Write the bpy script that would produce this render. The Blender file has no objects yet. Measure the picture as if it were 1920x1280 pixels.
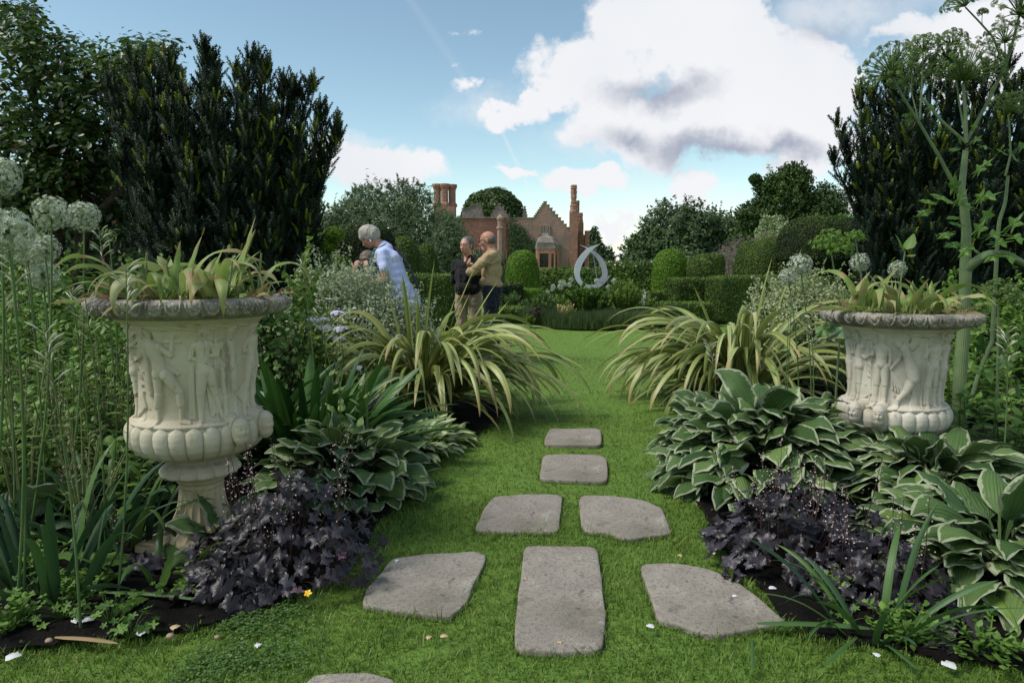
import bpy, math, random
import numpy as np
from mathutils import Vector, Matrix
PI = math.pi
R = math.radians
rng = np.random.default_rng(11)
S = bpy.context.scene
COL = S.collection

# ------------------------------------------------------------------ camera
F = 1300.0          # focal length in photograph pixels (1920 wide)
HOR = 495.0         # horizon row
CAMH = 1.2
PITCH = math.atan((640 - HOR) / F)
cam = bpy.data.cameras.new('camera')
cam.sensor_width = 36.0
cam.lens = 36.0 * F / 1920.0
cam.clip_start = 0.05
cam.clip_end = 2000
camo = bpy.data.objects.new('camera', cam)
COL.objects.link(camo)
camo.location = (0, 0, CAMH)
camo.rotation_euler = (PI / 2 - PITCH, 0, 0)
S.camera = camo

def ray(px, py):
    x = (px - 960) / F; y = (640 - py) / F
    c, s = math.cos(PITCH), math.sin(PITCH)
    return Vector((x, c + y * s, -s + y * c))

def at(px, py, Y):
    d = ray(px, py)
    k = Y / d.y
    return Vector((d.x * k, Y, CAMH + d.z * k))

def gnd(px, py, z=0.0):
    d = ray(px, py)
    k = (z - CAMH) / d.z
    return Vector((d.x * k, d.y * k, z))

# ------------------------------------------------------------------ world
SUN_EL, SUN_ROT = R(54), R(-105)      # high, to the left
W = bpy.data.worlds.new('World')
S.world = W
W.use_nodes = True
nt = W.node_tree
nt.nodes.clear()

def sock(nt, x, inp):
    if isinstance(x, (int, float)):
        inp.default_value = x
    elif isinstance(x, (tuple, list)):
        inp.default_value = x
    else:
        nt.links.new(x, inp)

def mth(nt, op, a, b=0.0, c=0.0, clamp=False):
    n = nt.nodes.new('ShaderNodeMath'); n.operation = op; n.use_clamp = clamp
    sock(nt, a, n.inputs[0]); sock(nt, b, n.inputs[1])
    if op in ('MULTIPLY_ADD', 'SMOOTH_MAX', 'SMOOTH_MIN', 'WRAP', 'COMPARE'):
        sock(nt, c, n.inputs[2])
    return n.outputs[0]

def smooth(nt, x, a, b):
    n = nt.nodes.new('ShaderNodeMapRange'); n.interpolation_type = 'SMOOTHSTEP'
    sock(nt, x, n.inputs[0]); n.inputs[1].default_value = a; n.inputs[2].default_value = b
    return n.outputs[0]

def mixc(nt, f, a, b, mode='MIX'):
    n = nt.nodes.new('ShaderNodeMix'); n.data_type = 'RGBA'; n.blend_type = mode
    sock(nt, f, n.inputs[0]); sock(nt, a, n.inputs[6]); sock(nt, b, n.inputs[7])
    return n.outputs[2]

def noise(nt, vec, scale, detail=4, rough=0.5, dist=0.0, dims='3D'):
    n = nt.nodes.new('ShaderNodeTexNoise'); n.noise_dimensions = dims
    if vec is not None: nt.links.new(vec, n.inputs['Vector'])
    n.inputs['Scale'].default_value = scale; n.inputs['Detail'].default_value = detail
    n.inputs['Roughness'].default_value = rough; n.inputs['Distortion'].default_value = dist
    return n.outputs[0], n.outputs[1]

def build_sky():
    tc = nt.nodes.new('ShaderNodeTexCoord')
    sep = nt.nodes.new('ShaderNodeSeparateXYZ'); nt.links.new(tc.outputs['Generated'], sep.inputs[0])
    X, Y, Z = sep.outputs
    sky = nt.nodes.new('ShaderNodeTexSky'); sky.sky_type = 'NISHITA'
    sky.sun_disc = False
    sky.sun_elevation = SUN_EL; sky.sun_rotation = SUN_ROT
    sky.air_density = 1.0; sky.dust_density = 0.0; sky.ozone_density = 1.5
    front = smooth(nt, Y, 0.0, 0.25)
    yc = mth(nt, 'MAXIMUM', Y, 0.12)
    u = mth(nt, 'DIVIDE', X, yc); v = mth(nt, 'DIVIDE', Z, yc)
    cmb = nt.nodes.new('ShaderNodeCombineXYZ'); nt.links.new(u, cmb.inputs[0]); nt.links.new(v, cmb.inputs[1])
    nf, _ = noise(nt, cmb.outputs[0], 5.5, 9, 0.60, 0.25)
    nl, _ = noise(nt, cmb.outputs[0], 2.2, 4, 0.5, 0.1)
    _, wc = noise(nt, cmb.outputs[0], 9.0, 8, 0.64)
    ws = nt.nodes.new('ShaderNodeSeparateColor'); nt.links.new(wc, ws.inputs[0])
    uu = mth(nt, 'ADD', u, mth(nt, 'MULTIPLY', mth(nt, 'SUBTRACT', ws.outputs[0], 0.5), 0.17))
    vv = mth(nt, 'ADD', v, mth(nt, 'MULTIPLY', mth(nt, 'SUBTRACT', ws.outputs[1], 0.5), 0.11))
    def blobs(lst):
        cur = None
        for (px, py, rx, ry, s) in lst:
            d = ray(px, py); u0, v0 = d.x / d.y, d.z / d.y
            a = mth(nt, 'MULTIPLY', mth(nt, 'SUBTRACT', uu, u0), F / rx)
            b = mth(nt, 'MULTIPLY', mth(nt, 'SUBTRACT', vv, v0), F / ry)
            q = mth(nt, 'SQRT', mth(nt, 'ADD', mth(nt, 'MULTIPLY', a, a), mth(nt, 'MULTIPLY', b, b)))
            f = mth(nt, 'MULTIPLY', mth(nt, 'SUBTRACT', 1.0, q), s)
            cur = f if cur is None else mth(nt, 'SMOOTH_MAX', cur, f, 0.15)
        return cur
    big = blobs([(1310, 70, 170, 110, 1), (1130, 130, 140, 80, 1), (1400, 190, 240, 120, 1.2), (1230, 235, 190, 75, 1), (1200, 40, 130, 80, .8),
                 (1490, 120, 110, 60, .8), (1030, 185, 60, 26, .7), (945, 218, 70, 24, .6), (1300, 345, 44, 36, .7), (1330, 0, 120, 60, .8),
                 (1095, 345, 75, 32, .7), (970, 330, 50, 14, .5), (1150, 430, 70, 46, .5), (720, 322, 150, 34, .6), (1560, 250, 120, 60, .8),
                 (862, 168, 22, 13, .3), (856, 122, 10, 6, .2), (868, 46, 16, 6, .15), (1880, 90, 190, 90, .9), (1700, 60, 110, 36, .5),
                 (1500, 330, 80, 60, .5), (640, 300, 60, 30, .5), (1060, 490, 300, 40, .5), (250, 480, 400, 60, .5), (1640, 420, 200, 80, .5)])
    thin = blobs([(1600, 30, 200, 60, 1), (1780, 110, 240, 60, 1), (1420, 60, 120, 60, 1), (1160, 260, 160, 50, .8), (660, 275, 80, 16, .7), (1250, 400, 200, 70, .8),
                  (900, 210, 90, 40, .6)])
    nfc = mth(nt, 'SUBTRACT', nf, 0.5)
    fb = mth(nt, 'ADD', big, mth(nt, 'MULTIPLY', nfc, 1.55))
    mb = smooth(nt, fb, -0.05, 0.24)
    ft = mth(nt, 'ADD', thin, mth(nt, 'MULTIPLY', nfc, 2.4))
    mt = mth(nt, 'MULTIPLY', smooth(nt, ft, -0.2, 1.1), 0.75)
    # contrail: a thin line across the sky
    def trail(p0, p1, w, soft, amp):
        a = ray(*p0); b = ray(*p1)
        ua, va, ub, vb = a.x / a.y, a.z / a.y, b.x / b.y, b.z / b.y
        L = math.hypot(ub - ua, vb - va); tx, ty = (ub - ua) / L, (vb - va) / L
        du = mth(nt, 'SUBTRACT', u, ua); dv = mth(nt, 'SUBTRACT', v, va)
        along = mth(nt, 'ADD', mth(nt, 'MULTIPLY', du, tx), mth(nt, 'MULTIPLY', dv, ty))
        cross = mth(nt, 'ABSOLUTE', mth(nt, 'SUBTRACT', mth(nt, 'MULTIPLY', du, ty), mth(nt, 'MULTIPLY', dv, tx)))
        m = smooth(nt, cross, soft / F, w / F)
        g = mth(nt, 'MULTIPLY', smooth(nt, along, -0.02, 0.02), smooth(nt, along, L + 0.02, L - 0.02))
        return mth(nt, 'MULTIPLY', mth(nt, 'MULTIPLY', m, g), mth(nt, 'MULTIPLY', nf, amp))
    tr = mth(nt, 'MAXIMUM', trail((755, -20), (905, 195), -4, 13, .17), trail((930, 225), (1000, 370), 0, 6, .5))
    mfront = mth(nt, 'MAXIMUM', mth(nt, 'MAXIMUM', mb, mt), tr)
    nb, _ = noise(nt, tc.outputs['Generated'], 2.6, 7, 0.55, 0.2)
    mback = smooth(nt, nb, 0.50, 0.62)
    mask = mth(nt, 'ADD', mth(nt, 'MULTIPLY', mfront, front), mth(nt, 'MULTIPLY', mback, mth(nt, 'SUBTRACT', 1.0, front)))
    mask = mth(nt, 'MULTIPLY', mask, smooth(nt, Z, -0.02, 0.02))
    dark = blobs([(1235, 168, 130, 40, 1), (1330, 285, 150, 46, 1.1), (1180, 262, 110, 36, .8), (1470, 290, 90, 36, .9), (1560, 60, 80, 30, .5), (1140, 460, 110, 10, .8)])
    dk = mth(nt, 'MULTIPLY', smooth(nt, mth(nt, 'ADD', dark, mth(nt, 'MULTIPLY', nfc, 0.9)), -0.15, 0.95), 0.9)
    white = mixc(nt, smooth(nt, nl, 0.35, 0.75), (0.95, 0.96, 0.99, 1), (0.83, 0.86, 0.91, 1))
    ccol = mixc(nt, dk, white, (0.34, 0.38, 0.50, 1))
    # tint the sky slightly towards cyan, as the photograph's sky is
    tint = mixc(nt, 1.0, sky.outputs[0], mixc(nt, smooth(nt, v, 0.40, 0.0), (1.02, 1.02, 0.86, 1), (1.04, 1.05, 0.91, 1)), 'MULTIPLY')
    b1 = nt.nodes.new('ShaderNodeBackground'); nt.links.new(tint, b1.inputs[0]); b1.inputs[1].default_value = SKY_STR
    b2 = nt.nodes.new('ShaderNodeBackground'); nt.links.new(ccol, b2.inputs[0]); b2.inputs[1].default_value = CLOUD_STR
    mx = nt.nodes.new('ShaderNodeMixShader')
    nt.links.new(mask, mx.inputs[0]); nt.links.new(b1.outputs[0], mx.inputs[1]); nt.links.new(b2.outputs[0], mx.inputs[2])
    out = nt.nodes.new('ShaderNodeOutputWorld'); nt.links.new(mx.outputs[0], out.inputs[0])
SKY_STR, CLOUD_STR = 0.105, 0.60
build_sky()
W.cycles.sampling_method = 'MANUAL'; W.cycles.sample_map_resolution = 512

sun = bpy.data.lights.new('sun', 'SUN')
sun.energy = 2.4; sun.angle = R(22); sun.color = (1.0, 0.95, 0.86)
suno = bpy.data.objects.new('sun', sun)
COL.objects.link(suno)
# direction towards the sun: azimuth measured from +Y
sd = Vector((math.sin(SUN_ROT) * math.cos(SUN_EL), math.cos(SUN_ROT) * math.cos(SUN_EL), math.sin(SUN_EL)))
suno.rotation_euler = sd.to_track_quat('Z', 'Y').to_euler()
S.view_settings.view_transform = 'Standard'
S.view_settings.look = 'None'
S.view_settings.exposure = 0.68
S.view_settings.gamma = 1
S.cycles.max_bounces = 5
S.cycles.diffuse_bounces = 3
S.cycles.transmission_bounces = 3
S.cycles.transparent_max_bounces = 4
S.cycles.use_denoising = True

# ------------------------------------------------------------------ objects
def tag(o, label=None, cat=None, group=None, kind=None):
    if label: o['label'] = label
    if cat: o['category'] = cat
    if group: o['group'] = group
    if kind: o['kind'] = kind
    return o

def thing(name, label, cat, loc=(0, 0, 0), group=None, rz=0.0, sc=1.0):
    o = bpy.data.objects.new(name, None)
    o.empty_display_size = 0.1
    COL.objects.link(o)
    o.location = loc; o.rotation_euler = (0, 0, rz); o.scale = (sc, sc, sc)
    return tag(o, label, cat, group)

def dup(root, loc, rz=0.0, sc=1.0, label=None, group=None):
    r = root.copy(); COL.objects.link(r)
    r.location = loc; r.rotation_euler = (0, 0, rz); r.scale = (sc, sc, sc)
    if label: r['label'] = label
    if group: r['group'] = group
    for ch in list(root.children):
        c = ch.copy(); COL.objects.link(c); c.parent = r
        for g in list(ch.children):
            d = g.copy(); COL.objects.link(d); d.parent = c
    return r

class MB:
    """collects vertices, faces and a per-vertex (u, v, random) triple, then links ONE mesh"""
    def __init__(s):
        s.v = []; s.f = []; s.a = []; s.n = 0
    def add(s, v, f, uvr=None, mat=0):
        v = np.asarray(v, dtype=np.float64).reshape(-1, 3)
        k = len(v)
        if uvr is None: uvr = np.zeros((k, 3))
        uvr = np.asarray(uvr, dtype=np.float64)
        if uvr.ndim == 1: uvr = np.tile(uvr, (k, 1))
        s.v.append(v); s.a.append(uvr)
        f = np.asarray(f, dtype=np.int64)
        s.f.append((f + s.n, mat))
        s.n += k
        return s
    def build(s, name, mats, parent=None, smooth=True, origin=(0, 0, 0)):
        me = bpy.data.meshes.new(name)
        v = np.concatenate(s.v) - np.asarray(origin, dtype=np.float64)
        me.vertices.add(len(v)); me.vertices.foreach_set('co', v.astype(np.float32).ravel())
        li = np.concatenate([f.ravel() for f, m in s.f])
        tot = np.concatenate([np.full(len(f), f.shape[1]) for f, m in s.f])
        mi = np.concatenate([np.full(len(f), m) for f, m in s.f])
        st = np.concatenate([[0], np.cumsum(tot)[:-1]])
        me.loops.add(len(li)); me.loops.foreach_set('vertex_index', li.astype(np.int32))
        me.polygons.add(len(tot))
        me.polygons.foreach_set('loop_start', st.astype(np.int32))
        me.polygons.foreach_set('material_index', mi.astype(np.int32))
        me.polygons.foreach_set('use_smooth', np.full(len(tot), bool(smooth)))
        at_ = me.attributes.new('uvr', 'FLOAT_VECTOR', 'POINT')
        at_.data.foreach_set('vector', np.concatenate(s.a).astype(np.float32).ravel())
        me.update(calc_edges=True)
        me.validate()
        if not isinstance(mats, (list, tuple)): mats = [mats]
        for m in mats: me.materials.append(m)
        o = bpy.data.objects.new(name, me)
        COL.objects.link(o)
        if parent is not None: o.parent = parent
        return o

def grid_faces(nu, nv, close_u=False, close_v=False):
    """vertices index = i*nv + j"""
    I = np.arange(nu if close_u else nu - 1); J = np.arange(nv if close_v else nv - 1)
    i, j = np.meshgrid(I, J, indexing='ij')
    i2 = (i + 1) % nu; j2 = (j + 1) % nv
    return np.stack([i * nv + j, i2 * nv + j, i2 * nv + j2, i * nv + j2], -1).reshape(-1, 4)

def box(m, lo, hi, mat=0, uvr=None):
    x0, y0, z0 = lo; x1, y1, z1 = hi
    v = [(x0, y0, z0), (x1, y0, z0), (x1, y1, z0), (x0, y1, z0), (x0, y0, z1), (x1, y0, z1), (x1, y1, z1), (x0, y1, z1)]
    f = [(0, 3, 2, 1), (4, 5, 6, 7), (0, 1, 5, 4), (1, 2, 6, 5), (2, 3, 7, 6), (3, 0, 4, 7)]
    m.add(v, f, uvr, mat)

def tube(m, pts, rad, sides=8, rnd=0.5, cap=True, mat=0):
    pts = np.asarray(pts, float); n = len(pts)
    rad = np.broadcast_to(np.asarray(rad, float), (n,))
    T = np.gradient(pts, axis=0); T /= np.linalg.norm(T, axis=1, keepdims=True) + 1e-12
    a = np.array([0, 0, 1.0]) if abs(T[0][2]) < 0.9 else np.array([1.0, 0, 0])
    B = np.cross(T, a); 
    for k in range(1, n):
        b = B[k - 1] if k > 0 else B[0]
        b = b - T[k] * np.dot(b, T[k]); B[k] = b
    B /= np.linalg.norm(B, axis=1, keepdims=True) + 1e-12
    N = np.cross(T, B)
    th = np.linspace(0, 2 * PI, sides, endpoint=False)
    v = pts[:, None] + rad[:, None, None] * (np.cos(th)[None, :, None] * B[:, None] + np.sin(th)[None, :, None] * N[:, None])
    u = np.stack([np.tile(th / (2 * PI), (n, 1)), np.tile(np.linspace(0, 1, n)[:, None], (1, sides)), np.full((n, sides), rnd)], -1)
    f = grid_faces(n, sides, close_v=True)[:, ::-1]
    m.add(v.reshape(-1, 3), f, u.reshape(-1, 3), mat)
    if cap and sides >= 3:
        m.add(v[-1], [list(range(sides))[::-1]] if False else [list(range(sides))], [0, 1, rnd], mat)
        m.add(v[0], [list(range(sides))[::-1]], [0, 0, rnd], mat)

def rotz(a):
    c, s = math.cos(a), math.sin(a)
    return np.array([[c, -s, 0], [s, c, 0], [0, 0, 1]])

# ---- leaf blades -------------------------------------------------
def wshape(kind, s):
    if kind == 'strap': return np.minimum(1, 0.55 + s * 2.5) * np.clip(1 - s ** 5, 0, 1) ** 0.8
    if kind == 'grass': return (1 - s) ** 0.6
    if kind == 'lance': return np.sin(PI * np.clip(s, 0, 1) ** 0.8) ** 0.9 + 0.03
    if kind == 'ovate': return np.sin(PI * np.clip(s, 0, 1) ** 0.62) ** 0.85 + 0.01
    if kind == 'hosta':
        q = np.clip((s - 0.30) / 0.70, 0, 1)
        return np.maximum(0.07, np.sin(PI * q ** 0.66) ** 0.75)
    if kind == 'tulip': return (0.35 + 0.65 * np.sin(PI * np.clip(s * 0.95 + .05, 0, 1) ** 0.7)) * np.clip(1 - s ** 4, 0, 1) ** 0.7
    return np.ones_like(s)

def leaves(m, base, az, el, L, Wd, bend, kind='strap', ns=8, nt=3, fold=0.25, twist=0.0, wave=0.0, wfreq=3.0,
           power=1.3, rnd=None, roll=0.0, azbend=0.0, mat=0):
    base = np.atleast_2d(np.asarray(base, float)); n = len(base)
    bc = lambda x: np.broadcast_to(np.asarray(x, float), (n,)).copy()
    az, el, L, Wd, bend, fold, twist, wave, power, roll, azbend = map(bc, (az, el, L, Wd, bend, fold, twist, wave, power, roll, azbend))
    if rnd is None: rnd = rng.random(n)
    rnd = bc(rnd)
    s = np.linspace(0, 1, ns + 1)
    E = el[:, None] - bend[:, None] * s[None] ** power[:, None]
    A = az[:, None] + azbend[:, None] * s[None]
    T = np.stack([np.cos(E) * np.cos(A), np.cos(E) * np.sin(A), np.sin(E)], -1)
    step = T * (L[:, None, None] / ns)
    C = base[:, None] + np.concatenate([np.zeros((n, 1, 3)), np.cumsum((step[:, :-1] + step[:, 1:]) / 2, 1)], 1)
    B = np.stack([-np.sin(A), np.cos(A), np.zeros_like(A)], -1)
    N = np.cross(T, B)
    N = np.where(N[..., 2:3] < -1e9, -N, N)
    ang = roll[:, None] + twist[:, None] * s[None]
    B2 = B * np.cos(ang)[..., None] + N * np.sin(ang)[..., None]
    N2 = np.cross(B2, T)
    t = np.linspace(-1, 1, nt)
    w = wshape(kind, s)[None] * Wd[:, None] * 0.5
    ph = rng.random(n) * 6.28
    wv = wave[:, None, None] * np.sin(s[None, :, None] * wfreq * 2 * PI + ph[:, None, None] + t[None, None] * 1.3) * np.abs(t)[None, None] ** 1.5
    V = C[:, :, None] + B2[:, :, None] * (t[None, None] * w[:, :, None])[..., None] \
        + N2[:, :, None] * ((-fold[:, None, None] * np.abs(t)[None, None] * w[:, :, None]) * -1 + wv * w[:, :, None])[..., None]
    uv = np.empty((n, ns + 1, nt, 3))
    uv[..., 0] = t[None, None] * 0.5 + 0.5; uv[..., 1] = s[None, :, None]; uv[..., 2] = rnd[:, None, None]
    f = grid_faces(ns + 1, nt)
    k = (ns + 1) * nt
    Fc = (f[None] + (np.arange(n) * k)[:, None, None]).reshape(-1, 4)
    m.add(V.reshape(-1, 3), Fc, uv.reshape(-1, 3), mat)
    return C[:, -1]

# ---- scattering small templates ------------------------------------
def frames(nrm, spin):
    nrm = nrm / (np.linalg.norm(nrm, axis=1, keepdims=True) + 1e-9)
    a = np.where(np.abs(nrm[:, 2:3]) < 0.95, np.array([[0, 0, 1.0]]), np.array([[1.0, 0, 0]]))
    X = np.cross(a, nrm); X /= np.linalg.norm(X, axis=1, keepdims=True) + 1e-9
    Y = np.cross(nrm, X)
    c, s = np.cos(spin)[:, None], np.sin(spin)[:, None]
    return np.stack([X * c + Y * s, -X * s + Y * c, nrm], -1)      # columns

def scatter(m, tv, tf, tuv, pos, M, sc, rnd, mat=0):
    tv = np.asarray(tv, float); tf = np.asarray(tf); n = len(pos)
    sc = np.broadcast_to(np.asarray(sc, float), (n,))
    V = np.einsum('nij,kj->nki', M, tv) * sc[:, None, None] + pos[:, None]
    k = len(tv)
    U = np.empty((n, k, 3)); U[..., :2] = np.asarray(tuv, float)[None, :, :2]; U[..., 2] = np.broadcast_to(rnd, (n,))[:, None]
    Fc = (tf[None] + (np.arange(n) * k)[:, None, None]).reshape(-1, tf.shape[1])
    m.add(V.reshape(-1, 3), Fc, U.reshape(-1, 3), mat)

# a small folded leaf (long axis +Y, normal +Z)
LEAF_V = np.array([(0, -.5, 0), (.26, -.12, .07), (.2, .22, .05), (0, .55, -.04), (-.2, .22, .05), (-.26, -.12, .07), (0, 0, 0)])
LEAF_F = np.array([(0, 1, 6), (1, 2, 6), (2, 3, 6), (3, 4, 6), (4, 5, 6), (5, 0, 6)])
LEAF_UV = np.array([(.5, 0), (1, .3), (1, .7), (.5, 1), (0, .7), (0, .3), (.5, .5)])
# cheap two-triangle leaf
QV = np.array([(0, -.5, 0), (.3, 0, .06), (0, .5, 0), (-.3, 0, .06)]); QF = np.array([(0, 1, 2, 3)]); QUV = np.array([(.5, 0), (1, .5), (.5, 1), (0, .5)])

def randdir(n):
    d = rng.normal(size=(n, 3)); return d / np.linalg.norm(d, axis=1, keepdims=True)

def sqv(c, s, e1=1.0, e2=1.0, nu=24, nv=36, bump=0.0, bs=3.0, zcut=None):
    """superquadric grid"""
    u = np.linspace(-PI / 2, PI / 2, nu)[:, None]; v = np.linspace(0, 2 * PI, nv, endpoint=False)[None]
    p = lambda x, e: np.sign(x) * np.abs(x) ** e
    x = p(np.cos(u), e1) * p(np.cos(v), e2); y = p(np.cos(u), e1) * p(np.sin(v), e2); z = p(np.sin(u), e1) * np.ones_like(v)
    V = np.stack([x, y, z], -1)
    if bump:
        k = rng.normal(size=(6, 3)) * bs; ph = rng.random(6) * 6.28
        d = sum(np.sin(V @ k[i] + ph[i]) for i in range(6)) / 6
        V = V * (1 + bump * d[..., None])
    V = V * np.asarray(s) + np.asarray(c)
    if zcut is not None: V[..., 2] = np.maximum(V[..., 2], zcut)
    return V.reshape(-1, 3), grid_faces(nu, nv, close_v=True)[:, ::-1]

def sample(v, f, n):
    """area weighted points and normals on a quad mesh"""
    v = np.asarray(v); f = np.asarray(f)
    tri = np.concatenate([f[:, [0, 1, 2]], f[:, [0, 2, 3]]]) if f.shape[1] == 4 else f
    a, b, c = v[tri[:, 0]], v[tri[:, 1]], v[tri[:, 2]]
    cr = np.cross(b - a, c - a); ar = np.linalg.norm(cr, axis=1)
    i = rng.choice(len(tri), n, p=ar / ar.sum())
    r1, r2 = np.sqrt(rng.random(n)), rng.random(n)
    P = (1 - r1)[:, None] * a[i] + (r1 * (1 - r2))[:, None] * b[i] + (r1 * r2)[:, None] * c[i]
    N = cr[i] / (ar[i][:, None] + 1e-12)
    cen = v.mean(0)
    return P, N

def inpoly(x, y, poly):
    poly = np.asarray(poly, float); n = len(poly); ins = np.zeros(len(x), bool)
    j = n - 1
    for i in range(n):
        xi, yi = poly[i]; xj, yj = poly[j]
        if yi != yj:
            c = ((yi > y) != (yj > y)) & (x < (xj - xi) * (y - yi) / (yj - yi) + xi)
            ins ^= c
        j = i
    return ins

def vnoise(P, scale, seed=0):
    """cheap smooth pseudo noise in [-1,1] for points (n,2|3)"""
    r = np.random.default_rng(seed); P = np.asarray(P) * scale; o = 0
    for k in range(7):
        w = r.normal(size=P.shape[-1]) * (1 + k * 0.5); o = o + np.sin(P @ w + r.random() * 6.28) / (1 + k * 0.35)
    return o / 3.2

# ------------------------------------------------------------------ materials
def newmat(name):
    m = bpy.data.materials.new(name); m.use_nodes = True; m.node_tree.nodes.clear()
    return m, m.node_tree

def finish(nt, col, rough=0.6, bump=None, bstr=0.3, bdist=0.01, spec=0.3, trans=0.0, metal=0.0, tcol=None, coat=0.0, sheen=0.0):
    p = nt.nodes.new('ShaderNodeBsdfPrincipled')
    sock(nt, col, p.inputs['Base Color']); sock(nt, rough, p.inputs['Roughness'])
    p.inputs['Specular IOR Level'].default_value = spec; p.inputs['Metallic'].default_value = metal
    p.inputs['Sheen Weight'].default_value = sheen
    if bump is not None:
        b = nt.nodes.new('ShaderNodeBump'); b.inputs['Strength'].default_value = bstr; b.inputs['Distance'].default_value = bdist
        nt.links.new(bump, b.inputs['Height']); nt.links.new(b.outputs[0], p.inputs['Normal'])
    out = nt.nodes.new('ShaderNodeOutputMaterial')
    if trans > 0:
        t = nt.nodes.new('ShaderNodeBsdfTranslucent'); sock(nt, tcol if tcol is not None else col, t.inputs[0])
        mx = nt.nodes.new('ShaderNodeMixShader'); mx.inputs[0].default_value = trans
        nt.links.new(p.outputs[0], mx.inputs[1]); nt.links.new(t.outputs[0], mx.inputs[2]); nt.links.new(mx.outputs[0], out.inputs[0])
    else:
        nt.links.new(p.outputs[0], out.inputs[0])

def uvr(nt):
    a = nt.nodes.new('ShaderNodeAttribute'); a.attribute_name = 'uvr'
    s = nt.nodes.new('ShaderNodeSeparateXYZ'); nt.links.new(a.outputs['Vector'], s.inputs[0])
    return s.outputs

def ramp(nt, fac, cols, pos=None, interp='LINEAR'):
    n = nt.nodes.new('ShaderNodeValToRGB'); cr = n.color_ramp; cr.interpolation = interp
    k = len(cols)
    if pos is None: pos = [i / (k - 1) for i in range(k)]
    cr.elements[0].position = pos[0]; cr.elements[0].color = (*cols[0][:3], 1)
    cr.elements[1].position = pos[-1]; cr.elements[1].color = (*cols[-1][:3], 1)
    for c, p in list(zip(cols, pos))[1:-1]:
        e = cr.elements.new(p); e.color = (*c[:3], 1)
    nt.links.new(fac, n.inputs[0]); return n.outputs[0]

def objco(nt):
    t = nt.nodes.new('ShaderNodeTexCoord'); return t.outputs['Object']

def leafmat(name, cols, trans=0.25, rough=0.45, spec=0.35, kind='plain', pos=None, edge=None, mid=None, veins=0.0, tip=None):
    """cols: ramp over the per-leaf random value"""
    m, nt = newmat(name)
    U, V, Rn = uvr(nt)
    col = ramp(nt, Rn, cols, pos)
    au = mth(nt, 'MULTIPLY', mth(nt, 'ABSOLUTE', mth(nt, 'SUBTRACT', U, 0.5)), 2.0)
    oc = objco(nt)
    nz, _ = noise(nt, oc, 9.0, 2)
    col = mixc(nt, mth(nt, 'MULTIPLY', smooth(nt, nz, 0.35, 0.7), 0.35), col, mixc(nt, 1.0, col, (0.62, 0.66, 0.55, 1), 'MULTIPLY'))
    bump = None
    if kind == 'margin':       # pale margin of uneven width
        n2, _ = noise(nt, oc, 38.0, 2)
        th = mth(nt, 'ADD', mth(nt, 'MULTIPLY', n2, 0.55), 0.44)
        # margin reaches round the tip too
        aa = mth(nt, 'ADD', au, mth(nt, 'MULTIPLY', smooth(nt, V, 0.82, 1.0), 0.5))
        e = smooth(nt, mth(nt, 'SUBTRACT', aa, th), 0.02, 0.12)
        g = smooth(nt, V, 0.28, 0.36)
        edg = mixc(nt, smooth(nt, Rn, 0.3, 0.9), (*[q * .72 for q in edge], 1), (*edge, 1))
        col = mixc(nt, mth(nt, 'MULTIPLY', e, g), col, edg)
        n8, _ = noise(nt, oc, 55.0, 3, 0.6); n9, _ = noise(nt, oc, 5.0, 2)
        col = mixc(nt, mth(nt, 'MULTIPLY', smooth(nt, n8, 0.66, 0.71), smooth(nt, n9, 0.45, 0.6)), col, (0.16, 0.11, 0.04, 1))
    if kind == 'centre':       # pale centre, green margin
        n2, _ = noise(nt, oc, 45.0, 2)
        e = smooth(nt, mth(nt, 'SUBTRACT', mth(nt, 'ADD', mth(nt, 'MULTIPLY', n2, 0.6), 0.22), au), -0.05, 0.10)
        col = mixc(nt, e, col, (*mid, 1))
    if kind == 'stripe':       # long stripes, green rim
        cm = nt.nodes.new('ShaderNodeCombineXYZ'); nt.links.new(mth(nt, 'MULTIPLY', U, 3.2), cm.inputs[0]); nt.links.new(mth(nt, 'MULTIPLY', V, 0.25), cm.inputs[1]); nt.links.new(mth(nt, 'MULTIPLY', Rn, 37.0), cm.inputs[2])
        n2, _ = noise(nt, cm.outputs[0], 2.2, 2)
        col = mixc(nt, smooth(nt, n2, 0.47, 0.58), col, (*mid, 1))
        col = mixc(nt, smooth(nt, au, 0.78, 0.9), col, (*edge, 1))
        if tip: col = mixc(nt, mth(nt, 'MULTIPLY', smooth(nt, V, 0.80, 1.0), smooth(nt, Rn, 0.35, 0.6)), col, (*tip, 1))
    if kind == 'brown':        # withered patches
        n2, _ = noise(nt, oc, 14.0, 3)
        f = smooth(nt, mth(nt, 'ADD', n2, mth(nt, 'MULTIPLY', V, 0.18)), 0.60, 0.74)
        col = mixc(nt, f, col, (*mid, 1))
    if veins > 0:
        w = mth(nt, 'SINE', mth(nt, 'MULTIPLY', mth(nt, 'ADD', au, mth(nt, 'MULTIPLY', V, 1.2)), 34.0)) if kind == 'ribs' else mth(nt, 'SINE', mth(nt, 'MULTIPLY', au, 30.0))
        bump = mth(nt, 'ADD', mth(nt, 'MULTIPLY', w, 0.5), mth(nt, 'MULTIPLY', smooth(nt, au, 0.0, 0.10), 1.2))
    finish(nt, col, rough, bump, veins, 0.004, spec, trans)
    return m

def plainmat(name, col, rough=0.6, var=0.15, scale=8.0, spec=0.3, metal=0.0, bstr=0.0, bscale=60.0, bdist=0.004, sheen=0.0, trans=0.0):
    m, nt = newmat(name); oc = objco(nt)
    nz, _ = noise(nt, oc, scale, 4)
    c = mixc(nt, smooth(nt, nz, 0.3, 0.7), (*[x * (1 - var) for x in col], 1), (*[min(1, x * (1 + var)) for x in col], 1))
    b = None
    if bstr: b, _ = noise(nt, oc, bscale, 4)
    finish(nt, c, rough, b, bstr, bdist, spec, trans, metal, sheen=sheen)
    return m
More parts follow.
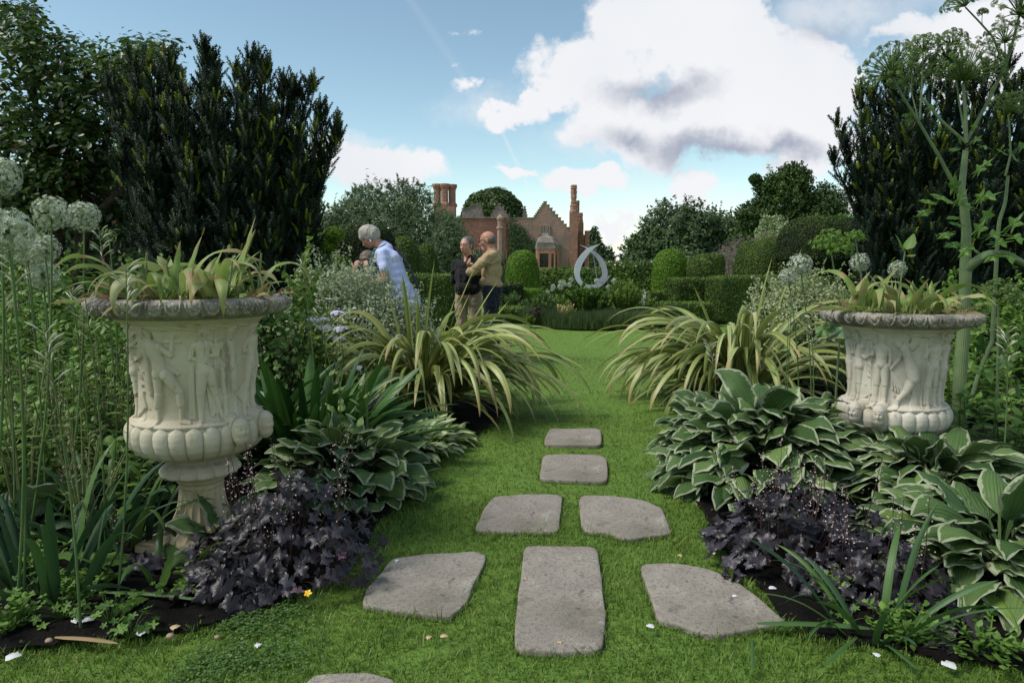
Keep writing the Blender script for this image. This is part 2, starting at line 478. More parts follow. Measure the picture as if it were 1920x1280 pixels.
# ================================================================== ground
def gp(lst): return [tuple(gnd(x, y))[:2] for x, y in lst]
BED_L = gp([(-1500, 1300), (-400, 1245), (0, 1230), (180, 1208), (330, 1195), (440, 1170), (560, 1122), (640, 1075), (690, 1015), (750, 935), (800, 885), (860, 835), (915, 805), (945, 775)]) \
    + [(-0.10, 5.9), (-0.5, 6.3), (-1.6, 6.5), (-2.3, 7.3), (-2.4, 10.0), (-11, 11), (-11, 2)]
BED_R = gp([(2900, 1330), (1920, 1266), (1760, 1240), (1600, 1208), (1490, 1188), (1440, 1130), (1390, 1080), (1345, 1015), (1300, 940), (1285, 880), (1290, 820), (1270, 775)]) \
    + [(1.35, 5.9), (1.7, 7.0), (2.6, 7.4), (3.2, 8.0), (3.4, 10.5), (12, 11), (12, 2)]

def lawn_material():
    m, nt = newmat('mown_lawn')
    oc = objco(nt)
    n1, _ = noise(nt, oc, 1.1, 3); n2, _ = noise(nt, oc, 22.0, 5, 0.65); n3, _ = noise(nt, oc, 160.0, 3, 0.7)
    c = mixc(nt, smooth(nt, n2, 0.30, 0.70), (0.115, 0.205, 0.030, 1), (0.175, 0.30, 0.050, 1))
    c = mixc(nt, mth(nt, 'MULTIPLY', smooth(nt, n3, 0.45, 0.75), 0.4), c, (0.17, 0.24, 0.06, 1))
    n7, _ = noise(nt, oc, 4.5, 4, 0.6)
    c = mixc(nt, mth(nt, 'MULTIPLY', smooth(nt, n1, 0.5, 0.75), 0.45), c, (0.16, 0.20, 0.04, 1))
    c = mixc(nt, mth(nt, 'MULTIPLY', smooth(nt, n7, 0.52, 0.72), 0.45), c, (0.07, 0.12, 0.02, 1))
    b = mth(nt, 'ADD', n2, mth(nt, 'MULTIPLY', n3, 1.0))
    finish(nt, c, 0.8, b, 0.8, 0.02, 0.2)
    return m

def soil_material():
    m, nt = newmat('damp_soil')
    oc = objco(nt)
    n1, _ = noise(nt, oc, 12.0, 6, 0.65); n2, _ = noise(nt, oc, 90.0, 4, 0.7)
    c = mixc(nt, smooth(nt, n1, 0.35, 0.7), (0.003, 0.0025, 0.002, 1), (0.010, 0.0075, 0.005, 1))
    c = mixc(nt, smooth(nt, n2, 0.68, 0.74), c, (0.12, 0.10, 0.08, 1))
    finish(nt, c, 0.9, mth(nt, 'ADD', n1, n2), 1.0, 0.03, 0.2)
    return m

m = MB()
gx = np.concatenate([np.linspace(-400, -12, 14)[:-1], np.linspace(-12, 12, 121), np.linspace(12, 400, 14)[1:]])
gy = np.concatenate([np.linspace(-60, -1, 6)[:-1], np.linspace(-1, 16, 86), np.linspace(16, 700, 20)[1:]])
xx, yy = np.meshgrid(gx, gy, indexing='ij')
def lawn_z(x, y):
    P = np.stack([np.ravel(x), np.ravel(y)], -1)
    return (0.007 * vnoise(P, 1.3, 3) * (np.ravel(y) < 14)).reshape(np.shape(x)) - 0.008
m.add(np.stack([xx, yy, lawn_z(xx, yy)], -1), grid_faces(len(gx), len(gy)))
ground = m.build('lawn_ground', lawn_material())
tag(ground, 'mown green lawn running from the stepping stones to the round bed', 'lawn', kind='structure')

def bed(poly, name, label, seed):
    P = np.array(poly); res = 0.03
    x = np.arange(P[:, 0].min(), P[:, 0].max(), res); y = np.arange(max(0.8, P[:, 1].min()), P[:, 1].max(), res)
    xx, yy = np.meshgrid(x, y, indexing='ij')
    pts = np.stack([xx.ravel(), yy.ravel()], -1)
    jit = pts + 0.02 * np.stack([vnoise(pts, 14, seed), vnoise(pts, 14, seed + 1)], -1)
    z = 0.018 + 0.016 * vnoise(pts, 7, seed) + 0.012 * vnoise(pts, 24, seed + 2)
    fc = grid_faces(len(x), len(y)); cen = jit[fc].mean(1)
    fc = fc[inpoly(cen[:, 0], cen[:, 1], poly)]
    used = np.unique(fc); rm = np.full(len(pts), -1); rm[used] = np.arange(len(used))
    m = MB(); m.add(np.stack([jit[:, 0], jit[:, 1], z], -1)[used], rm[fc])
    o = m.build(name, SOIL)
    return tag(o, label, 'soil', kind='structure')
SOIL = soil_material()
bed(BED_L, 'flower_bed_soil', 'dark damp soil of the border left of the grass path', 5)
bed(BED_R, 'flower_bed_soil', 'dark damp soil of the border right of the grass path', 6)

# ---------------------------------------------------------------- stepping stones
def stone_material():
    m, nt = newmat('worn_paving_stone')
    oc = objco(nt)
    n1, _ = noise(nt, oc, 5.0, 5, 0.6); n2, _ = noise(nt, oc, 60.0, 5, 0.7); n3, _ = noise(nt, oc, 260.0, 2, 0.7); n4, _ = noise(nt, oc, 20, 3)
    oi = nt.nodes.new('ShaderNodeObjectInfo'); n5, _ = noise(nt, oc, 2.2, 4, 0.6)
    c = mixc(nt, smooth(nt, n1, 0.3, 0.7), (0.27, 0.24, 0.20, 1), (0.40, 0.36, 0.30, 1))
    c = mixc(nt, mth(nt, 'MULTIPLY', oi.outputs['Random'], 0.5), c, (0.27, 0.23, 0.20, 1))
    c = mixc(nt, mth(nt, 'MULTIPLY', smooth(nt, n5, 0.50, 0.66), 0.65), c, (0.15, 0.135, 0.095, 1))
    n10, _ = noise(nt, oc, 11.0, 5, 0.7, 0.5); c = mixc(nt, mth(nt, 'MULTIPLY', smooth(nt, n10, 0.58, 0.66), 0.55), c, (0.44, 0.42, 0.36, 1)); c = mixc(nt, mth(nt, 'MULTIPLY', smooth(nt, n10, 0.40, 0.32), 0.6), c, (0.10, 0.09, 0.07, 1))
    c = mixc(nt, mth(nt, 'MULTIPLY', smooth(nt, n2, 0.50, 0.62), 0.6), c, (0.15, 0.135, 0.118, 1))
    c = mixc(nt, mth(nt, 'MULTIPLY', smooth(nt, n3, 0.60, 0.68), 0.75), c, (0.40, 0.37, 0.33, 1))
    c = mixc(nt, mth(nt, 'MULTIPLY', smooth(nt, n3, 0.38, 0.30), 0.75), c, (0.04, 0.036, 0.03, 1))
    c = mixc(nt, mth(nt, 'MULTIPLY', smooth(nt, n4, 0.66, 0.72), 0.6), c, (0.06, 0.055, 0.045, 1))
    finish(nt, c, 0.85, mth(nt, 'ADD', mth(nt, 'MULTIPLY', n2, 0.8), n3), 0.9, 0.006, 0.25)
    return m
STONE = stone_material()
SLABS = [
 ([(1032, 806), (1060, 807), (1126, 805), (1129, 838), (1070, 837), (1019, 836), (1024, 818)], 'oblong stepping stone farthest from the camera'),
 ([(1018, 856), (1060, 854), (1137, 856), (1141, 907), (1075, 904), (1010, 902)], 'oblong stepping stone, second farthest on the grass path'),
 ([(926, 934), (985, 930), (1056, 930), (1050, 975), (1046, 1003), (960, 1001), (890, 998), (898, 980), (908, 955)], 'round-cornered stepping stone left in the middle pair'),
 ([(1085, 931), (1150, 933), (1205, 941), (1240, 955), (1253, 985), (1260, 1004), (1215, 1010), (1180, 1017), (1140, 1004), (1090, 999)], 'curved stepping stone right in the middle pair'),
 ([(735, 1052), (800, 1043), (850, 1041), (890, 1037), (914, 1045), (905, 1070), (888, 1100), (875, 1135), (845, 1162), (800, 1158), (740, 1150), (678, 1140), (685, 1110), (712, 1080)], 'wide irregular stepping stone lying at the left foot of the path'),
 ([(983, 1027), (1050, 1028), (1120, 1029), (1128, 1090), (1136, 1160), (1131, 1224), (1050, 1228), (963, 1224), (968, 1150), (977, 1080)], 'long upright rectangular stepping stone in the centre foreground'),
 ([(1198, 1062), (1270, 1060), (1330, 1072), (1375, 1090), (1415, 1120), (1450, 1150), (1475, 1172), (1400, 1188), (1335, 1197), (1280, 1180), (1232, 1166), (1220, 1125)], 'wedge-shaped stepping stone at the right foot of the path'),
 ([(560, 1300), (590, 1272), (690, 1267), (740, 1282), (770, 1340), (600, 1360)], 'stepping stone barely showing at the bottom edge of the photo'),
]
SLABPOLY = []
for i, (pp, lab) in enumerate(SLABS):
    pts = np.array([tuple(gnd(x, y))[:2] for x, y in pp])
    n = len(pts); q = []
    for k in range(n):
        a, b = pts[k], pts[(k + 1) % n]
        q += [a + (b - a) * t for t in np.linspace(0, 1, 9)[:-1]]
    q = np.array(q)
    for _ in range(3): q = (np.roll(q, 1, 0) + 2 * q + np.roll(q, -1, 0)) / 4
    c = q.mean(0); d = q - c
    q = c + d * (1 + 0.014 * vnoise(q, 18, i) + 0.008 * vnoise(q, 55, i + 9))[:, None]
    SLABPOLY.append(q)
    if pts.shape[0] and ((pts[:, 0] * np.roll(pts[:, 1], -1) - pts[:, 1] * np.roll(pts[:, 0], -1)).sum() < 0): q = q[::-1]
    rings = [(1.0, -0.04), (1.0, 0.004), (0.998, 0.009), (0.990, 0.012), (0.975, 0.0132), (0.9, 0.0135), (0.6, 0.0135), (0.3, 0.0135)]
    k = len(q); V = []
    for sc, z in rings:
        e = c + (q - c) * sc
        zz = z + 0.0012 * vnoise(e, 9, i + 4)
        V.append(np.column_stack([e, zz]))
    m = MB(); m.add(np.concatenate(V), grid_faces(len(rings), k, close_v=True)[:, ::-1])
    m.n -= 0
    vv = np.concatenate([V[-1], [[c[0], c[1], 0.0135]]])
    m.add(vv, [(j, (j + 1) % k, k) for j in range(k)])
    o = m.build('stepping_stone', STONE, origin=(c[0], c[1], 0)); o.location = (c[0], c[1], 0)
    tag(o, lab, 'stepping stone', 'stepping stones set in the grass')

# ---------------------------------------------------------------- grass blades
def on_slab(x, y, grow=1.0):
    r = np.zeros(len(x), bool)
    for q in SLABPOLY:
        c = q.mean(0); r |= inpoly(x, y, c + (q - c) * grow)
    return r

GRASS = leafmat('grass_blade', [(0.060, 0.115, 0.016), (0.13, 0.23, 0.032), (0.20, 0.315, 0.055), (0.34, 0.35, 0.12)], 0.35, 0.5, 0.25, pos=[0, .45, .85, 1])
def grass_patch(m, n, y0, y1, h0, h1, w, ns, xl=None):
    # even density on the ground inside the wedge the path shows
    k = int(n * 1.0)
    y = y0 + (y1 - y0) * rng.random(k)
    half = 0.80 * y + 0.25
    x = (rng.random(k) * 2 - 1) * half
    keep = rng.random(k) < (half / half.max())
    x, y = x[keep], y[keep]
    ok = ~inpoly(x, y, BED_L) & ~inpoly(x, y, BED_R) & ~on_slab(x, y, 0.985)
    # a few blades creep over the bed edge
    x, y = x[ok], y[ok]
    P = np.stack([x, y], -1)
    tuft = np.clip(vnoise(P, 9, 21) * .5 + vnoise(P, 3.1, 8) * .5, -1, 1)
    bare = vnoise(P, 6, 33) < -0.95
    tuft = np.where(np.minimum(*[np.abs(0)] * 2) == 0, tuft, tuft)
    keep = ~(bare & (rng.random(len(x)) < .8))
    x, y, tuft = x[keep], y[keep], tuft[keep]
    k = len(x)
    L = (h0 + (h1 - h0) * rng.random(k) ** 1.6) * (1 + 0.45 * tuft)
    near = on_slab(x, y, 1.07)
    L = np.where(near, L * 1.35, L)
    z = lawn_z(x, y)
    leaves(m, np.column_stack([x, y, z - 0.002]), rng.random(k) * 6.28, R(50) + R(40) * rng.random(k), L, w * (0.7 + 0.6 * rng.random(k)), R(20) + R(75) * rng.random(k), 'grass', ns, 2, fold=0.0,
           rnd=np.clip(0.42 + 0.20 * vnoise(np.column_stack([x, y]), 4.5, 77) + 0.12 * tuft + 0.27 * rng.normal(size=k), 0, 1))
def edge_grass(m, poly, per_m, spread, lean, Lr, w, ymax=9.0, inset=0.0):
    P = np.asarray(poly, float); n = len(P); X, Y, A = [], [], []
    area = (P[:, 0] * np.roll(P[:, 1], -1) - P[:, 1] * np.roll(P[:, 0], -1)).sum(); sg = 1 if area > 0 else -1
    for i in range(n):
        a, b = P[i], P[(i + 1) % n]; d = b - a; Ls = np.hypot(*d)
        if Ls < 1e-6 or min(a[1], b[1]) > ymax or max(abs(a[0]), abs(b[0])) > 6: continue
        k = int(per_m * Ls * (1.0 if min(a[1], b[1]) < 4 else .5) + rng.random()); t = rng.random(k); inn = np.array([-d[1], d[0]]) / Ls * sg
        o = -spread * rng.random(k) + inset
        X.append(a[0] + d[0] * t + inn[0] * o); Y.append(a[1] + d[1] * t + inn[1] * o); A.append(np.full(k, math.atan2(inn[1], inn[0])))
    x, y, a = map(np.concatenate, (X, Y, A)); k = len(x); clump = np.clip(.6 + .6 * vnoise(np.column_stack([x, y]), 13, 5), .15, 1.3)
    leaves(m, np.column_stack([x, y, lawn_z(x, y)]), a + 1.1 * rng.normal(size=k), R(38) + R(42) * rng.random(k), (Lr[0] + (Lr[1] - Lr[0]) * rng.random(k)) * clump, w, R(25) + R(60) * rng.random(k), 'grass', 3, 2, fold=0,
           rnd=np.clip(.42 + .28 * rng.normal(size=k), 0, 1))
m = MB()
for q in SLABPOLY: edge_grass(m, q, 900, .018, 0, (.016, .042), .0034, inset=.004)
edge_grass(m, BED_L, 1500, .05, 0, (.025, .06), .0038, 6.5, inset=.02); edge_grass(m, BED_R, 1500, .05, 0, (.025, .06), .0038, 6.5, inset=.02)
grass_patch(m, 130000, 1.75, 3.4, 0.014, 0.044, 0.0034, 3)
grass_patch(m, 5000, 1.75, 3.6, 0.035, 0.075, 0.0042, 4)
grass_patch(m, 90000, 3.4, 5.5, 0.014, 0.034, 0.0045, 2)
grass_patch(m, 70000, 5.5, 9.0, 0.012, 0.026, 0.007, 2)
grass_patch(m, 60000, 9.0, 14.0, 0.010, 0.022, 0.011, 1)
g = m.build('grass_blades', GRASS)
tag(g, 'short green grass blades growing over the lawn between the stones', 'grass', kind='stuff')

# ================================================================== urns
def urn_material(name, c0, c1, dirt, moss, damt, mamt):
    m, nt = newmat(name)
    oc = objco(nt)
    n1, _ = noise(nt, oc, 4.0, 5, 0.6); n2, _ = noise(nt, oc, 34.0, 5, 0.7)
    mp = nt.nodes.new('ShaderNodeMapping'); nt.links.new(oc, mp.inputs[0]); mp.inputs['Scale'].default_value = (1, 1, 0.22)
    n3, _ = noise(nt, mp.outputs[0], 16.0, 4, 0.6); n4, _ = noise(nt, oc, 120.0, 3, 0.6); n5, _ = noise(nt, oc, 7.0, 4, 0.7, 0.6)
    c = mixc(nt, smooth(nt, n1, 0.3, 0.7), c0, c1)
    c = mixc(nt, mth(nt, 'MULTIPLY', smooth(nt, n3, 0.60, 0.74), damt), c, dirt)
    c = mixc(nt, mth(nt, 'MULTIPLY', smooth(nt, n2, 0.60, 0.74), damt), c, dirt)
    c = mixc(nt, mth(nt, 'MULTIPLY', smooth(nt, n5, 0.58, 0.70), mamt), c, moss)
    if name.startswith('lichen'): c = mixc(nt, smooth(nt, n4, 0.54, 0.64), c, (0.46, 0.43, 0.37, 1)); c = mixc(nt, mth(nt, 'MULTIPLY', smooth(nt, n1, 0.52, 0.62), .7), c, (0.05, 0.045, 0.04, 1))
    n6, _ = noise(nt, oc, 75.0, 4, 0.7)
    c = mixc(nt, mth(nt, 'MULTIPLY', smooth(nt, n6, 0.64, 0.70), damt * .6), c, dirt)
    finish(nt, c, 0.8, mth(nt, 'ADD', n2, mth(nt, 'MULTIPLY', n4, 0.6)), 0.5, 0.004, 0.25)
    return m
CREAM = urn_material('cream_cast_stone', (0.43, 0.375, 0.27, 1), (0.57, 0.52, 0.41, 1), (0.15, 0.125, 0.085, 1), (0.27, 0.22, 0.09, 1), 0.75, 0.35)
PALE = urn_material('pale_cast_stone', (0.42, 0.385, 0.31, 1), (0.56, 0.52, 0.44, 1), (0.10, 0.095, 0.085, 1), (0.17, 0.16, 0.05, 1), 0.85, 0.55)
LICHEN = urn_material('lichened_rim_stone', (0.11, 0.098, 0.085, 1), (0.36, 0.33, 0.28, 1), (0.025, 0.022, 0.020, 1), (0.40, 0.37, 0.30, 1), 1.0, 0.6)
FOOT = urn_material('weathered_foot_stone', (0.42, 0.35, 0.20, 1), (0.60, 0.52, 0.36, 1), (0.13, 0.10, 0.06, 1), (0.16, 0.15, 0.06, 1), 0.7, 0.5)

def lathe(m, prof, nT, disp=None, sub=1, mat=0):
    """prof: list (r, z); disp(theta, t, r, z) -> added radius"""
    p = np.array(prof, float)
    # resample along the profile
    seg = np.concatenate([[0], np.cumsum(np.linalg.norm(np.diff(p, axis=0), axis=1))])
    n = max(len(p), int(sub))
    t = np.linspace(0, seg[-1], n); r = np.interp(t, seg, p[:, 0]); z = np.interp(t, seg, p[:, 1])
    if n > len(p) * 3:
        k = np.array([1, 2, 3, 2, 1]) / 9; e = lambda a: np.convolve(np.pad(a, 2, mode='edge'), k, 'valid')
        r2, z2 = e(r), e(z); r2[[0, -1]] = r[[0, -1]]; z2[[0, -1]] = z[[0, -1]]; r, z = r2, z2
    th = np.linspace(0, 2 * PI, nT, endpoint=False)
    TH, Tt = np.meshgrid(th, t / seg[-1]); RR = np.tile(r[:, None], (1, nT)); ZZ = np.tile(z[:, None], (1, nT))
    dz = 0
    if disp is not None:
        dr = disp(TH, Tt, RR, ZZ)
        if isinstance(dr, tuple): dr, dz = dr
        RR = RR + dr
    # theta 0 faces -Y (the camera), positive to +X
    V = np.stack([RR * np.sin(TH), -RR * np.cos(TH), ZZ + dz], -1)
    m.add(V.reshape(-1, 3), grid_faces(n, nT, close_v=True), None, mat)

def figures(kind, x0, flip=1, H=0.375, z0=0.578):
    """low relief figure as capsules (x, z, r) -> (x, z, r), depth factor"""
    c = []
    def cap(a, b, ra, rb, dp=1.0): c.append((x0 + flip * a[0], z0 + a[1] * H, ra, x0 + flip * b[0], z0 + b[1] * H, rb, dp))
    if kind == 'stride':
        cap((-.015, .95), (-.012, .92), .020, .018); cap((-.03, .955), (-.035, .93), .010, .012, .8)
        cap((-.01, .88), (.0, .84), .013, .018)
        cap((-.012, .81), (.035, .80), .026, .020); cap((.005, .79), (.025, .66), .036, .030, 1.1); cap((.025, .66), (.035, .56), .031, .036, 1.1)
        cap((.022, .53), (.022, .52), .028, .028, 1.35); cap((.058, .52), (.06, .51), .028, .028, 1.35)
        cap((.018, .50), (.014, .30), .027, .018, 1.1); cap((.014, .30), (.008, .18), .020, .018, 1.1); cap((.008, .18), (.010, .04), .015, .010); cap((.010, .03), (.004, -.01), .011, .009)
        cap((.065, .50), (.115, .33), .029, .020, 1.15); cap((.115, .33), (.120, .20), .020, .019, 1.1); cap((.120, .20), (.118, .05), .015, .010); cap((.118, .03), (.155, .01), .011, .008)
        cap((.035, .80), (.085, .72), .017, .013); cap((.085, .72), (.098, .86), .013, .009); cap((.098, .88), (.105, .92), .010, .009)
        cap((-.03, .82), (-.045, .68), .014, .014, .8); cap((-.045, .68), (-.045, .45), .014, .017, .7); cap((-.045, .45), (-.035, .30), .018, .012, .7)
        cap((.07, .60), (.11, .52), .012, .010, .5); cap((.06, .86), (.13, .86), .006, .006, .5)
    if kind == 'drape':
        cap((.0, .96), (.0, .92), .019, .017); cap((.012, .97), (.018, .94), .012, .010, .8)
        cap((.0, .87), (.0, .83), .012, .016); cap((-.028, .81), (.028, .81), .020, .020)
        cap((.0, .80), (-.002, .64), .034, .027, 1.1); cap((-.002, .64), (.002, .54), .027, .034, 1.1)
        cap((-.006, .52), (-.018, .30), .030, .021, 1.1); cap((-.018, .30), (-.020, .04), .020, .012); cap((.022, .52), (.045, .30), .028, .020, 1.1); cap((.045, .30), (.070, .06), .018, .011)
        cap((.070, .04), (.085, .0), .010, .008); cap((-.020, .03), (-.028, -.01), .010, .009)
        cap((-.04, .80), (-.055, .68), .014, .012); cap((-.055, .68), (.0, .65), .011, .009); cap((.038, .80), (.052, .70), .014, .011); cap((.052, .70), (.01, .70), .011, .009)
        for k in range(7): cap((.005 + .004 * k, .52 - .02 * k), (.03 + .013 * k, .06 + .03 * k), .006, .009, .75)
        for k in range(4): cap((-.045 - .006 * k, .6), (-.050 - .006 * k, .05), .005, .007, .5)
    if kind == 'veil':
        cap((-.025, .93), (-.022, .90), .018, .016); cap((-.01, .86), (-.01, .82), .012, .015); cap((-.025, .80), (.018, .80), .018, .018)
        cap((-.006, .78), (-.008, .62), .031, .026, 1.1); cap((-.008, .62), (.002, .52), .027, .033, 1.1)
        cap((.0, .50), (.006, .28), .029, .019, 1.1); cap((.006, .28), (.0, .04), .018, .011); cap((-.018, .50), (-.02, .28), .026, .018, 1.1); cap((-.02, .28), (-.03, .03), .017, .011)
        cap((.02, .80), (.035, .90), .012, .010); cap((.035, .90), (.080, .93), .010, .007); cap((-.02, .70), (.04, .64), .013, .010); cap((.04, .64), (.085, .70), .010, .009)
        for k in range(8): cap((.018 + .003 * k, .56 - .01 * k), (.022 + .0105 * k, .04 + .016 * k), .006, .008, .7)
        for k in range(6): cap((.06 + .006 * math.sin(k * 2.1), .56 - .07 * k), (.075 + .007 * math.cos(k * 2.1), .52 - .07 * k), .005, .005, .7)
        for k in range(3): cap((-.045 - .008 * k, .5), (-.055 - .012 * k, .02), .008, .012, .8)
    if kind == 'man':
        cap((.004, .95), (.004, .91), .019, .018); cap((.0, .97), (.014, .97), .013, .013, .9); cap((.0, .86), (.0, .83), .013, .016)
        cap((-.030, .80), (.030, .80), .021, .021); cap((.0, .79), (.003, .66), .038, .032, 1.1); cap((.003, .66), (.003, .58), .031, .034, 1.1)
        cap((-.016, .54), (-.020, .30), .027, .021, 1.1); cap((-.020, .30), (-.022, .05), .019, .013); cap((.022, .54), (.028, .30), .027, .020, 1.1); cap((.028, .30), (.030, .05), .018, .012)
        cap((-.022, .03), (-.034, -.01), .012, .009); cap((.03, .03), (.045, -.01), .012, .009)
        cap((-.042, .80), (-.052, .70), .014, .012); cap((-.052, .70), (-.060, .86), .011, .009); cap((-.062, 1.0), (-.062, .0), .0045, .0045, .7)
        cap((.042, .80), (.050, .66), .014, .011); cap((.050, .66), (.044, .52), .011, .010)
        for k in range(6): cap((-.034 + .010 * k, .56), (-.040 + .015 * k, .05), .006, .008, .75)
        cap((-.03, .60), (.04, .50), .009, .007, .8)
    if kind == 'lean':
        cap((-.045, .88), (-.040, .86), .020, .018); cap((-.06, .90), (-.075, .88), .008, .006, .7); cap((-.015, .86), (-.005, .82), .013, .015)
        cap((-.01, .80), (.012, .68), .026, .026, 1.1); cap((.012, .68), (.038, .52), .027, .036, 1.1); cap((.038, .52), (.050, .40), .036, .034, 1.15)
        cap((.050, .40), (.018, .22), .030, .022, 1.1); cap((.018, .22), (-.025, .10), .022, .014, 1.1); cap((-.025, .10), (-.03, .02), .013, .010); cap((-.03, .01), (-.045, -.01), .010, .008)
        cap((-.02, .80), (-.035, .66), .014, .012); cap((-.035, .66), (-.075, .52), .012, .009); cap((.022, .78), (.060, .90), .004, .004, .5)
        for k in range(7): cap((-.075 + .004 * k, .50 - .01 * k), (-.060 + .018 * k, .24 - .02 * k), .0045, .0055, .6)
        for k in range(4): cap((.06 - .004 * k, .34), (.045 + .014 * k, .0), .006, .009, .6)
    return c

def relief(TH, ZZ, caps, r0=0.265, depth=0.042):
    xs = ((TH + PI) % (2 * PI) - PI) * r0
    h = np.zeros_like(xs)
    for (xa, za, ra, xb, zb, rb, dp) in caps:
        # wrap-around: shift x into range
        x = (xs - xa + PI * r0) % (2 * PI * r0) - PI * r0
        dx, dz = xb - xa, zb - za; L2 = dx * dx + dz * dz + 1e-9
        t = np.clip((x * dx + (ZZ - za) * dz) / L2, 0, 1)
        d = np.hypot(x - t * dx, ZZ - za - t * dz); r = ra + (rb - ra) * t
        q = np.clip(1 - (d / r) ** 2, 0, 1)
        h = np.maximum(h, np.sqrt(q) * np.minimum(r, .034) / .034 * dp * 0.75 + (q > 0) * 0.14 * np.clip(q * 6, 0, 1))
    return h * depth

def mask_face(m, c, ang, s=1.0):
    nu, nv = 44, 56
    u = np.linspace(-PI / 2, PI / 2, nu)[:, None]; v = np.linspace(-PI, PI, nv, endpoint=False)[None]
    X = np.cos(u) * np.sin(v); Yf = np.cos(u) * np.cos(v); Z = np.sin(u) * np.ones_like(v)   # Yf = towards the front
    g = lambda x0, z0, sx, sz: np.exp(-(((X - x0) / sx) ** 2 + ((Z - z0) / sz) ** 2)) * (Yf > 0)
    d = 0.30 * g(0, -.02, .10, .20) + 0.10 * g(0, -.14, .15, .08) - 0.22 * g(.30, .13, .14, .09) - 0.22 * g(-.30, .13, .14, .09) + .08 * g(.30, .12, .08, .05) + .08 * g(-.30, .12, .08, .05) + 0.10 * g(0, .28, .5, .07) \
        + 0.08 * g(.38, -.12, .16, .14) + 0.08 * g(-.38, -.12, .16, .14) - 0.10 * g(0, -.35, .22, .03) + 0.10 * g(0, -.43, .16, .05) + .12 * g(0, -.28, .24, .05)
    hair = ((Z > .42) | (Yf < .12) | (Z < -.52))
    d = d + hair * (0.10 + 0.045 * np.sin(v * 15 + u * 5) * np.cos(u * 13))
    k = 1 + d
    V = np.stack([X * k * .036, -Yf * k * .040 , Z * (1 + .2 * hair * (Z < 0)) * .054], -1) * s
    a = ang; Rm = rotz(a)
    V = V.reshape(-1, 3) @ Rm.T + np.asarray(c)
    m.add(V, grid_faces(nu, nv, close_v=True), None)

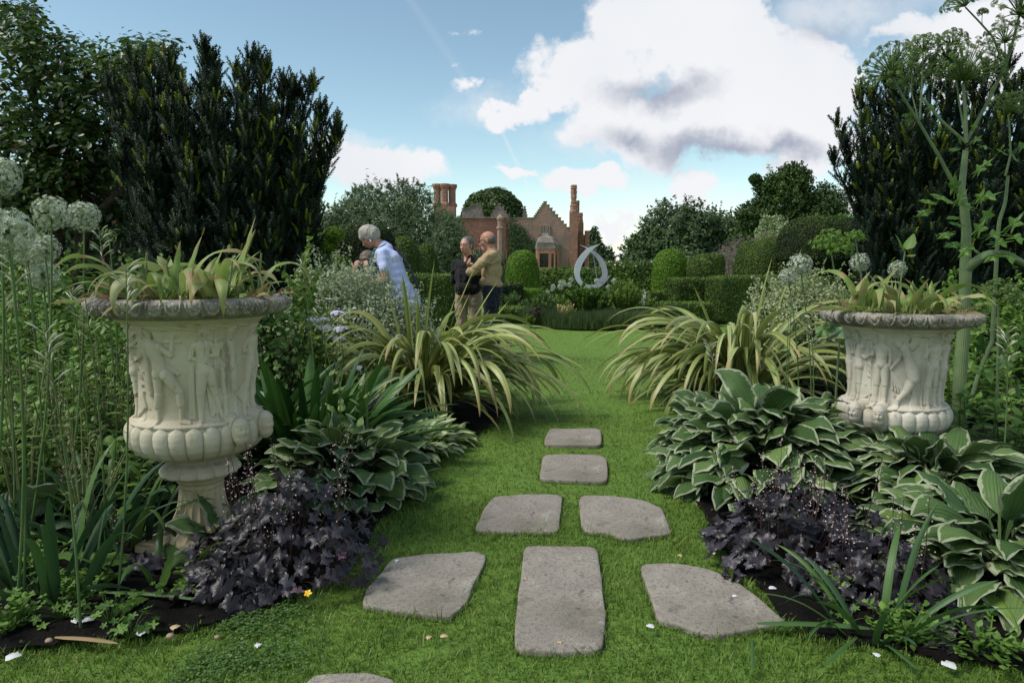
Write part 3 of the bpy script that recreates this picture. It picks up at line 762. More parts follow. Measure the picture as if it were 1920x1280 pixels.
def make_urn(label, loc, figs, body_mat, masks, rot=0.0, tilt=0.0):
    t = thing('garden_urn', label, 'urn', loc, 'white classical urns planted with tulips')
    t.rotation_euler = (0, tilt, 0); t.scale = (.885, .885, 1.0 if tilt == 0 else 1.0)
    # rim
    def rimd(TH, T, RR, ZZ):
        ph = (TH * 36 / (2 * PI)) % 1 - 0.5
        w = np.clip((RR - .385) / .03, 0, 1) * np.clip((1.064 - ZZ) / .012, 0, 1)
        zz = (ZZ - 1.058) / 0.060           # 0 at the top, -1 at the bottom
        q = np.sqrt((ph / .46) ** 2 + (np.minimum(zz, 0) / 1.02) ** 2)
        h = np.where(q < 1, 0.010 * np.exp(-((q - .80) / .12) ** 2) + 0.012 * np.sqrt(np.clip(1 - (q / .6) ** 2, 0, 1)), -0.009)
        h = h + 0.0025 * np.sin(TH * 91 + ZZ * 210) * np.sin(TH * 37)
        return h * w
    m = MB()
    lathe(m, [(.300, 1.030), (.352, 1.028), (.358, 1.048), (.372, 1.056), (.376, 1.066), (.398, 1.070), (.404, 1.062), (.418, 1.066), (.432, 1.056), (.437, 1.040), (.432, 1.022), (.418, 1.006), (.396, .998), (.360, .992), (.335, .985)], 1080, rimd, 70)
    m.build('rim', LICHEN, t)
    # body with relief figures
    caps = []
    for f in figs: caps += figures(*f)
    def bd(TH, T, RR, ZZ):
        h = relief(TH, ZZ, caps)
        swag = 0.004 * np.clip(np.sin(TH * 18 + 8 * np.sin(ZZ * 60)), 0, 1) * np.exp(-((ZZ - .955) / .012) ** 2)
        return h + swag
    m = MB()
    lathe(m, [(.352, .993), (.328, .980), (.298, .962), (.275, .940), (.258, .910), (.248, .860), (.243, .780), (.242, .70), (.245, .62), (.252, .588), (.266, .575), (.293, .570), (.297, .563), (.290, .556)], 1100, bd, 250)
    b = m.build('body', body_mat, t)
    # gadrooned bowl
    NL = 26
    def gd(TH, T, RR, ZZ):
        ph = ((TH + rot) * NL / (2 * PI)) % 1 - 0.5
        top = np.clip((0.560 - ZZ) / 0.030, 0, 1); pw = 0.5 * np.sqrt(np.clip(1 - (1 - top) ** 2, 0, 1)) + 1e-4
        lob = np.sqrt(np.clip(1 - (ph / pw) ** 2, 0, 1))
        fade = np.clip((RR - .10) / .10, 0.0, 1)
        return (lob * 0.020 - 0.006) * fade
    m = MB()
    lathe(m, [(.286, .562), (.290, .555), (.299, .543), (.304, .522), (.302, .492), (.290, .462), (.262, .434), (.218, .412), (.165, .400), (.120, .395), (.100, .390)], 1040, gd, 90)
    m.build('bowl', body_mat, t)
    # collar
    def cd(TH, T, RR, ZZ):
        ph = ((TH + .12) * 14 / (2 * PI)) % 1 - 0.5
        out = np.clip((RR - .125) / .03, 0, 1)
        g = 0.0035 * np.sin(TH * 34) * np.exp(-((ZZ - .392) / .008) ** 2)
        return (np.sqrt(np.clip(1 - (ph / .5) ** 2, 0, 1)) * 0.016 - .010) * out + g
    m = MB()
    lathe(m, [(.098, .408), (.104, .400), (.104, .386), (.118, .380), (.124, .374), (.150, .364), (.172, .346), (.180, .330), (.176, .320), (.160, .318), (.110, .318), (.104, .314)], 560, cd, 60)
    m.build('collar', body_mat, t)
    # stem and fluted foot
    def fd(TH, T, RR, ZZ):
        ph = (TH * 20 / (2 * PI)) % 1 - 0.5
        w = np.clip((.262 - ZZ) / .012, 0, 1) * np.clip((ZZ - .052) / .02, 0, 1)
        rough = 0.006 * np.sin(TH * 23 + ZZ * 70) * np.sin(ZZ * 160 + TH * 7) * np.clip((.10 - ZZ) / .05, 0, 1)
        return -np.sqrt(np.clip(1 - (ph / .42) ** 2, 0, 1)) * 0.010 * w * np.clip(RR / .12, .8, 1.4) + rough
    m = MB()
    lathe(m, [(.102, .320), (.100, .312), (.101, .300), (.110, .296), (.113, .290), (.109, .283), (.101, .279), (.100, .268), (.102, .262), (.101, .255), (.103, .23), (.109, .19), (.120, .15), (.138, .115), (.160, .09), (.190, .070), (.212, .056), (.218, .040)], 640, fd, 110)
    m.build('fluted_foot', FOOT, t)
    # broken square plinth
    m = MB()
    v, f = sqv((0, 0, .022), (.225, .225, .024), 0.22, 0.16, 20, 80)
    v = v + 0.006 * np.column_stack([vnoise(v, 9, 1), vnoise(v, 9, 2), 0.4 * vnoise(v, 12, 3)])
    v = v @ rotz(-0.25).T
    m.add(v, f); m.build('plinth', FOOT, t)
    # planting soil
    m = MB(); rr = np.linspace(0.001, .352, 24); tt = np.linspace(0, 2 * PI, 72, endpoint=False)
    a, b_ = np.meshgrid(rr, tt, indexing='ij'); P = np.stack([a * np.cos(b_), a * np.sin(b_)], -1)
    z = 1.036 + 0.010 * vnoise(P.reshape(-1, 2), 14, 4).reshape(a.shape)
    m.add(np.concatenate([P, z[..., None]], -1).reshape(-1, 3), grid_faces(24, 72, close_v=True)); m.build('compost', SOIL, t)
    for (ang, r) in masks:
        m = MB(); d = np.array([math.sin(ang), -math.cos(ang)])
        mask_face(m, (d[0] * r, d[1] * r, .535), ang * 0.75, 1.0)
        tube(m, [(d[0] * (r - .09), d[1] * (r - .09), .56), (d[0] * (r - .02), d[1] * (r - .02), .555)], [.045, .036], 16)
        m.build('mask_head', body_mat, t)
    return t
UL = (2.9 * math.tan(R(-24.75)), 2.9, 0.0)
make_urn('white urn left of the grass path, standing tall on a fluted foot', UL,
         [('veil', -.250, 1), ('stride', -.075, 1), ('drape', .148, 1), ('man', .262, 1), ('drape', .42, -1), ('stride', .58, -1), ('man', .74, 1), ('veil', -.45, 1), ('man', -.6, -1)],
         CREAM, [(R(56), .335), (R(84), .335)])
UR = (3.75 * math.tan(R(29.2)), 3.75, -0.115)
make_urn('white urn right of the grass path, its foot buried in striped leaves', UR,
         [('man', -.215, 1), ('lean', -.085, 1), ('man', .085, 1), ('drape', .185, 1), ('veil', .245, -1), ('man', .40, 1), ('stride', .55, 1), ('veil', -.36, 1), ('drape', -.5, -1), ('stride', -.7, 1)],
         PALE, [(R(-42), .325), (R(-66), .335)], rot=.1)
# ================================================================== house
HY = 60.0
def brickmat(name, c1, c2, mortar, dark, dl=0.5):
    m, nt = newmat(name)
    oc = objco(nt)
    sp = nt.nodes.new('ShaderNodeSeparateXYZ'); nt.links.new(oc, sp.inputs[0])
    cb = nt.nodes.new('ShaderNodeCombineXYZ'); nt.links.new(mth(nt, 'ADD', sp.outputs[0], sp.outputs[1]), cb.inputs[0]); nt.links.new(sp.outputs[2], cb.inputs[1])
    b = nt.nodes.new('ShaderNodeTexBrick'); nt.links.new(cb.outputs[0], b.inputs['Vector'])
    b.inputs['Scale'].default_value = 1.0; b.inputs['Brick Width'].default_value = 0.23; b.inputs['Row Height'].default_value = 0.078
    b.inputs['Mortar Size'].default_value = 0.008; b.inputs['Bias'].default_value = 0.0
    b.inputs['Color1'].default_value = c1; b.inputs['Color2'].default_value = c2; b.inputs['Mortar'].default_value = mortar
    n1, _ = noise(nt, oc, 0.8, 5, 0.6); n2, _ = noise(nt, oc, 6.0, 5, 0.7)
    c = mixc(nt, mth(nt, 'MULTIPLY', smooth(nt, n1, 0.4, 0.7), dl), b.outputs[0], dark)
    c = mixc(nt, mth(nt, 'MULTIPLY', smooth(nt, n2, 0.50, 0.62), 0.7), c, dark)
    c = mixc(nt, mth(nt, 'MULTIPLY', smooth(nt, n2, 0.42, 0.34), 0.55), c, (0.42, 0.33, 0.27, 1))
    finish(nt, c, 0.85, mth(nt, 'ADD', b.outputs[1], n2), 0.5, 0.03, 0.2)
    return m
BRICK = brickmat('old_red_brick', (0.36, 0.18, 0.135, 1), (0.25, 0.145, 0.12, 1), (0.42, 0.37, 0.33, 1), (0.16, 0.135, 0.125, 1), 0.7)
BRICKD = brickmat('purple_brick', (0.31, 0.13, 0.10, 1), (0.23, 0.105, 0.085, 1), (0.22, 0.16, 0.13, 1), (0.12, 0.07, 0.06, 1), 0.5)
BRICKO = brickmat('orange_dressed_brick', (0.34, 0.155, 0.11, 1), (0.27, 0.13, 0.10, 1), (0.40, 0.28, 0.22, 1), (0.18, 0.10, 0.08, 1), 0.4)
GREYST = brickmat('grey_weathered_stone', (0.29, 0.25, 0.22, 1), (0.21, 0.18, 0.16, 1), (0.24, 0.21, 0.19, 1), (0.12, 0.105, 0.095, 1), 0.5)
DGLASS = plainmat('dark_window_glass', (0.012, 0.015, 0.018), 0.08, 0.1, 3, 0.6)
PGLASS = plainmat('reflecting_window_glass', (0.20, 0.25, 0.29), 0.08, 0.3, 1.2, 0.6)
LEADFR = plainmat('window_lead', (0.05, 0.05, 0.05), 0.5)
STONEFR = plainmat('window_surround_stone', (0.36, 0.17, 0.11), 0.7)

def hp(px, py, Y=HY):
    p = at(px, py, Y); return (p.x, p.z)

def extrude(m, poly, y0, y1, mat=0):
    """outline in (x, z), front at y0, back at y1 (anticlockwise seen from the front)"""
    n = len(poly)
    a = [(x, y0, z) for x, z in poly]; b = [(x, y1, z) for x, z in poly]
    m.add(a, [list(range(n))], None, mat); m.add(b, [list(range(n))[::-1]], None, mat)
    m.add(a + b, [(i, i + n, (i + 1) % n + n, (i + 1) % n) for i in range(n)], None, mat)

def gable(m, xl, xr, peak, zbase_l, zbase_r, Y, thick, steps, bottom, topw=0.26, mat=0, capm=1):
    """stepped gable: columns of decreasing height out from the peak"""
    cx, zt = peak
    segs = [(cx - topw / 2, cx + topw / 2, zt)]
    for side, x1, zb in ((-1, xl, zbase_l), (1, xr, zbase_r)):
        n = steps; w = (abs(x1 - cx) - topw / 2) / n
        for k in range(n):
            a = cx + side * (topw / 2 + k * w); b = cx + side * (topw / 2 + (k + 1) * w)
            segs.append((min(a, b), max(a, b), zt - (zt - zb) * (k + 1) / (n + 0.0)))
    segs.sort()
    poly = [(segs[0][0], bottom), (segs[-1][1], bottom)]
    for a, b, z in segs[::-1]: poly += [(b, z), (a, z)]
    extrude(m, poly, Y, Y + thick, mat)
    for a, b, z in segs:          # coping stones
        box(m, (a - .03, Y - .06, z + .003), (b + .03, Y + thick + .06, z + .07), capm)

def octo(m, cx, cy, z0, z1, r0, r1=None, n=8, mat=0, rings=None):
    r1 = r0 if r1 is None else r1
    pr = rings or [(r0, z0), (r1, z1)]
    th = np.arange(n) * 2 * PI / n + PI / n
    V = np.concatenate([np.column_stack([cx + r * np.cos(th), cy + r * np.sin(th), np.full(n, z)]) for r, z in pr])
    m.add(V, grid_faces(len(pr), n, close_v=True)[:, ::-1], None, mat)
    m.add(V[-n:], [list(range(n))], None, mat); m.add(V[:n], [list(range(n))[::-1]], None, mat)

hb = gnd(1000, 640); HB = (at(1000, 500, HY).x, HY, 0)
house = thing('brick_manor_house', 'old red brick manor house with stepped gables beyond the garden', 'house', HB)
O = HB
m = MB()
xg, zg = hp(1022.3, 379)
xl, zl = hp(999, 408.5); xr, zr = hp(1068, 427)
gable(m, xl, xr, (xg, zg), zl, zr, HY, .45, 8, -0.2)
m.build('gabled_wall', [BRICK, GREYST], house, False, O)
m = MB()
x0, _ = hp(957, 500); x1, zt = hp(999, 409.5)
box(m, (x0, HY + .02, -.2), (x1 - .003, HY + .5, zt)); box(m, (x0, HY - .03, zt + .003), (x1, HY + .55, zt + .09), 1)
m.build('wall', [BRICK, GREYST], house, False, O)
m = MB()
x0, _ = hp(800, 500); x1, zt = hp(957, 409)
box(m, (x0, HY + 2.5, -.2), (x1, HY + 3.0, zt + .15)); box(m, (x0, HY + 2.4, zt + .153), (x1, HY + 3.1, zt + .26), 1)
box(m, (x1 - .4, HY + .05, -.2), (x1 - .003, HY + 2.5, zt - .05))
m.build('long_wall', [BRICKD, GREYST], house, False, O)
m = MB()
cx, zt2 = hp(936, 381, HY + 3.4); xa, zb = hp(916, 409, HY + 3.4); xb, _ = hp(960, 409, HY + 3.4)
gable(m, xa, xb, (cx, zt2 - .1), zb, zb, HY + 3.4, .5, 4, zb - .6, .3)
m.build('rear_gable', [GREYST, GREYST], house, False, O)
m = MB()
cx, zt2 = hp(899, 382, HY + 6); xa, zb = hp(866, 400, HY + 6); xb, zc = hp(908, 406, HY + 6)
gable(m, xa, xb, (cx, zt2), zb + .3, zc, HY + 6, .6, 4, zb - .8, .25)
x0, z0 = hp(886, 408.5); x1, z1 = hp(898, 402)
m.build('rear_gable', [GREYST, GREYST], house, False, O)
m = MB(); v = [(x0, HY + 3.3, z0), (x1, HY + 3.3, z0), (x1 - .1, HY + 4.2, z1), (x0 + .15, HY + 4.2, z1)]; m.add(v, [(0, 1, 2, 3)])
m.build('roof_light', plainmat('pale_lead', (0.6, 0.62, 0.62)), house, False, O)
m = MB(); cx, zt2 = hp(984, 388, HY + 4); xa, zb = hp(979, 409, HY + 4); xb, _ = hp(990, 409, HY + 4)
gable(m, xa, xb, (cx, zt2), zb, zb, HY + 4, .4, 4, zb - .5, .15)
m.build('pinnacle', [GREYST, GREYST], house, False, O)
# turret
m = MB(); cx, zt = hp(938.5, 402); _, zm = hp(938, 428); w = 0.31
octo(m, cx, HY - .1, 0, 0, w, rings=[(w, -.2), (w, zm - .1), (w + .08, zm - .05), (w + .08, zm + .08), (w * .92, zm + .12), (w * .92, zt - .5), (w + .05, zt - .46), (w + .05, zt - .3), (w * .6, zt - .1), (.1, zt)])
m.build('turret', BRICK, house, False, O)
m = MB(); cx, _ = hp(956, 500); tube(m, [(cx, HY - .1, 0), (cx, HY - .1, zt)], .045, 8)
m.build('drainpipe', LEADFR, house, True, O)
# left chimney stack
m = MB(); cy = HY + 7
def hp7(px, py): return hp(px, py, cy)
xa, za = hp7(815, 388); xb, zb = hp7(854, 388); _, zt = hp7(815, 346)
box(m, (xa, cy - .9, 0), (xb, cy + .9, za))
for cxp, dy in ((821, -.3), (835, -.45), (848, .1)):
    cx = hp7(cxp, 400)[0]
    rings = [(.50, za), (.50, za + .25), (.36, za + .4)]
    for k in range(12): rings += [(.34 + .02 * (k % 2), za + .45 + k * (zt - za - 1.0) / 12)]
    rings += [(.36, zt - .5), (.44, zt - .35), (.5, zt - .2), (.5, zt)]
    octo(m, cx, cy + dy, 0, 0, .3, rings=rings)
m.build('chimney_stack', BRICKO, house, False, O)
# right chimney group, twisted shaft
for (pc, wpx, ptop, pband, dy, mt) in ((1076, 13, 347, 396, .2, BRICKO), (1083.5, 7, 376, 405, 1.6, BRICKD), (1089, 9, 399, 418, .9, BRICKO)):
    m = MB(); cy = HY + dy; cx, zt = hp(pc, ptop, cy); _, zb = hp(pc, pband, cy); r = wpx / 2 * cy / F
    box(m, (cx - r * 1.12, cy - r * 1.1, -.1), (cx + r * 1.12, cy + r * 1.1, zb - .15))
    octo(m, cx, cy, 0, 0, r, rings=[(r * 1.25, zb - .15), (r * 1.25, zb), (r * 1.05, zb + .1), (r * 1.05, zb + (zt - zb) * .18), (r * 1.2, zb + (zt - zb) * .2), (r * .8, zb + (zt - zb) * .26)])
    nz, na = 60, 40; zz = np.linspace(zb + (zt - zb) * .25, zt - .35, nz)[:, None]; th = np.linspace(0, 2 * PI, na, endpoint=False)[None]
    rr = r * (.78 + .10 * np.sin(4 * th + zz * 5.5) + .05 * np.sin(zz * 14))
    m.add(np.stack([cx + rr * np.cos(th), cy + rr * np.sin(th), zz + 0 * th], -1), grid_faces(nz, na, close_v=True)[:, ::-1])
    octo(m, cx, cy, 0, 0, r, rings=[(r * .8, zt - .36), (r * 1.05, zt - .3), (r * .85, zt - .2), (r * 1.0, zt - .12), (r * .8, zt)])
    m.build('twisted_chimney', mt, house, False, O)
# right wing
m = MB(); x0, zt = hp(1072.5, 436); x1, _ = hp(1105, 436)
zt = hp(1072, 440)[1]
box(m, (x0, HY + .4, -.2), (x1, HY + 6, zt))
box(m, (x1 - .35, HY + .25, -.2), (x1 + .05, HY + .6, hp(1100, 432)[1]), 0)
m.build('side_wing', [BRICKD], house, False, O)
m = MB(); box(m, (x0 + .1, HY + .26, hp(1072, 480)[1]), (x1 - .45, HY + .395, zt + .12)); m.build('tile_hung_bay', plainmat('brown_hung_tile', (0.14, 0.07, 0.05), 0.8, .3, 6, bstr=.6, bscale=14, bdist=.05), house, False, O)

def window(px0, py0, px1, py1, Y, nl, nr, glass, parent=house, mull=0.05):
    (a, zb), (b, zt) = hp(px0, py1, Y), hp(px1, py0, Y)
    m = MB(); t = .10
    box(m, (a - t, Y - .05, zb - t), (a - .003, Y + .1, zt + t)); box(m, (b + .003, Y - .05, zb - t), (b + t, Y + .1, zt + t))
    box(m, (a - .003, Y - .048, zt + .003), (b + .003, Y + .1, zt + t)); box(m, (a - .003, Y - .09, zb - t), (b + .003, Y + .1, zb - .003))
    w = m.build('window', STONEFR, parent, False, O)
    m = MB(); m.add([(a, Y + .045, zb), (b, Y + .045, zb), (b, Y + .045, zt), (a, Y + .045, zt)], [(0, 1, 2, 3)])
    for_x = np.linspace(a, b, nl + 1)
    m.build('pane', glass, w, False, O)
    m = MB()
    for i, x in enumerate(for_x):
        q = mull * (1 if i in (0, nl) or (nl % 2 == 0 and i == nl // 2) else .45)
        box(m, (x - q / 2, Y + .005, zb), (x + q / 2, Y + .04, zt))
    for z in np.linspace(zb, zt, nr + 1): box(m, (a, Y + .008, z - mull * .25), (b, Y + .037, z + mull * .25))
    m.build('glazing_bars', LEADFR, w, False, O)
    return w
window(1013.5, 424, 1029, 438, HY - .06, 4, 3, PGLASS)
# bay window
BYf = HY - .9
m = MB(); xa = hp(1008, 480, BYf)[0]; xb = hp(1040, 480, BYf)[0]; xc = hp(1051, 480, HY)[0]; xd = hp(1002, 480, HY)[0]
zt = hp(1010, 467, BYf)[1]
pl = np.array([(xd, HY), (xa, BYf), (xb, BYf), (xc, HY)])
def prism(m, pl, z0, z1, mat=0):
    n = len(pl); V = [(x, y, z0) for x, y in pl] + [(x, y, z1) for x, y in pl]
    m.add(V, [(i, (i + 1) % n, (i + 1) % n + n, i + n) for i in range(n)], None, mat); m.add(V[n:], [list(range(n))], None, mat)
prism(m, pl, -.2, zt)
m.build('bay', BRICKO, house, False, O)
m = MB(); c0 = pl.mean(0); big = c0 + (pl - c0) * 1.05
prism(m, big, zt + .003, zt + .34)
n = 9
for k in range(n):
    f0, f1 = k / n, (k + .55) / n; a = big[1] + (big[2] - big[1]) * f0; b = big[1] + (big[2] - big[1]) * f1
    box(m, (a[0], a[1] - .01, zt + .343), (b[0], a[1] + .2, zt + .58))
for k in range(3):
    a = big[2] + (big[3] - big[2]) * (k + .2) / 3; box(m, (a[0], a[1], zt + .343), (a[0] + .14, a[1] + .15, zt + .58))
m.build('battlement', GREYST, house, False, O)
m = MB(); zr = hp(1022, 437)[1]; mid = np.array([hp(1022, 500)[0], HY + .1])
rg = [(1.0, zt + .35), (.92, zt + .6), (.72, zt + .95), (.42, zr - .25), (.30, zr - .05), (.28, zr)]
V = np.concatenate([np.column_stack([mid + (pl * 1.0 - mid) * s, np.full(4, z)]) for s, z in rg])
m.add(V, grid_faces(6, 4, close_v=True)); m.add(V[-4:], [(0, 1, 2, 3)])
m.build('bay_roof', GREYST, house, False, O)
window(1011.5, 475, 1028.5, 501.5, BYf - .05, 4, 5, DGLASS)
window(1033.5, 475, 1038.5, 501.5, BYf - .05, 2, 5, DGLASS)
window(1039, 477, 1044.5, 502, BYf + .2, 2, 5, DGLASS)
window(1085, 486, 1096, 500, HY + .33, 2, 3, DGLASS)
window(889, 467, 898, 480, HY + 2.4, 2, 3, PGLASS)
window(944, 470, 948, 495, HY - .06, 1, 4, DGLASS)
# roof ridges behind
m = MB()
x0, z0 = hp(1000, 409); x1, _ = hp(1068, 409)
zr_ = zg - .35
m.add([(x0, HY + .46, z0 - .6), (xg, HY + .46, zr_), (xg, HY + 9, zr_), (x0, HY + 9, z0 - .6), (x1, HY + .46, z0 - .9), (x1, HY + 9, z0 - .9)], [(0, 1, 2, 3), (1, 4, 5, 2)])
m.build('roof', plainmat('mossy_roof_tile', (0.14, 0.09, 0.065), 0.85, .3, 3), house, False, O)

# ================================================================== leaves in volume
GL = {}
def bush_mesh(m, cen, rad, n, size, tv=LEAF_V, tf=LEAF_F, tuv=LEAF_UV, up=0.3, shell=0.55, lump=0.18, ls=2.5, seed=1, base_rnd=0.45, rvar=0.25, drop=0.0, zmin=None, flat=0.0, clump=0.0):
    d = randdir(n)
    k = 1 + lump * vnoise(d, ls, seed) + lump * .5 * vnoise(d, ls * 2.4, seed + 1)
    r = (shell + (1 - shell) * rng.random(n) ** 0.6) * k
    P = d * r[:, None] * np.asarray(rad) + np.asarray(cen)
    if clump:
        h = vnoise(P, 1 / clump, seed + 5); keep = h > -0.35 - 0.8 * rng.random(n) + drop; P = P[keep]; d = d[keep]; n = len(P)
    if zmin is not None:
        keep = P[:, 2] > zmin; P = P[keep]; d = d[keep]; n = len(P)
    nn = d * (1 - flat) + np.array([0, 0, up + flat]) + 0.8 * randdir(n)
    M = frames(nn, rng.random(n) * 6.28)
    rn = np.clip(base_rnd + rvar * vnoise(P, 1.6 / np.mean(rad), seed + 3) + 0.2 * rng.normal(size=n), 0, 1)
    scatter(m, tv, tf, tuv, P, M, size * (0.6 + 0.8 * rng.random(n)), rn)

def limb(m, p0, p1, r0, r1, wob=0.1, n=8, sides=7):
    p0, p1 = np.asarray(p0, float), np.asarray(p1, float); t = np.linspace(0, 1, n)[:, None]
    L = np.linalg.norm(p1 - p0); ph = rng.random(3) * 6.28
    pts = p0 + (p1 - p0) * t + wob * L * np.sin(t * PI) * np.sin(t * 5 + ph) * .5
    tube(m, pts, r0 + (r1 - r0) * t[:, 0], sides, cap=False)
    return pts

BARK = plainmat('tree_bark', (0.06, 0.048, 0.036), 0.9, .35, 14, bstr=1, bscale=40, bdist=.02)

def tree(name, label, cat, base, blobs_, n, size, mat, trunk_r=.25, seed=1, shell=.5, lump=.22, tv=LEAF_V, tf=LEAF_F, tuv=LEAF_UV, group=None, up=.3, flat=0.0, clump=0.0, twigs=0, rvar=.25, ls=2.5):
    """blobs_: list of (dx, dy, z, rx, ry, rz) around the base"""
    t = thing(name, label, cat, base, group)
    m = MB(); tot = sum((b[3] * b[5]) for b in blobs_)
    for i, b in enumerate(blobs_):
        bush_mesh(m, b[:3], b[3:6], int(n * b[3] * b[5] / tot), size, tv, tf, tuv, up, shell, lump, ls, seed + i * 7, rvar=rvar, flat=flat, clump=clump)
    # sprays of leaves standing out of the outline
    for k in range(twigs):
        b = blobs_[rng.integers(len(blobs_))]; d = randdir(1)[0]; d[2] = abs(d[2]) * .8; d[1] *= .5; d /= np.linalg.norm(d)
        p = np.array(b[:3]) + d * np.array(b[3:6]) * .95; L = (0.10 + .16 * rng.random()) * np.mean(b[3:6]); q = p + (d + np.array([0, 0, .15]) + .35 * randdir(1)[0]) * L
        tt = rng.random(14)[:, None]; P = p + (q - p) * tt + rng.normal(size=(14, 3)) * L * .08
        scatter(m, tv, tf, tuv, P, frames(randdir(14) + [0, 0, .3], rng.random(14) * 6.28), size * (.6 + .5 * rng.random(14)), np.clip(.45 + .2 * rng.normal(size=14), 0, 1))
    m.build('crown', mat, t)
    m = MB(); zc = np.mean([b[2] for b in blobs_])
    limb(m, (0, 0, -.05), (0, 0, zc), trunk_r, trunk_r * .45, .05, 10, 9)
    for b in blobs_:
        limb(m, (0, 0, zc * (.35 + .3 * rng.random())), (b[0], b[1], b[2] + b[5] * .3), trunk_r * .4, trunk_r * .08, .15)
    m.build('trunk', BARK, t)
    return t

def treeat(px0, py0, px1, py1, Y, sub, **kw):
    """blobs given in picture fractions of the crown's frame, turned into metres at distance Y"""
    a = at(px0, py0, Y); b = at(px1, py1, Y); w = abs(b.x - a.x); h = abs(a.z - b.z); cx = (a.x + b.x) / 2; zb = min(a.z, b.z)
    bl = [((fx - .5) * w, dy * w, zb + fz * h, rx * w, (rx * w * .9), rz * h) for (fx, fz, dy, rx, rz) in sub]
    return tree(base=(cx, Y, 0), blobs_=bl, **kw)

OAK = leafmat('distant_oak_leaf', [(0.022, 0.045, 0.016), (0.045, 0.085, 0.028), (0.080, 0.135, 0.045), (0.13, 0.19, 0.07)], 0.2, .6)
DOME = leafmat('distant_lime_leaf', [(0.02, 0.04, 0.010), (0.045, 0.085, 0.016), (0.085, 0.14, 0.026)], 0.2, .6)
WILLOW = leafmat('silvery_willow_leaf', [(0.05, 0.085, 0.035), (0.10, 0.155, 0.07), (0.17, 0.235, 0.12), (0.25, 0.32, 0.18)], 0.3, .55)
CEDAR = leafmat('dark_beech_leaf', [(0.02, 0.045, 0.012), (0.05, 0.10, 0.02), (0.10, 0.17, 0.035)], 0.2, .6)
PINK = leafmat('tamarisk_spray', [(0.13, 0.12, 0.09), (0.24, 0.19, 0.17), (0.34, 0.27, 0.25), (0.17, 0.22, 0.09)], 0.2, .7)
VARI = leafmat('pale_variegated_leaf', [(0.14, 0.22, 0.07), (0.28, 0.36, 0.16), (0.48, 0.54, 0.36)], 0.25, .6)
LIME = leafmat('fresh_green_leaf', [(0.04, 0.10, 0.012), (0.09, 0.19, 0.02), (0.16, 0.30, 0.04)], 0.3, .5)

treeat(862, 350, 986, 440, 78, [(.5, .45, 0, .46, .52), (.3, .25, .1, .34, .4), (.72, .22, .1, .32, .4)], name='tree', label='round-headed green tree rising behind the manor roofs', cat='tree', n=26000, size=.32, mat=DOME, trunk_r=.4, seed=3, shell=.8, lump=.07, ls=4, up=.6)
treeat(612, 338, 850, 560, 27, [(.40, .55, 0, .36, .40), (.18, .45, .1, .22, .36), (.70, .52, 0, .30, .40), (.86, .36, .1, .24, .34), (.5, .28, .1, .4, .3), (.28, .78, .1, .16, .18), (.62, .80, 0, .20, .20)],
       name='willow_tree', label='airy silver-green willow left of the manor chimneys', cat='tree', n=26000, size=.17, mat=WILLOW, trunk_r=.14, seed=13, shell=.35, lump=.3, clump=.5, twigs=420, tv=LEAF_V * [.42, 1.1, 1], up=.0, ls=3.5)
treeat(800, 400, 900, 570, 22, [(.4, .6, 0, .40, .38), (.62, .32, 0, .40, .34), (.3, .25, 0, .4, .3)],
       name='willow_tree', label='smaller feathery willow behind the man in black', cat='tree', n=13000, size=.13, mat=WILLOW, trunk_r=.06, seed=23, shell=.3, lump=.3, clump=.4, twigs=90, tv=LEAF_V * [.4, 1.2, 1], up=.0)
treeat(1180, 372, 1450, 540, 46, [(.36, .50, 0, .30, .46), (.15, .30, 0, .20, .34), (.62, .52, .1, .28, .34), (.84, .42, .1, .22, .34), (.45, .18, 0, .5, .3)],
       name='oak_tree', label='broad dark green tree spreading left of the tall layered tree', cat='tree', n=80000, size=.20, mat=OAK, trunk_r=.4, seed=33, shell=.5, lump=.24, twigs=500, up=.35, ls=4, clump=1.0)
treeat(1385, 298, 1580, 520, 38, [(.42, .60, 0, .26, .30), (.50, .80, 0, .16, .16), (.20, .52, 0, .20, .12), (.78, .58, 0, .22, .20), (.30, .74, 0, .14, .10), (.6, .32, 0, .42, .3), (.3, .3, 0, .3, .2), (.16, .82, 0, .05, .05)],
       name='beech_tree', label='tall layered green tree standing beside the right-hand yew', cat='tree', n=90000, size=.13, mat=CEDAR, trunk_r=.3, seed=43, shell=.4, lump=.35, twigs=700, up=.2, flat=.6, ls=4, clump=.7)
treeat(1090, 425, 1160, 540, 84, [(.3, .5, 0, .3, .45), (.65, .3, 0, .3, .35)], name='tree', label='dark tree showing past the right end of the manor', cat='tree', n=9000, size=.35, mat=OAK, trunk_r=.3, seed=53, twigs=40)
treeat(1120, 478, 1230, 545, 110, [(.2, .3, 0, .3, .5), (.6, .25, 0, .35, .5), (.9, .3, 0, .2, .5)], name='tree', label='low far-off treeline between the manor and the broad dark tree', cat='trees', n=8000, size=.5, mat=OAK, trunk_r=.3, seed=54)
treeat(1330, 430, 1480, 545, 24, [(.5, .40, 0, .42, .42), (.75, .62, 0, .25, .3), (.25, .3, 0, .25, .3)], name='tamarisk_shrub', label='wispy pinkish grey shrub behind the clipped hedges', cat='shrub', n=15000, size=.075, mat=PINK, trunk_r=.05, seed=63, shell=.1, lump=.3, twigs=260, tv=LEAF_V * [.3, 1.5, 1], up=.2)
treeat(1415, 395, 1520, 480, 27, [(.35, .4, 0, .3, .45), (.65, .3, 0, .3, .4), (.2, .2, 0, .2, .3)], name='variegated_shrub', label='pale cream and green shrub just left of the tallest clipped yew', cat='shrub', n=9000, size=.10, mat=VARI, trunk_r=.05, seed=73, shell=.3, lump=.35, twigs=200, up=.2)
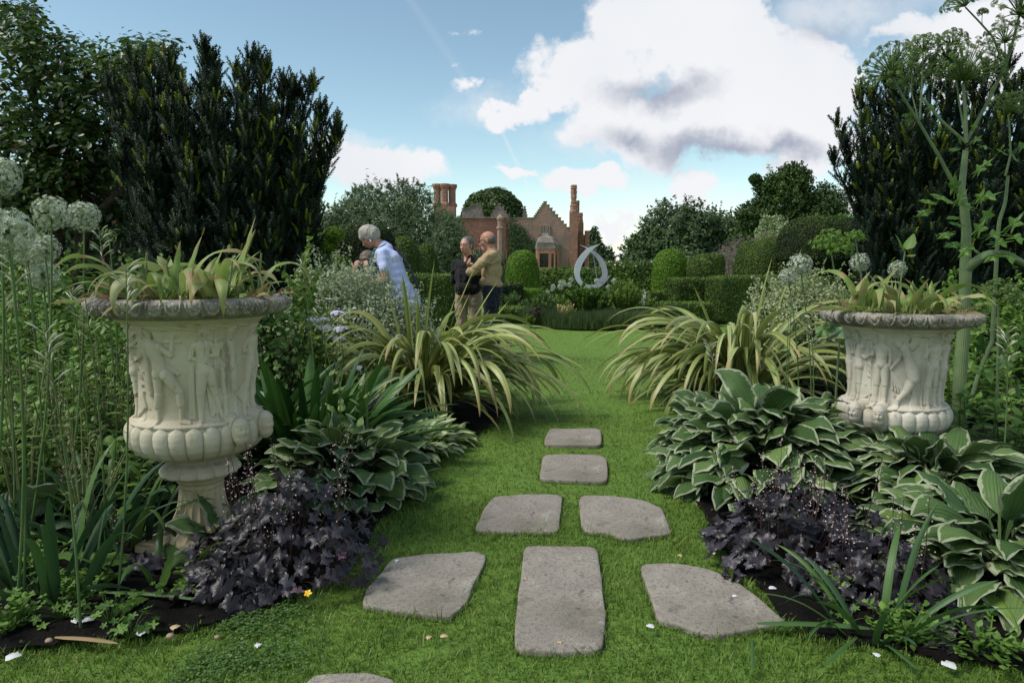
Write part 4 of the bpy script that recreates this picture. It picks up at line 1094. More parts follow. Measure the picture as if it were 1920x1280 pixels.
treeat(1500, 400, 1640, 520, 30, [(.5, .4, 0, .5, .5)], name='green_shrub', label='bright yellow-green shrub glimpsed beside the right-hand yew', cat='shrub', n=8000, size=.14, mat=LIME, trunk_r=.1, seed=83, lump=.3, twigs=100)
treeat(560, 385, 680, 560, 20, [(.5, .5, 0, .4, .5), (.3, .4, 0, .3, .4)], name='green_shrub', label='tall grey-green shrub right of the left-hand yew', cat='shrub', n=14000, size=.09, mat=WILLOW, trunk_r=.06, seed=93, lump=.3, twigs=160)

# ================================================================== clipped yew and hedges
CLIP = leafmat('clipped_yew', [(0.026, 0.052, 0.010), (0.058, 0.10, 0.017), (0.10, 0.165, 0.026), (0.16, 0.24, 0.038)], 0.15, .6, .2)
CLIPB = leafmat('bright_clipped_box', [(0.06, 0.13, 0.010), (0.105, 0.21, 0.014), (0.15, 0.28, 0.022), (0.20, 0.33, 0.035)], 0.25, .55, .25)
CLIPD = leafmat('dark_clipped_yew', [(0.008, 0.016, 0.005), (0.018, 0.034, 0.009), (0.042, 0.070, 0.015), (0.11, 0.165, 0.03)], 0.12, .6, .2)
HORN = leafmat('hornbeam_leaf', [(0.03, 0.065, 0.010), (0.07, 0.135, 0.014), (0.12, 0.20, 0.022), (0.20, 0.28, 0.04)], 0.3, .5)
def clipped(label, px0, py0, px1, py1, Y, mat, depth=None, e=(1, 1), dens=2600, size=.038, zbot=0.0, bump=.03, lean=0.0, name='clipped_yew', cat='topiary', group=None, cut=None, top=None, extra=None, rot=0.0):
    a = at(px0, py0, Y); b = at(px1, py1, Y); w = (b.x - a.x) / 2; cx = (a.x + b.x) / 2; zt = a.z
    zb = b.z if zbot is None else zbot
    dp = depth if depth else w * .9
    h = (zt - zb)
    if e[0] >= .8:    # dome: superquadric cut at the bottom
        v, f = sqv((0, 0, zb + h * .40), (w, dp, h * .60), e[0] * .8, e[1], 30, 48, bump, 3, zcut=zb)
    else:
        v, f = sqv((0, 0, (zt + zb) / 2), (w, dp, h / 2), e[0], e[1], 30, 72, bump * .5, 3)
    if lean: v[:, 0] += lean * (v[:, 2] - zb) * (w / h)
    if extra is not None: v = extra(v, w, dp, h, zb)
    if rot: v = v @ rotz(rot).T
    t = thing(name, label, cat, (cx, Y, 0), group)
    m = MB()
    core = v.copy(); c = core.mean(0); core = c + (core - c) * .965
    m.add(core, f, np.column_stack([np.full(len(core), .5), np.full(len(core), .5), np.clip(.12 + .12 * vnoise(core, 6, 3), 0, 1)]))
    area = 4 * PI * ((w * dp + w * h / 2 + dp * h / 2) / 3)
    n = int(dens * area * 1.3); P, N = sample(v, f, n)
    P = P + N * (rng.normal(size=(n, 1)) * size * .25 - size * .15) 
    M = frames(N + .75 * randdir(n), rng.random(n) * 6.28)
    rn = np.clip(.36 + .20 * vnoise(P, 5, 17) + .20 * rng.normal(size=n) + .34 * np.clip(N[:, 2] - .15, 0, 1), 0, 1)  # upward-facing leaves get a lighter tone: light from above painted into the colour
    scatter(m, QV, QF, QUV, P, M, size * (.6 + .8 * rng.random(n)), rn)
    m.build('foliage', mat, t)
    return t
G1 = 'clipped evergreen shapes of the topiary garden'
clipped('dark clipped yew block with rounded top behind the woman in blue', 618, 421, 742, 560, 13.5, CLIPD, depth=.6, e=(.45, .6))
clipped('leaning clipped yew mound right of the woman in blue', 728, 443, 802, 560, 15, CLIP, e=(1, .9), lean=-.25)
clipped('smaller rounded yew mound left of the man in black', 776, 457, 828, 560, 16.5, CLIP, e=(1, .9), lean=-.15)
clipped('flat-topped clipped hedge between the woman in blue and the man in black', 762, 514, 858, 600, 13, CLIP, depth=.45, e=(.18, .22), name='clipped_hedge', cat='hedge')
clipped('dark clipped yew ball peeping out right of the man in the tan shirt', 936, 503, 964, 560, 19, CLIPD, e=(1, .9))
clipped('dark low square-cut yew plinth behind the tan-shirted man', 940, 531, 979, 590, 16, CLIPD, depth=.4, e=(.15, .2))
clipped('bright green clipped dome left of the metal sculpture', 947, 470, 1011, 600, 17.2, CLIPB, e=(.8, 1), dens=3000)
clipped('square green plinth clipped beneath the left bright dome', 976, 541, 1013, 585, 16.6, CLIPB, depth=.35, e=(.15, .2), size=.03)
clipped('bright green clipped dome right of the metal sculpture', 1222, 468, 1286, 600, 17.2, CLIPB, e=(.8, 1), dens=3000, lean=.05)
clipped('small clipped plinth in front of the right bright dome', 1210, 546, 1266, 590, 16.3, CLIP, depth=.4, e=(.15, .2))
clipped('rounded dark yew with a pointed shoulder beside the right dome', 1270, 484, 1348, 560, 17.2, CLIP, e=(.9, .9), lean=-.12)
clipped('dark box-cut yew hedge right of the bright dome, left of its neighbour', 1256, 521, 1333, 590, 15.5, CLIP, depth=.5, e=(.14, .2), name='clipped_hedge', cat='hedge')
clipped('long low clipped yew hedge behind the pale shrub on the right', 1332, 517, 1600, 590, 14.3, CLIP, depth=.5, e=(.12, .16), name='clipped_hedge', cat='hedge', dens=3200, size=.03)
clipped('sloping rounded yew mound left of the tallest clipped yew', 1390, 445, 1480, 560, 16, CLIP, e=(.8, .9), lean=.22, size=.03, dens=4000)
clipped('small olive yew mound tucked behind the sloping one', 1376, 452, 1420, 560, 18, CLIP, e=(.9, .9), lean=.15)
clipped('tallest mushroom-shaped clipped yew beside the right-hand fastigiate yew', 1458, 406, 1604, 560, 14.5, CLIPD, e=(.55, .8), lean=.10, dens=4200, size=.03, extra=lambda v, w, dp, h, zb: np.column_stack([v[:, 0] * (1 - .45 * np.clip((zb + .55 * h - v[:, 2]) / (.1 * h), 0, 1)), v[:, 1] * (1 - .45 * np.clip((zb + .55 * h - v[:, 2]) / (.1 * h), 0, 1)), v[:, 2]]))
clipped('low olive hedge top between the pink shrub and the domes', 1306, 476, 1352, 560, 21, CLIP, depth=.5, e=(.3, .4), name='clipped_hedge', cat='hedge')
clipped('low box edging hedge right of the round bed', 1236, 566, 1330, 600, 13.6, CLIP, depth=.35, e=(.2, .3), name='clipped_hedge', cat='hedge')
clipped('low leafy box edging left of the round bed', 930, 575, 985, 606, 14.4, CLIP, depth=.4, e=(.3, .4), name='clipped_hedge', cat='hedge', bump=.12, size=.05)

def leafy_hedge(label, px0, py0, px1, Y, mat, depth=.5, n=9000, size=.09, name='leafy_hedge', bump=.1, zextra=0.0):
    a = at(px0, py0, Y); b = at(px1, py0, Y); w = (b.x - a.x) / 2; cx = (a.x + b.x) / 2; h = a.z
    t = thing(name, label, 'hedge', (cx, Y, 0)); m = MB()
    v, f = sqv((0, 0, h / 2), (w, depth, h / 2), .22, .2, 24, 80, .03, 3)
    m.add(v * [.97, .9, .95], f, [.5, .5, .08])
    P, N = sample(v, f, n); P = P + N * (size * .8 * vnoise(P, 3.3, 5) + size * .5 * rng.normal(size=n))[:, None]
    scatter(m, LEAF_V, LEAF_F, LEAF_UV, P, frames(N + [0, -.1, .3] + .7 * randdir(n), rng.random(n) * 6.28), size * (.6 + .8 * rng.random(n)), np.clip(.4 + .2 * vnoise(P, 3, 9) + .22 * rng.normal(size=n), 0, 1))
    m.build('foliage', mat, t)
    return t, v, f
leafy_hedge('leafy hornbeam hedge below the manor bay window', 1008, 507, 1140, 24, HORN)
t_, v_, f_ = leafy_hedge('taller leafy hedge with climbing roses right of the sculpture', 1126, 494, 1240, 25, HORN, n=9000)
P, N = sample(v_, f_, 260); k = (N[:, 2] > .3) | (P[:, 2] > 1.0); P = P[k][:60]
ROSEM = plainmat('white_rose', (0.7, 0.66, 0.6))
for q in P[:34]:
    m = MB(); scatter(m, LEAF_V, LEAF_F, LEAF_UV, np.tile(q + [0, -.1, .06], (4, 1)), frames(randdir(4), rng.random(4) * 6), .07, .9); m.build('rose_bloom', ROSEM, t_)
leafy_hedge('dark leafy hedge closing the garden behind the left border', -900, 318, 500, 12.5, OAK, .6, 34000, .12, bump=.2)
leafy_hedge('dark leafy hedge closing the garden behind the right-hand yew', 1640, 440, 2900, 13, OAK, .6, 22000, .10)
leafy_hedge('long dark hedge crossing behind the topiary on the left', 560, 480, 945, 30, OAK, .6, 9000, .14)
leafy_hedge('long dark hedge crossing behind the topiary on the right', 1230, 495, 1900, 31, OAK, .6, 12000, .14)
# ivy on the manor
t = thing('climbing_ivy', 'dark green climber spreading over the manor wall left of the bay', 'climber', (at(985, 500, HY).x, HY - .1, 0))
m = MB(); n = 5000
ax, az_ = [], []
for (px, py, rx, ry, k) in ((962, 445, 7, 26, 700), (972, 438, 9, 10, 600), (980, 452, 9, 14, 800), (992, 468, 12, 12, 1000), (1000, 476, 9, 14, 900), (968, 470, 7, 22, 600), (985, 486, 12, 14, 800)):
    q = rng.normal(size=(k, 2)) * .5; p = at(px, py, HY - .1)
    ax.append(p.x + q[:, 0] * rx * HY / F * 1.3); az_.append(p.z + q[:, 1] * ry * HY / F * 1.3)
P = np.column_stack([np.concatenate(ax), -rng.random(sum(map(len, ax))) * .25, np.concatenate(az_)]); P[:, 0] -= t.location.x
scatter(m, LEAF_V, LEAF_F, LEAF_UV, P, frames(np.tile([0, -1.0, .4], (len(P), 1)) + .8 * randdir(len(P)), rng.random(len(P)) * 6), .16, np.clip(.4 + .25 * rng.normal(size=len(P)), 0, 1))
m.build('foliage', OAK, t)

# ================================================================== upright yews either side
YEW = leafmat('yew_needle', [(0.010, 0.022, 0.013), (0.024, 0.046, 0.028), (0.050, 0.082, 0.050), (0.12, 0.16, 0.035), (0.30, 0.37, 0.045)], 0.15, .6, .22, pos=[0, .35, .65, .78, 1])
# a shoot: needles in rows round a stem, long axis +Z
def shoot_template(k=30, L=1.0):
    v, f, uv = [], [], []
    for i in range(k):
        t = (i + .5) / k; a = i * 2.4; ln = .26 * (1 - .55 * t) ; z = t * L
        d = np.array([math.cos(a), math.sin(a), .75]); d /= np.linalg.norm(d); s = np.cross(d, [0, 0, 1.0]); s /= np.linalg.norm(s)
        p = np.array([0, 0, z]); b = len(v); w = .055
        v += [p - s * w, p + s * w, p + d * ln + s * w * .3, p + d * ln - s * w * .3]; f.append((b, b + 1, b + 2, b + 3)); uv += [(0, t), (1, t), (1, t), (0, t)]
    return np.array(v), np.array(f), np.array(uv)
SH_V, SH_F, SH_UV = shoot_template()

def upright_yew(label, base, cols, seed, nper=380, shootL=.15):
    r = np.random.default_rng(seed)
    t = thing('upright_yew', label, 'tree', base)
    m = MB(); st = MB()
    for (x1, y1, z1, rad) in cols:
        x1 -= base[0]; y1 -= base[1]
        s = np.linspace(0, 1, 30)
        x0, y0 = x1 * .28, y1 * .4
        cx = x0 + (x1 - x0) * s ** .9 + .05 * np.sin(s * 7 + r.random() * 6); cy = y0 + (y1 - y0) * s ** .9; cz = z1 * s
        C = np.column_stack([cx, cy, cz])
        n = int(nper * z1 / 3 * (rad / .17) ** 1.2)
        u = r.random(n) ** .8
        i = u * 29; lo = np.clip(i.astype(int), 0, 28); fr = (i - lo)[:, None]; P = C[lo] * (1 - fr) + C[lo + 1] * fr
        th = r.random(n) * 2 * PI; taper = np.where(u > .72, .52, 1.0) * np.clip((1 - u) / .06, .25, 1)
        rr = rad * taper * (1 + .35 * np.sin(u * 23 + th * 2)) * (.55 + .45 * r.random(n))
        D = np.column_stack([np.cos(th), np.sin(th), np.zeros(n)])
        P = P + D * rr[:, None]
        up = np.column_stack([D[:, 0] * .45, D[:, 1] * .45, np.ones(n)]) + .22 * r.normal(size=(n, 3))
        M = frames(up, r.random(n) * 6.28)
        rn = np.clip(.32 + .13 * vnoise(P, 2.2, seed) + .12 * r.normal(size=n), 0, .74)
        br = r.random(n) < np.where(u > .8, .34, .10) * (.5 + .5 * (vnoise(P + [3, 1, 0], 1.5, seed + 3) > 0))
        rn = np.where(br, .82 + .18 * r.random(n), rn)
        scatter(m, SH_V, SH_F, SH_UV, P, M, shootL * (.7 + .6 * r.random(n)) * np.where(br, .7, 1), rn)
        # the leader at the very top
        k = 5; P = C[-1] + np.column_stack([r.normal(size=(k, 2)) * .02, -r.random(k) * .15])
        scatter(m, SH_V, SH_F, SH_UV, P, frames(np.tile([0, 0, 1.0], (k, 1)) + .1 * r.normal(size=(k, 3)), r.random(k) * 6), shootL * 1.2, np.where(r.random(k) < .4, .85, .5))
        tube(st, C[:-1], np.linspace(.022, .003, 29), 5, cap=False); tube(m, C, rad * .5 * np.clip((1 - s) / .35, .02, 1), 7, rnd=.0, cap=False)
    # the dense dark heart of the bush
    xs = np.array([c[0] - base[0] for c in cols]); zs = np.array([c[2] for c in cols])
    v, f = sqv(((xs.min() + xs.max()) / 2, 0, zs.mean() * .44), ((xs.max() - xs.min()) * .38, .45, zs.mean() * .44), .7, .8, 30, 40, .14, 3)
    v[:, 0] = (v[:, 0] - xs.mean()) * (0.55 + .45 * np.clip(v[:, 2] / zs.mean(), 0, 1) / .8) + xs.mean()
    m.add(v, f, [.5, .5, .0])
    P, N = sample(v, f, 7500)
    scatter(m, SH_V, SH_F, SH_UV, P, frames(N * .7 + [0, 0, .9] + .3 * r.normal(size=(7500, 3)), r.random(7500) * 6), shootL * (.7 + .6 * r.random(7500)), np.where(r.random(7500) < .04, .88, np.clip(.28 + .15 * vnoise(P, 2.4, 4) + .14 * r.normal(size=7500), 0, .7)))
    m.build('foliage', YEW, t)
    st.build('stems', BARK, t)
    return t

def cols_from(lst, Y):
    out = []
    for (px, py, rad, dy) in lst:
        p = at(px, py, Y + dy); out.append((p.x, p.y, p.z, rad))
    return out
YL = [(212, 150, .17, .1), (240, 110, .17, 0), (268, 118, .16, -.3), (300, 122, .17, .2), (325, 105, .15, -.1), (350, 158, .14, -.4), (374, 86, .13, 0), (388, 105, .11, .2), (408, 112, .13, .3), (412, 150, .14, -.4), (436, 135, .12, .1), (452, 145, .13, -.3),
      (472, 104, .12, 0), (488, 112, .12, .2), (508, 128, .13, -.2), (528, 150, .13, .1), (548, 158, .11, 0), (566, 165, .10, .1), (582, 155, .10, 0), (598, 205, .11, -.2), (608, 215, .10, .1), (626, 232, .085, 0), (638, 250, .08, -.1), (600, 290, .12, .2),
      (250, 200, .18, -.5), (320, 210, .18, -.6), (390, 200, .18, -.6), (460, 210, .18, -.6), (520, 215, .16, -.5), (560, 240, .15, -.4), (230, 260, .2, -.4), (585, 330, .15, -.3), (280, 300, .2, -.6), (350, 310, .2, -.7), (430, 300, .2, -.7), (500, 310, .2, -.6), (545, 330, .17, -.5), (570, 400, .16, -.4), (340, 420, .2, -.7), (440, 420, .2, -.7), (520, 430, .2, -.6)]
upright_yew('big dark yew with many upright spires behind the left urn', (at(425, 500, 7.6).x, 7.6, 0), cols_from(YL, 7.6), 5)
YR = [(1556, 300, .08, 0), (1566, 232, .09, 0), (1578, 262, .10, .2), (1596, 168, .10, 0), (1612, 176, .11, -.1), (1628, 180, .11, .2), (1605, 230, .13, -.3), (1650, 150, .13, 0), (1672, 120, .13, .1), (1690, 135, .13, -.3), (1712, 110, .14, .2), (1735, 120, .14, -.1),
      (1765, 105, .14, .1), (1790, 130, .14, .3), (1815, 150, .14, .1), (1850, 130, .14, 0), (1878, 112, .14, .2), (1895, 170, .13, -.2), (1915, 150, .14, 0), (1940, 180, .15, 0), (1965, 160, .15, .1), (1990, 200, .15, 0), (1640, 260, .16, -.5), (1700, 240, .18, -.6), (1760, 250, .18, -.6),
      (1860, 250, .18, -.6), (1930, 260, .18, -.5), (1600, 320, .14, -.3), (1660, 360, .2, -.6), (1740, 370, .2, -.7), (1840, 360, .2, -.7), (1920, 370, .2, -.6), (1620, 420, .17, -.5), (1700, 440, .2, -.7), (1800, 440, .2, -.7), (1900, 450, .2, -.6), (1990, 400, .2, -.4)]
YR = [(q[0] + (14 if q[0] < 1665 else 8), *q[1:]) for q in YR]
upright_yew('big dark yew with upright spires behind the right urn and giant umbel plant', (at(1770, 500, 7.6).x, 7.6, 0), cols_from(YR, 7.6), 6)

# ================================================================== broad-leaved tree at the left
BROAD = leafmat('glossy_broad_leaf', [(0.018, 0.042, 0.010), (0.042, 0.085, 0.018), (0.080, 0.14, 0.028), (0.13, 0.20, 0.04), (0.20, 0.10, 0.05)], 0.3, .35, .5, pos=[0, .35, .65, .94, 1])
t = thing('broadleaf_tree', 'dark broad-leaved tree leaning in at the top left corner', 'tree', (at(60, 500, 8.6).x, 8.6, 0))
ox = t.location.x; m = MB(); st = MB()
cl = []
r = np.random.default_rng(77)
for (px, py, rx, ry, n, dy) in ((40, 60, 60, 50, 26, 0), (-40, 60, 100, 60, 26, 0), (80, 120, 70, 60, 30, -.2), (160, 130, 70, 50, 26, 0), (230, 105, 60, 36, 20, .1), (285, 110, 40, 30, 14, .2), (60, 210, 110, 70, 50, -.3), (180, 200, 80, 60, 36, -.1), (-60, 200, 100, 90, 40, 0),
                            (40, 310, 110, 60, 40, -.3), (150, 300, 80, 50, 24, 0), (-60, 350, 100, 80, 26, 0), (250, 180, 50, 40, 14, .2), (200, 270, 50, 50, 14, .2), (110, 380, 80, 40, 30, .1), (200, 340, 90, 50, 34, .2), (30, 400, 90, 40, 30, .2), (220, 420, 80, 40, 26, .3), (100, 260, 90, 60, 34, .3)):
    for k in range(n):
        a = r.random() * 6.28; q = r.random() ** .5
        p = at(px + math.cos(a) * q * rx, py + math.sin(a) * q * ry, 8.6 + dy + r.normal() * .35); cl.append((p.x - ox, p.y - 8.6, p.z))
cl = np.array(cl)
nl = 30; n = len(cl) * nl
C = np.repeat(cl, nl, 0); D = randdir(n); P = C + D * (.05 + .17 * r.random((n, 1))) * [1.2, 1.2, .75]
nn = D * .5 + [0, -.15, .8] + .55 * randdir(n)
rn = np.clip(np.repeat(.45 + .18 * r.normal(size=len(cl)), nl) + .12 * r.normal(size=n), 0, .93); rn = np.where(r.random(n) < .012, 1, rn)
scatter(m, LEAF_V * [1.05, 1, 1], LEAF_F, LEAF_UV, P, frames(nn, r.random(n) * 6.28), .085 * (.65 + .7 * r.random(n)), rn)
m.build('crown', BROAD, t)
hubs = []
for (px, py) in ((20, 230), (120, 200), (230, 190), (60, 130), (-60, 200), (150, 330), (280, 200)):
    p = at(px, py, 8.7); hubs.append((p.x - ox, p.y - 8.6, p.z))
for i, h in enumerate(hubs):
    b = ((i - 3) * .10, .1 * (i % 3), 0)
    limb(st, b, h, .085, .03, .12, 12, 8)
hubs = np.array(hubs)
for c in cl[::3]:
    h = hubs[np.argmin(np.linalg.norm(hubs - c, axis=1))]; limb(st, h * [1, 1, .93], c, .016, .004, .12, 5, 5)
st.build('branches', BARK, t)
# ================================================================== round bed with the metal sculpture
SY = 13.9
bc = (at(1110, 600, SY).x, SY)
m = MB(); th = np.linspace(0, 2 * PI, 80, endpoint=False); rr = np.linspace(.02, 1.22, 14)
a, b = np.meshgrid(rr, th, indexing='ij'); P = np.stack([bc[0] + a * np.cos(b), bc[1] + a * np.sin(b)], -1).reshape(-1, 2)
m.add(np.column_stack([P, 0.02 + .05 * (1 - a.ravel() / 1.22) + .012 * vnoise(P, 9, 2)]), grid_faces(14, 80, close_v=True))
tag(m.build('round_bed_soil', SOIL), 'bare soil of the round bed in the middle of the lawn', 'soil', kind='structure')
LAV = leafmat('lavender_stem', [(0.06, 0.10, 0.04), (0.12, 0.18, 0.07), (0.19, 0.26, 0.12), (0.20, 0.20, 0.20)], .25, .6)
t = thing('lavender_hedge', 'grey-green lavender edging ringing the round bed', 'lavender', (bc[0], bc[1], 0))
m = MB(); n = 26000; a = rng.random(n) * 2 * PI; r = 1.12 + .16 * rng.normal(size=n) * .8; r = np.clip(r, .85, 1.38)
az = a + .8 * rng.normal(size=n)
leaves(m, np.column_stack([r * np.cos(a), r * np.sin(a), np.full(n, .02)]), az, R(52) + R(34) * rng.random(n), (.24 + .18 * rng.random(n)) * (1 + .25 * vnoise(np.column_stack([np.cos(a), np.sin(a)]), 3, 2)), .014, R(15), 'grass', 3, 2, fold=0, rnd=np.clip(.4 + .25 * rng.normal(size=n), 0, 1))
m.build('stems', LAV, t)

def spray_plant(name, label, cat, loc, r, h, n, leafL, leafW, mat, group=None, stems=14, el=(35, 85), kind='lance', top=True, bushy=1.0):
    """stems fanning from the base, each clothed in leaves"""
    t = thing(name, label, cat, loc, group); m = MB()
    sa = rng.random(stems) * 2 * PI; lean = rng.random(stems) ** .6
    per = n // stems
    for i in range(stems):
        d = np.array([math.cos(sa[i]) * r * lean[i], math.sin(sa[i]) * r * lean[i], h * (1 - .25 * lean[i]) * (.8 + .25 * rng.random())])
        tube(m, [d * [.15, .15, 0], d * [.4, .4, .5], d], [.006, .005, .002], 4, rnd=.5, cap=False)
        s = (.12 + .88 * rng.random(per)) ** (.8 if top else 1)
        P = np.array([.15, .15, 0]) * d * (1 - s[:, None]) + d * np.column_stack([s ** 1.3, s ** 1.3, s])
        leaves(m, P + .01 * rng.normal(size=(per, 3)), rng.random(per) * 6.28, R(el[0]) + R(el[1] - el[0]) * rng.random(per), leafL * (.6 + .7 * rng.random(per)) * (1.15 - .5 * s), leafW * (.7 + .6 * rng.random(per)), R(50) * rng.random(per), kind, 3, 3, fold=.2,
               rnd=np.clip(.35 + .3 * s + .18 * rng.normal(size=per), 0, 1))
    m.build('foliage', mat, t)
    return t
FENN = leafmat('feathery_green', [(0.06, 0.12, 0.03), (0.11, 0.20, 0.05), (0.18, 0.28, 0.09)], .3, .6)
LIGHTG = leafmat('light_green_spray', [(0.09, 0.16, 0.025), (0.16, 0.26, 0.045), (0.25, 0.36, 0.08)], .35, .55)
MIDG = leafmat('mid_green_leaf', [(0.06, 0.125, 0.019), (0.11, 0.21, 0.033), (0.18, 0.31, 0.055)], .3, .5)
PURP = leafmat('brown_purple_leaf', [(0.04, 0.03, 0.03), (0.08, 0.055, 0.05), (0.13, 0.12, 0.08)], .2, .6)
YEL = leafmat('pale_yellow_spike', [(0.35, 0.33, 0.12), (0.5, 0.45, 0.2)], .2, .6)
def sp(px, py, Y): p = at(px, py, Y); return (p.x, Y, 0)
spray_plant('flowering_perennial', 'tall light green feathery plant right of the sculpture base', 'plant', sp(1170, 600, 13.5), .38, .92, 8000, .10, .02, LIGHTG, stems=54)
spray_plant('flowering_perennial', 'light green feathery plant at the right end of the round bed', 'plant', sp(1205, 600, 14.1), .32, .6, 4000, .09, .018, LIGHTG, stems=34)
spray_plant('flowering_perennial', 'dark leafy rose bush under the sculpture', 'plant', sp(1093, 600, 13.7), .40, .84, 6500, .07, .045, MIDG, stems=46)
spray_plant('flowering_perennial', 'blue-green fennel plume on the left of the round bed', 'plant', sp(1020, 600, 13.4), .26, .68, 3600, .10, .014, FENN, stems=30)
spray_plant('flowering_perennial', 'brown and yellow flowering clump left of the lavender', 'plant', sp(1008, 605, 13.1), .20, .42, 2200, .05, .025, PURP, stems=24)
spray_plant('flowering_perennial', 'low fresh green clump at the left tip of the round bed', 'plant', sp(995, 612, 13.1), .16, .24, 900, .07, .03, LIGHTG, stems=14)
spray_plant('flowering_perennial', 'pale yellow seedheads in front of the leafy rose', 'plant', sp(1062, 600, 13.0), .26, .52, 1400, .05, .02, YEL, stems=20)
spray_plant('flowering_perennial', 'mid green bushy plant behind the rose in the round bed', 'plant', sp(1125, 600, 14.5), .42, .70, 3600, .08, .03, MIDG, stems=34)
spray_plant('flowering_perennial', 'airy light green plant filling the left rear of the round bed', 'plant', sp(1055, 600, 14.4), .36, .62, 3000, .08, .02, LIGHTG, stems=30)
spray_plant('fennel_plume', 'tall misty fennel plume in front of the dark plinth', 'plant', sp(962, 600, 15.0), .20, .62, 2200, .11, .010, FENN, stems=22)
spray_plant('fennel_plume', 'shorter misty fennel plume beside the square green plinth', 'plant', sp(985, 600, 14.7), .18, .48, 1400, .09, .010, FENN, stems=16)
# white foxglove spire
t = thing('white_foxglove', 'white foxglove spire standing at the right edge of the round bed', 'flower', sp(1206, 600, 13.6))
m = MB(); tube(m, [(0, 0, 0), (0, 0, .4), (.02, 0, .62), (.06, 0, .74)], [.006, .006, .004, .002], 6); m.build('stem', MIDG, t)
m = MB(); k = 46; zz = .22 + .5 * np.arange(k) / k; scatter(m, LEAF_V, LEAF_F, LEAF_UV, np.column_stack([.03 * rng.normal(size=k) * (1.1 - zz), -.03 * rng.random(k), zz]), frames(randdir(k), rng.random(k) * 6), .05, .5)
m.build('bells', plainmat('white_petal', (.68, .68, .62), .6), t)

# ---- allium
ALST = plainmat('allium_stem', (0.09, 0.15, 0.05), .5, .2, 10)
ALFL = leafmat('allium_floret', [(0.22, 0.30, 0.15), (0.50, 0.55, 0.42), (0.74, 0.77, 0.70)], .25, .6)
ALGR = leafmat('allium_green_floret', [(0.12, 0.20, 0.05), (0.22, 0.30, 0.10), (0.36, 0.42, 0.22)], .2, .6)
def star_template():
    v, f, uv = [], [], []
    for k in range(6):
        a = k * PI / 3; c, s = math.cos(a), math.sin(a); b = len(v)
        v += [(0, 0, 0), (.5 * c - .2 * s, .5 * s + .2 * c, .18), (c, s, .35), (.5 * c + .2 * s, .5 * s - .2 * c, .18)]; f.append((b, b + 1, b + 2, b + 3)); uv += [(.5, .5)] * 4
    return np.array(v), np.array(f), np.array(uv)
STV, STF, STU = star_template()
def fib(n):
    i = np.arange(n) + .5; ph = np.arccos(1 - 2 * i / n); th = PI * (1 + 5 ** .5) * i
    return np.column_stack([np.cos(th) * np.sin(ph), np.sin(th) * np.sin(ph), np.cos(ph)])
def allium(label, head, r, base=None, n=150, group='pale allium globes', mat=None, stem_r=.0048, detail=True):
    head = np.array(head); base = np.array(base if base is not None else (head[0], head[1], 0.0))
    t = thing('allium', label, 'allium', tuple(base), group)
    h = head - base
    m = MB(); s = np.linspace(0, 1, 9)[:, None]; bow = .03 * np.sin(s * PI) * np.array([1, .3, 0])
    tube(m, h * s + bow * [[1, 1, 0]], np.linspace(stem_r * 1.15, stem_r * .7, 9), 6, rnd=.5); m.build('stem', ALST, t)
    m = MB(); D = fib(n) + .12 * rng.normal(size=(n, 3)); D /= np.linalg.norm(D, axis=1, keepdims=True); rr = r * (.70 + .22 * rng.random(n))
    E = D * rr[:, None]
    if detail:
        a = np.cross(D, [0, 0, 1.0]) + 1e-3; a /= np.linalg.norm(a, axis=1, keepdims=True); w = r * .012
        V = np.stack([h + D * r * .04 - a * w, h + D * r * .04 + a * w, h + E + a * w, h + E - a * w], 1).reshape(-1, 3)
        m.add(V, np.arange(n * 4).reshape(-1, 4), [.5, .5, .15])
    scatter(m, STV, STF, STU, E + h, frames(D + .35 * randdir(n), rng.random(n) * 6), r * (.125 if detail else .3), rng.random(n))
    m.build('flower_head', mat or ALFL, t)
    return t
for (px, py, rr_, lab) in ((1037, 537, 5, 'small allium globe standing leftmost in the round bed'), (1052, 529, 5.5, 'allium globe highest of the left cluster in the round bed'), (1058, 533, 5, 'allium globe tucked right of the cluster top in the round bed'), (1051, 538, 6, 'allium globe lowest of the left cluster in the round bed'),
                     (1036, 543, 4, 'tiny allium globe under the leftmost one in the round bed'), (1027, 548, 4.5, 'allium globe low by the fennel plume in the round bed'), (1068, 534, 5, 'allium globe nearest the sculpture on its left'), (1071, 524, 5, 'allium globe touching the left crescent of the sculpture'),
                     (1119, 527, 5.5, 'allium globe seen through the middle of the sculpture'), (1141, 538, 5.5, 'allium globe just under the lower crescent tip'), (1151, 527, 5.5, 'allium globe right of the crescent tip'), (1165, 533, 5, 'rightmost allium globe of the round bed')):
    p = at(px, py, 13.7); allium(lab, tuple(p), rr_ / 94.9, (p.x + .05 * rng.normal(), p.y, .02), 60, 'allium globes in the round bed', None, .005, False)

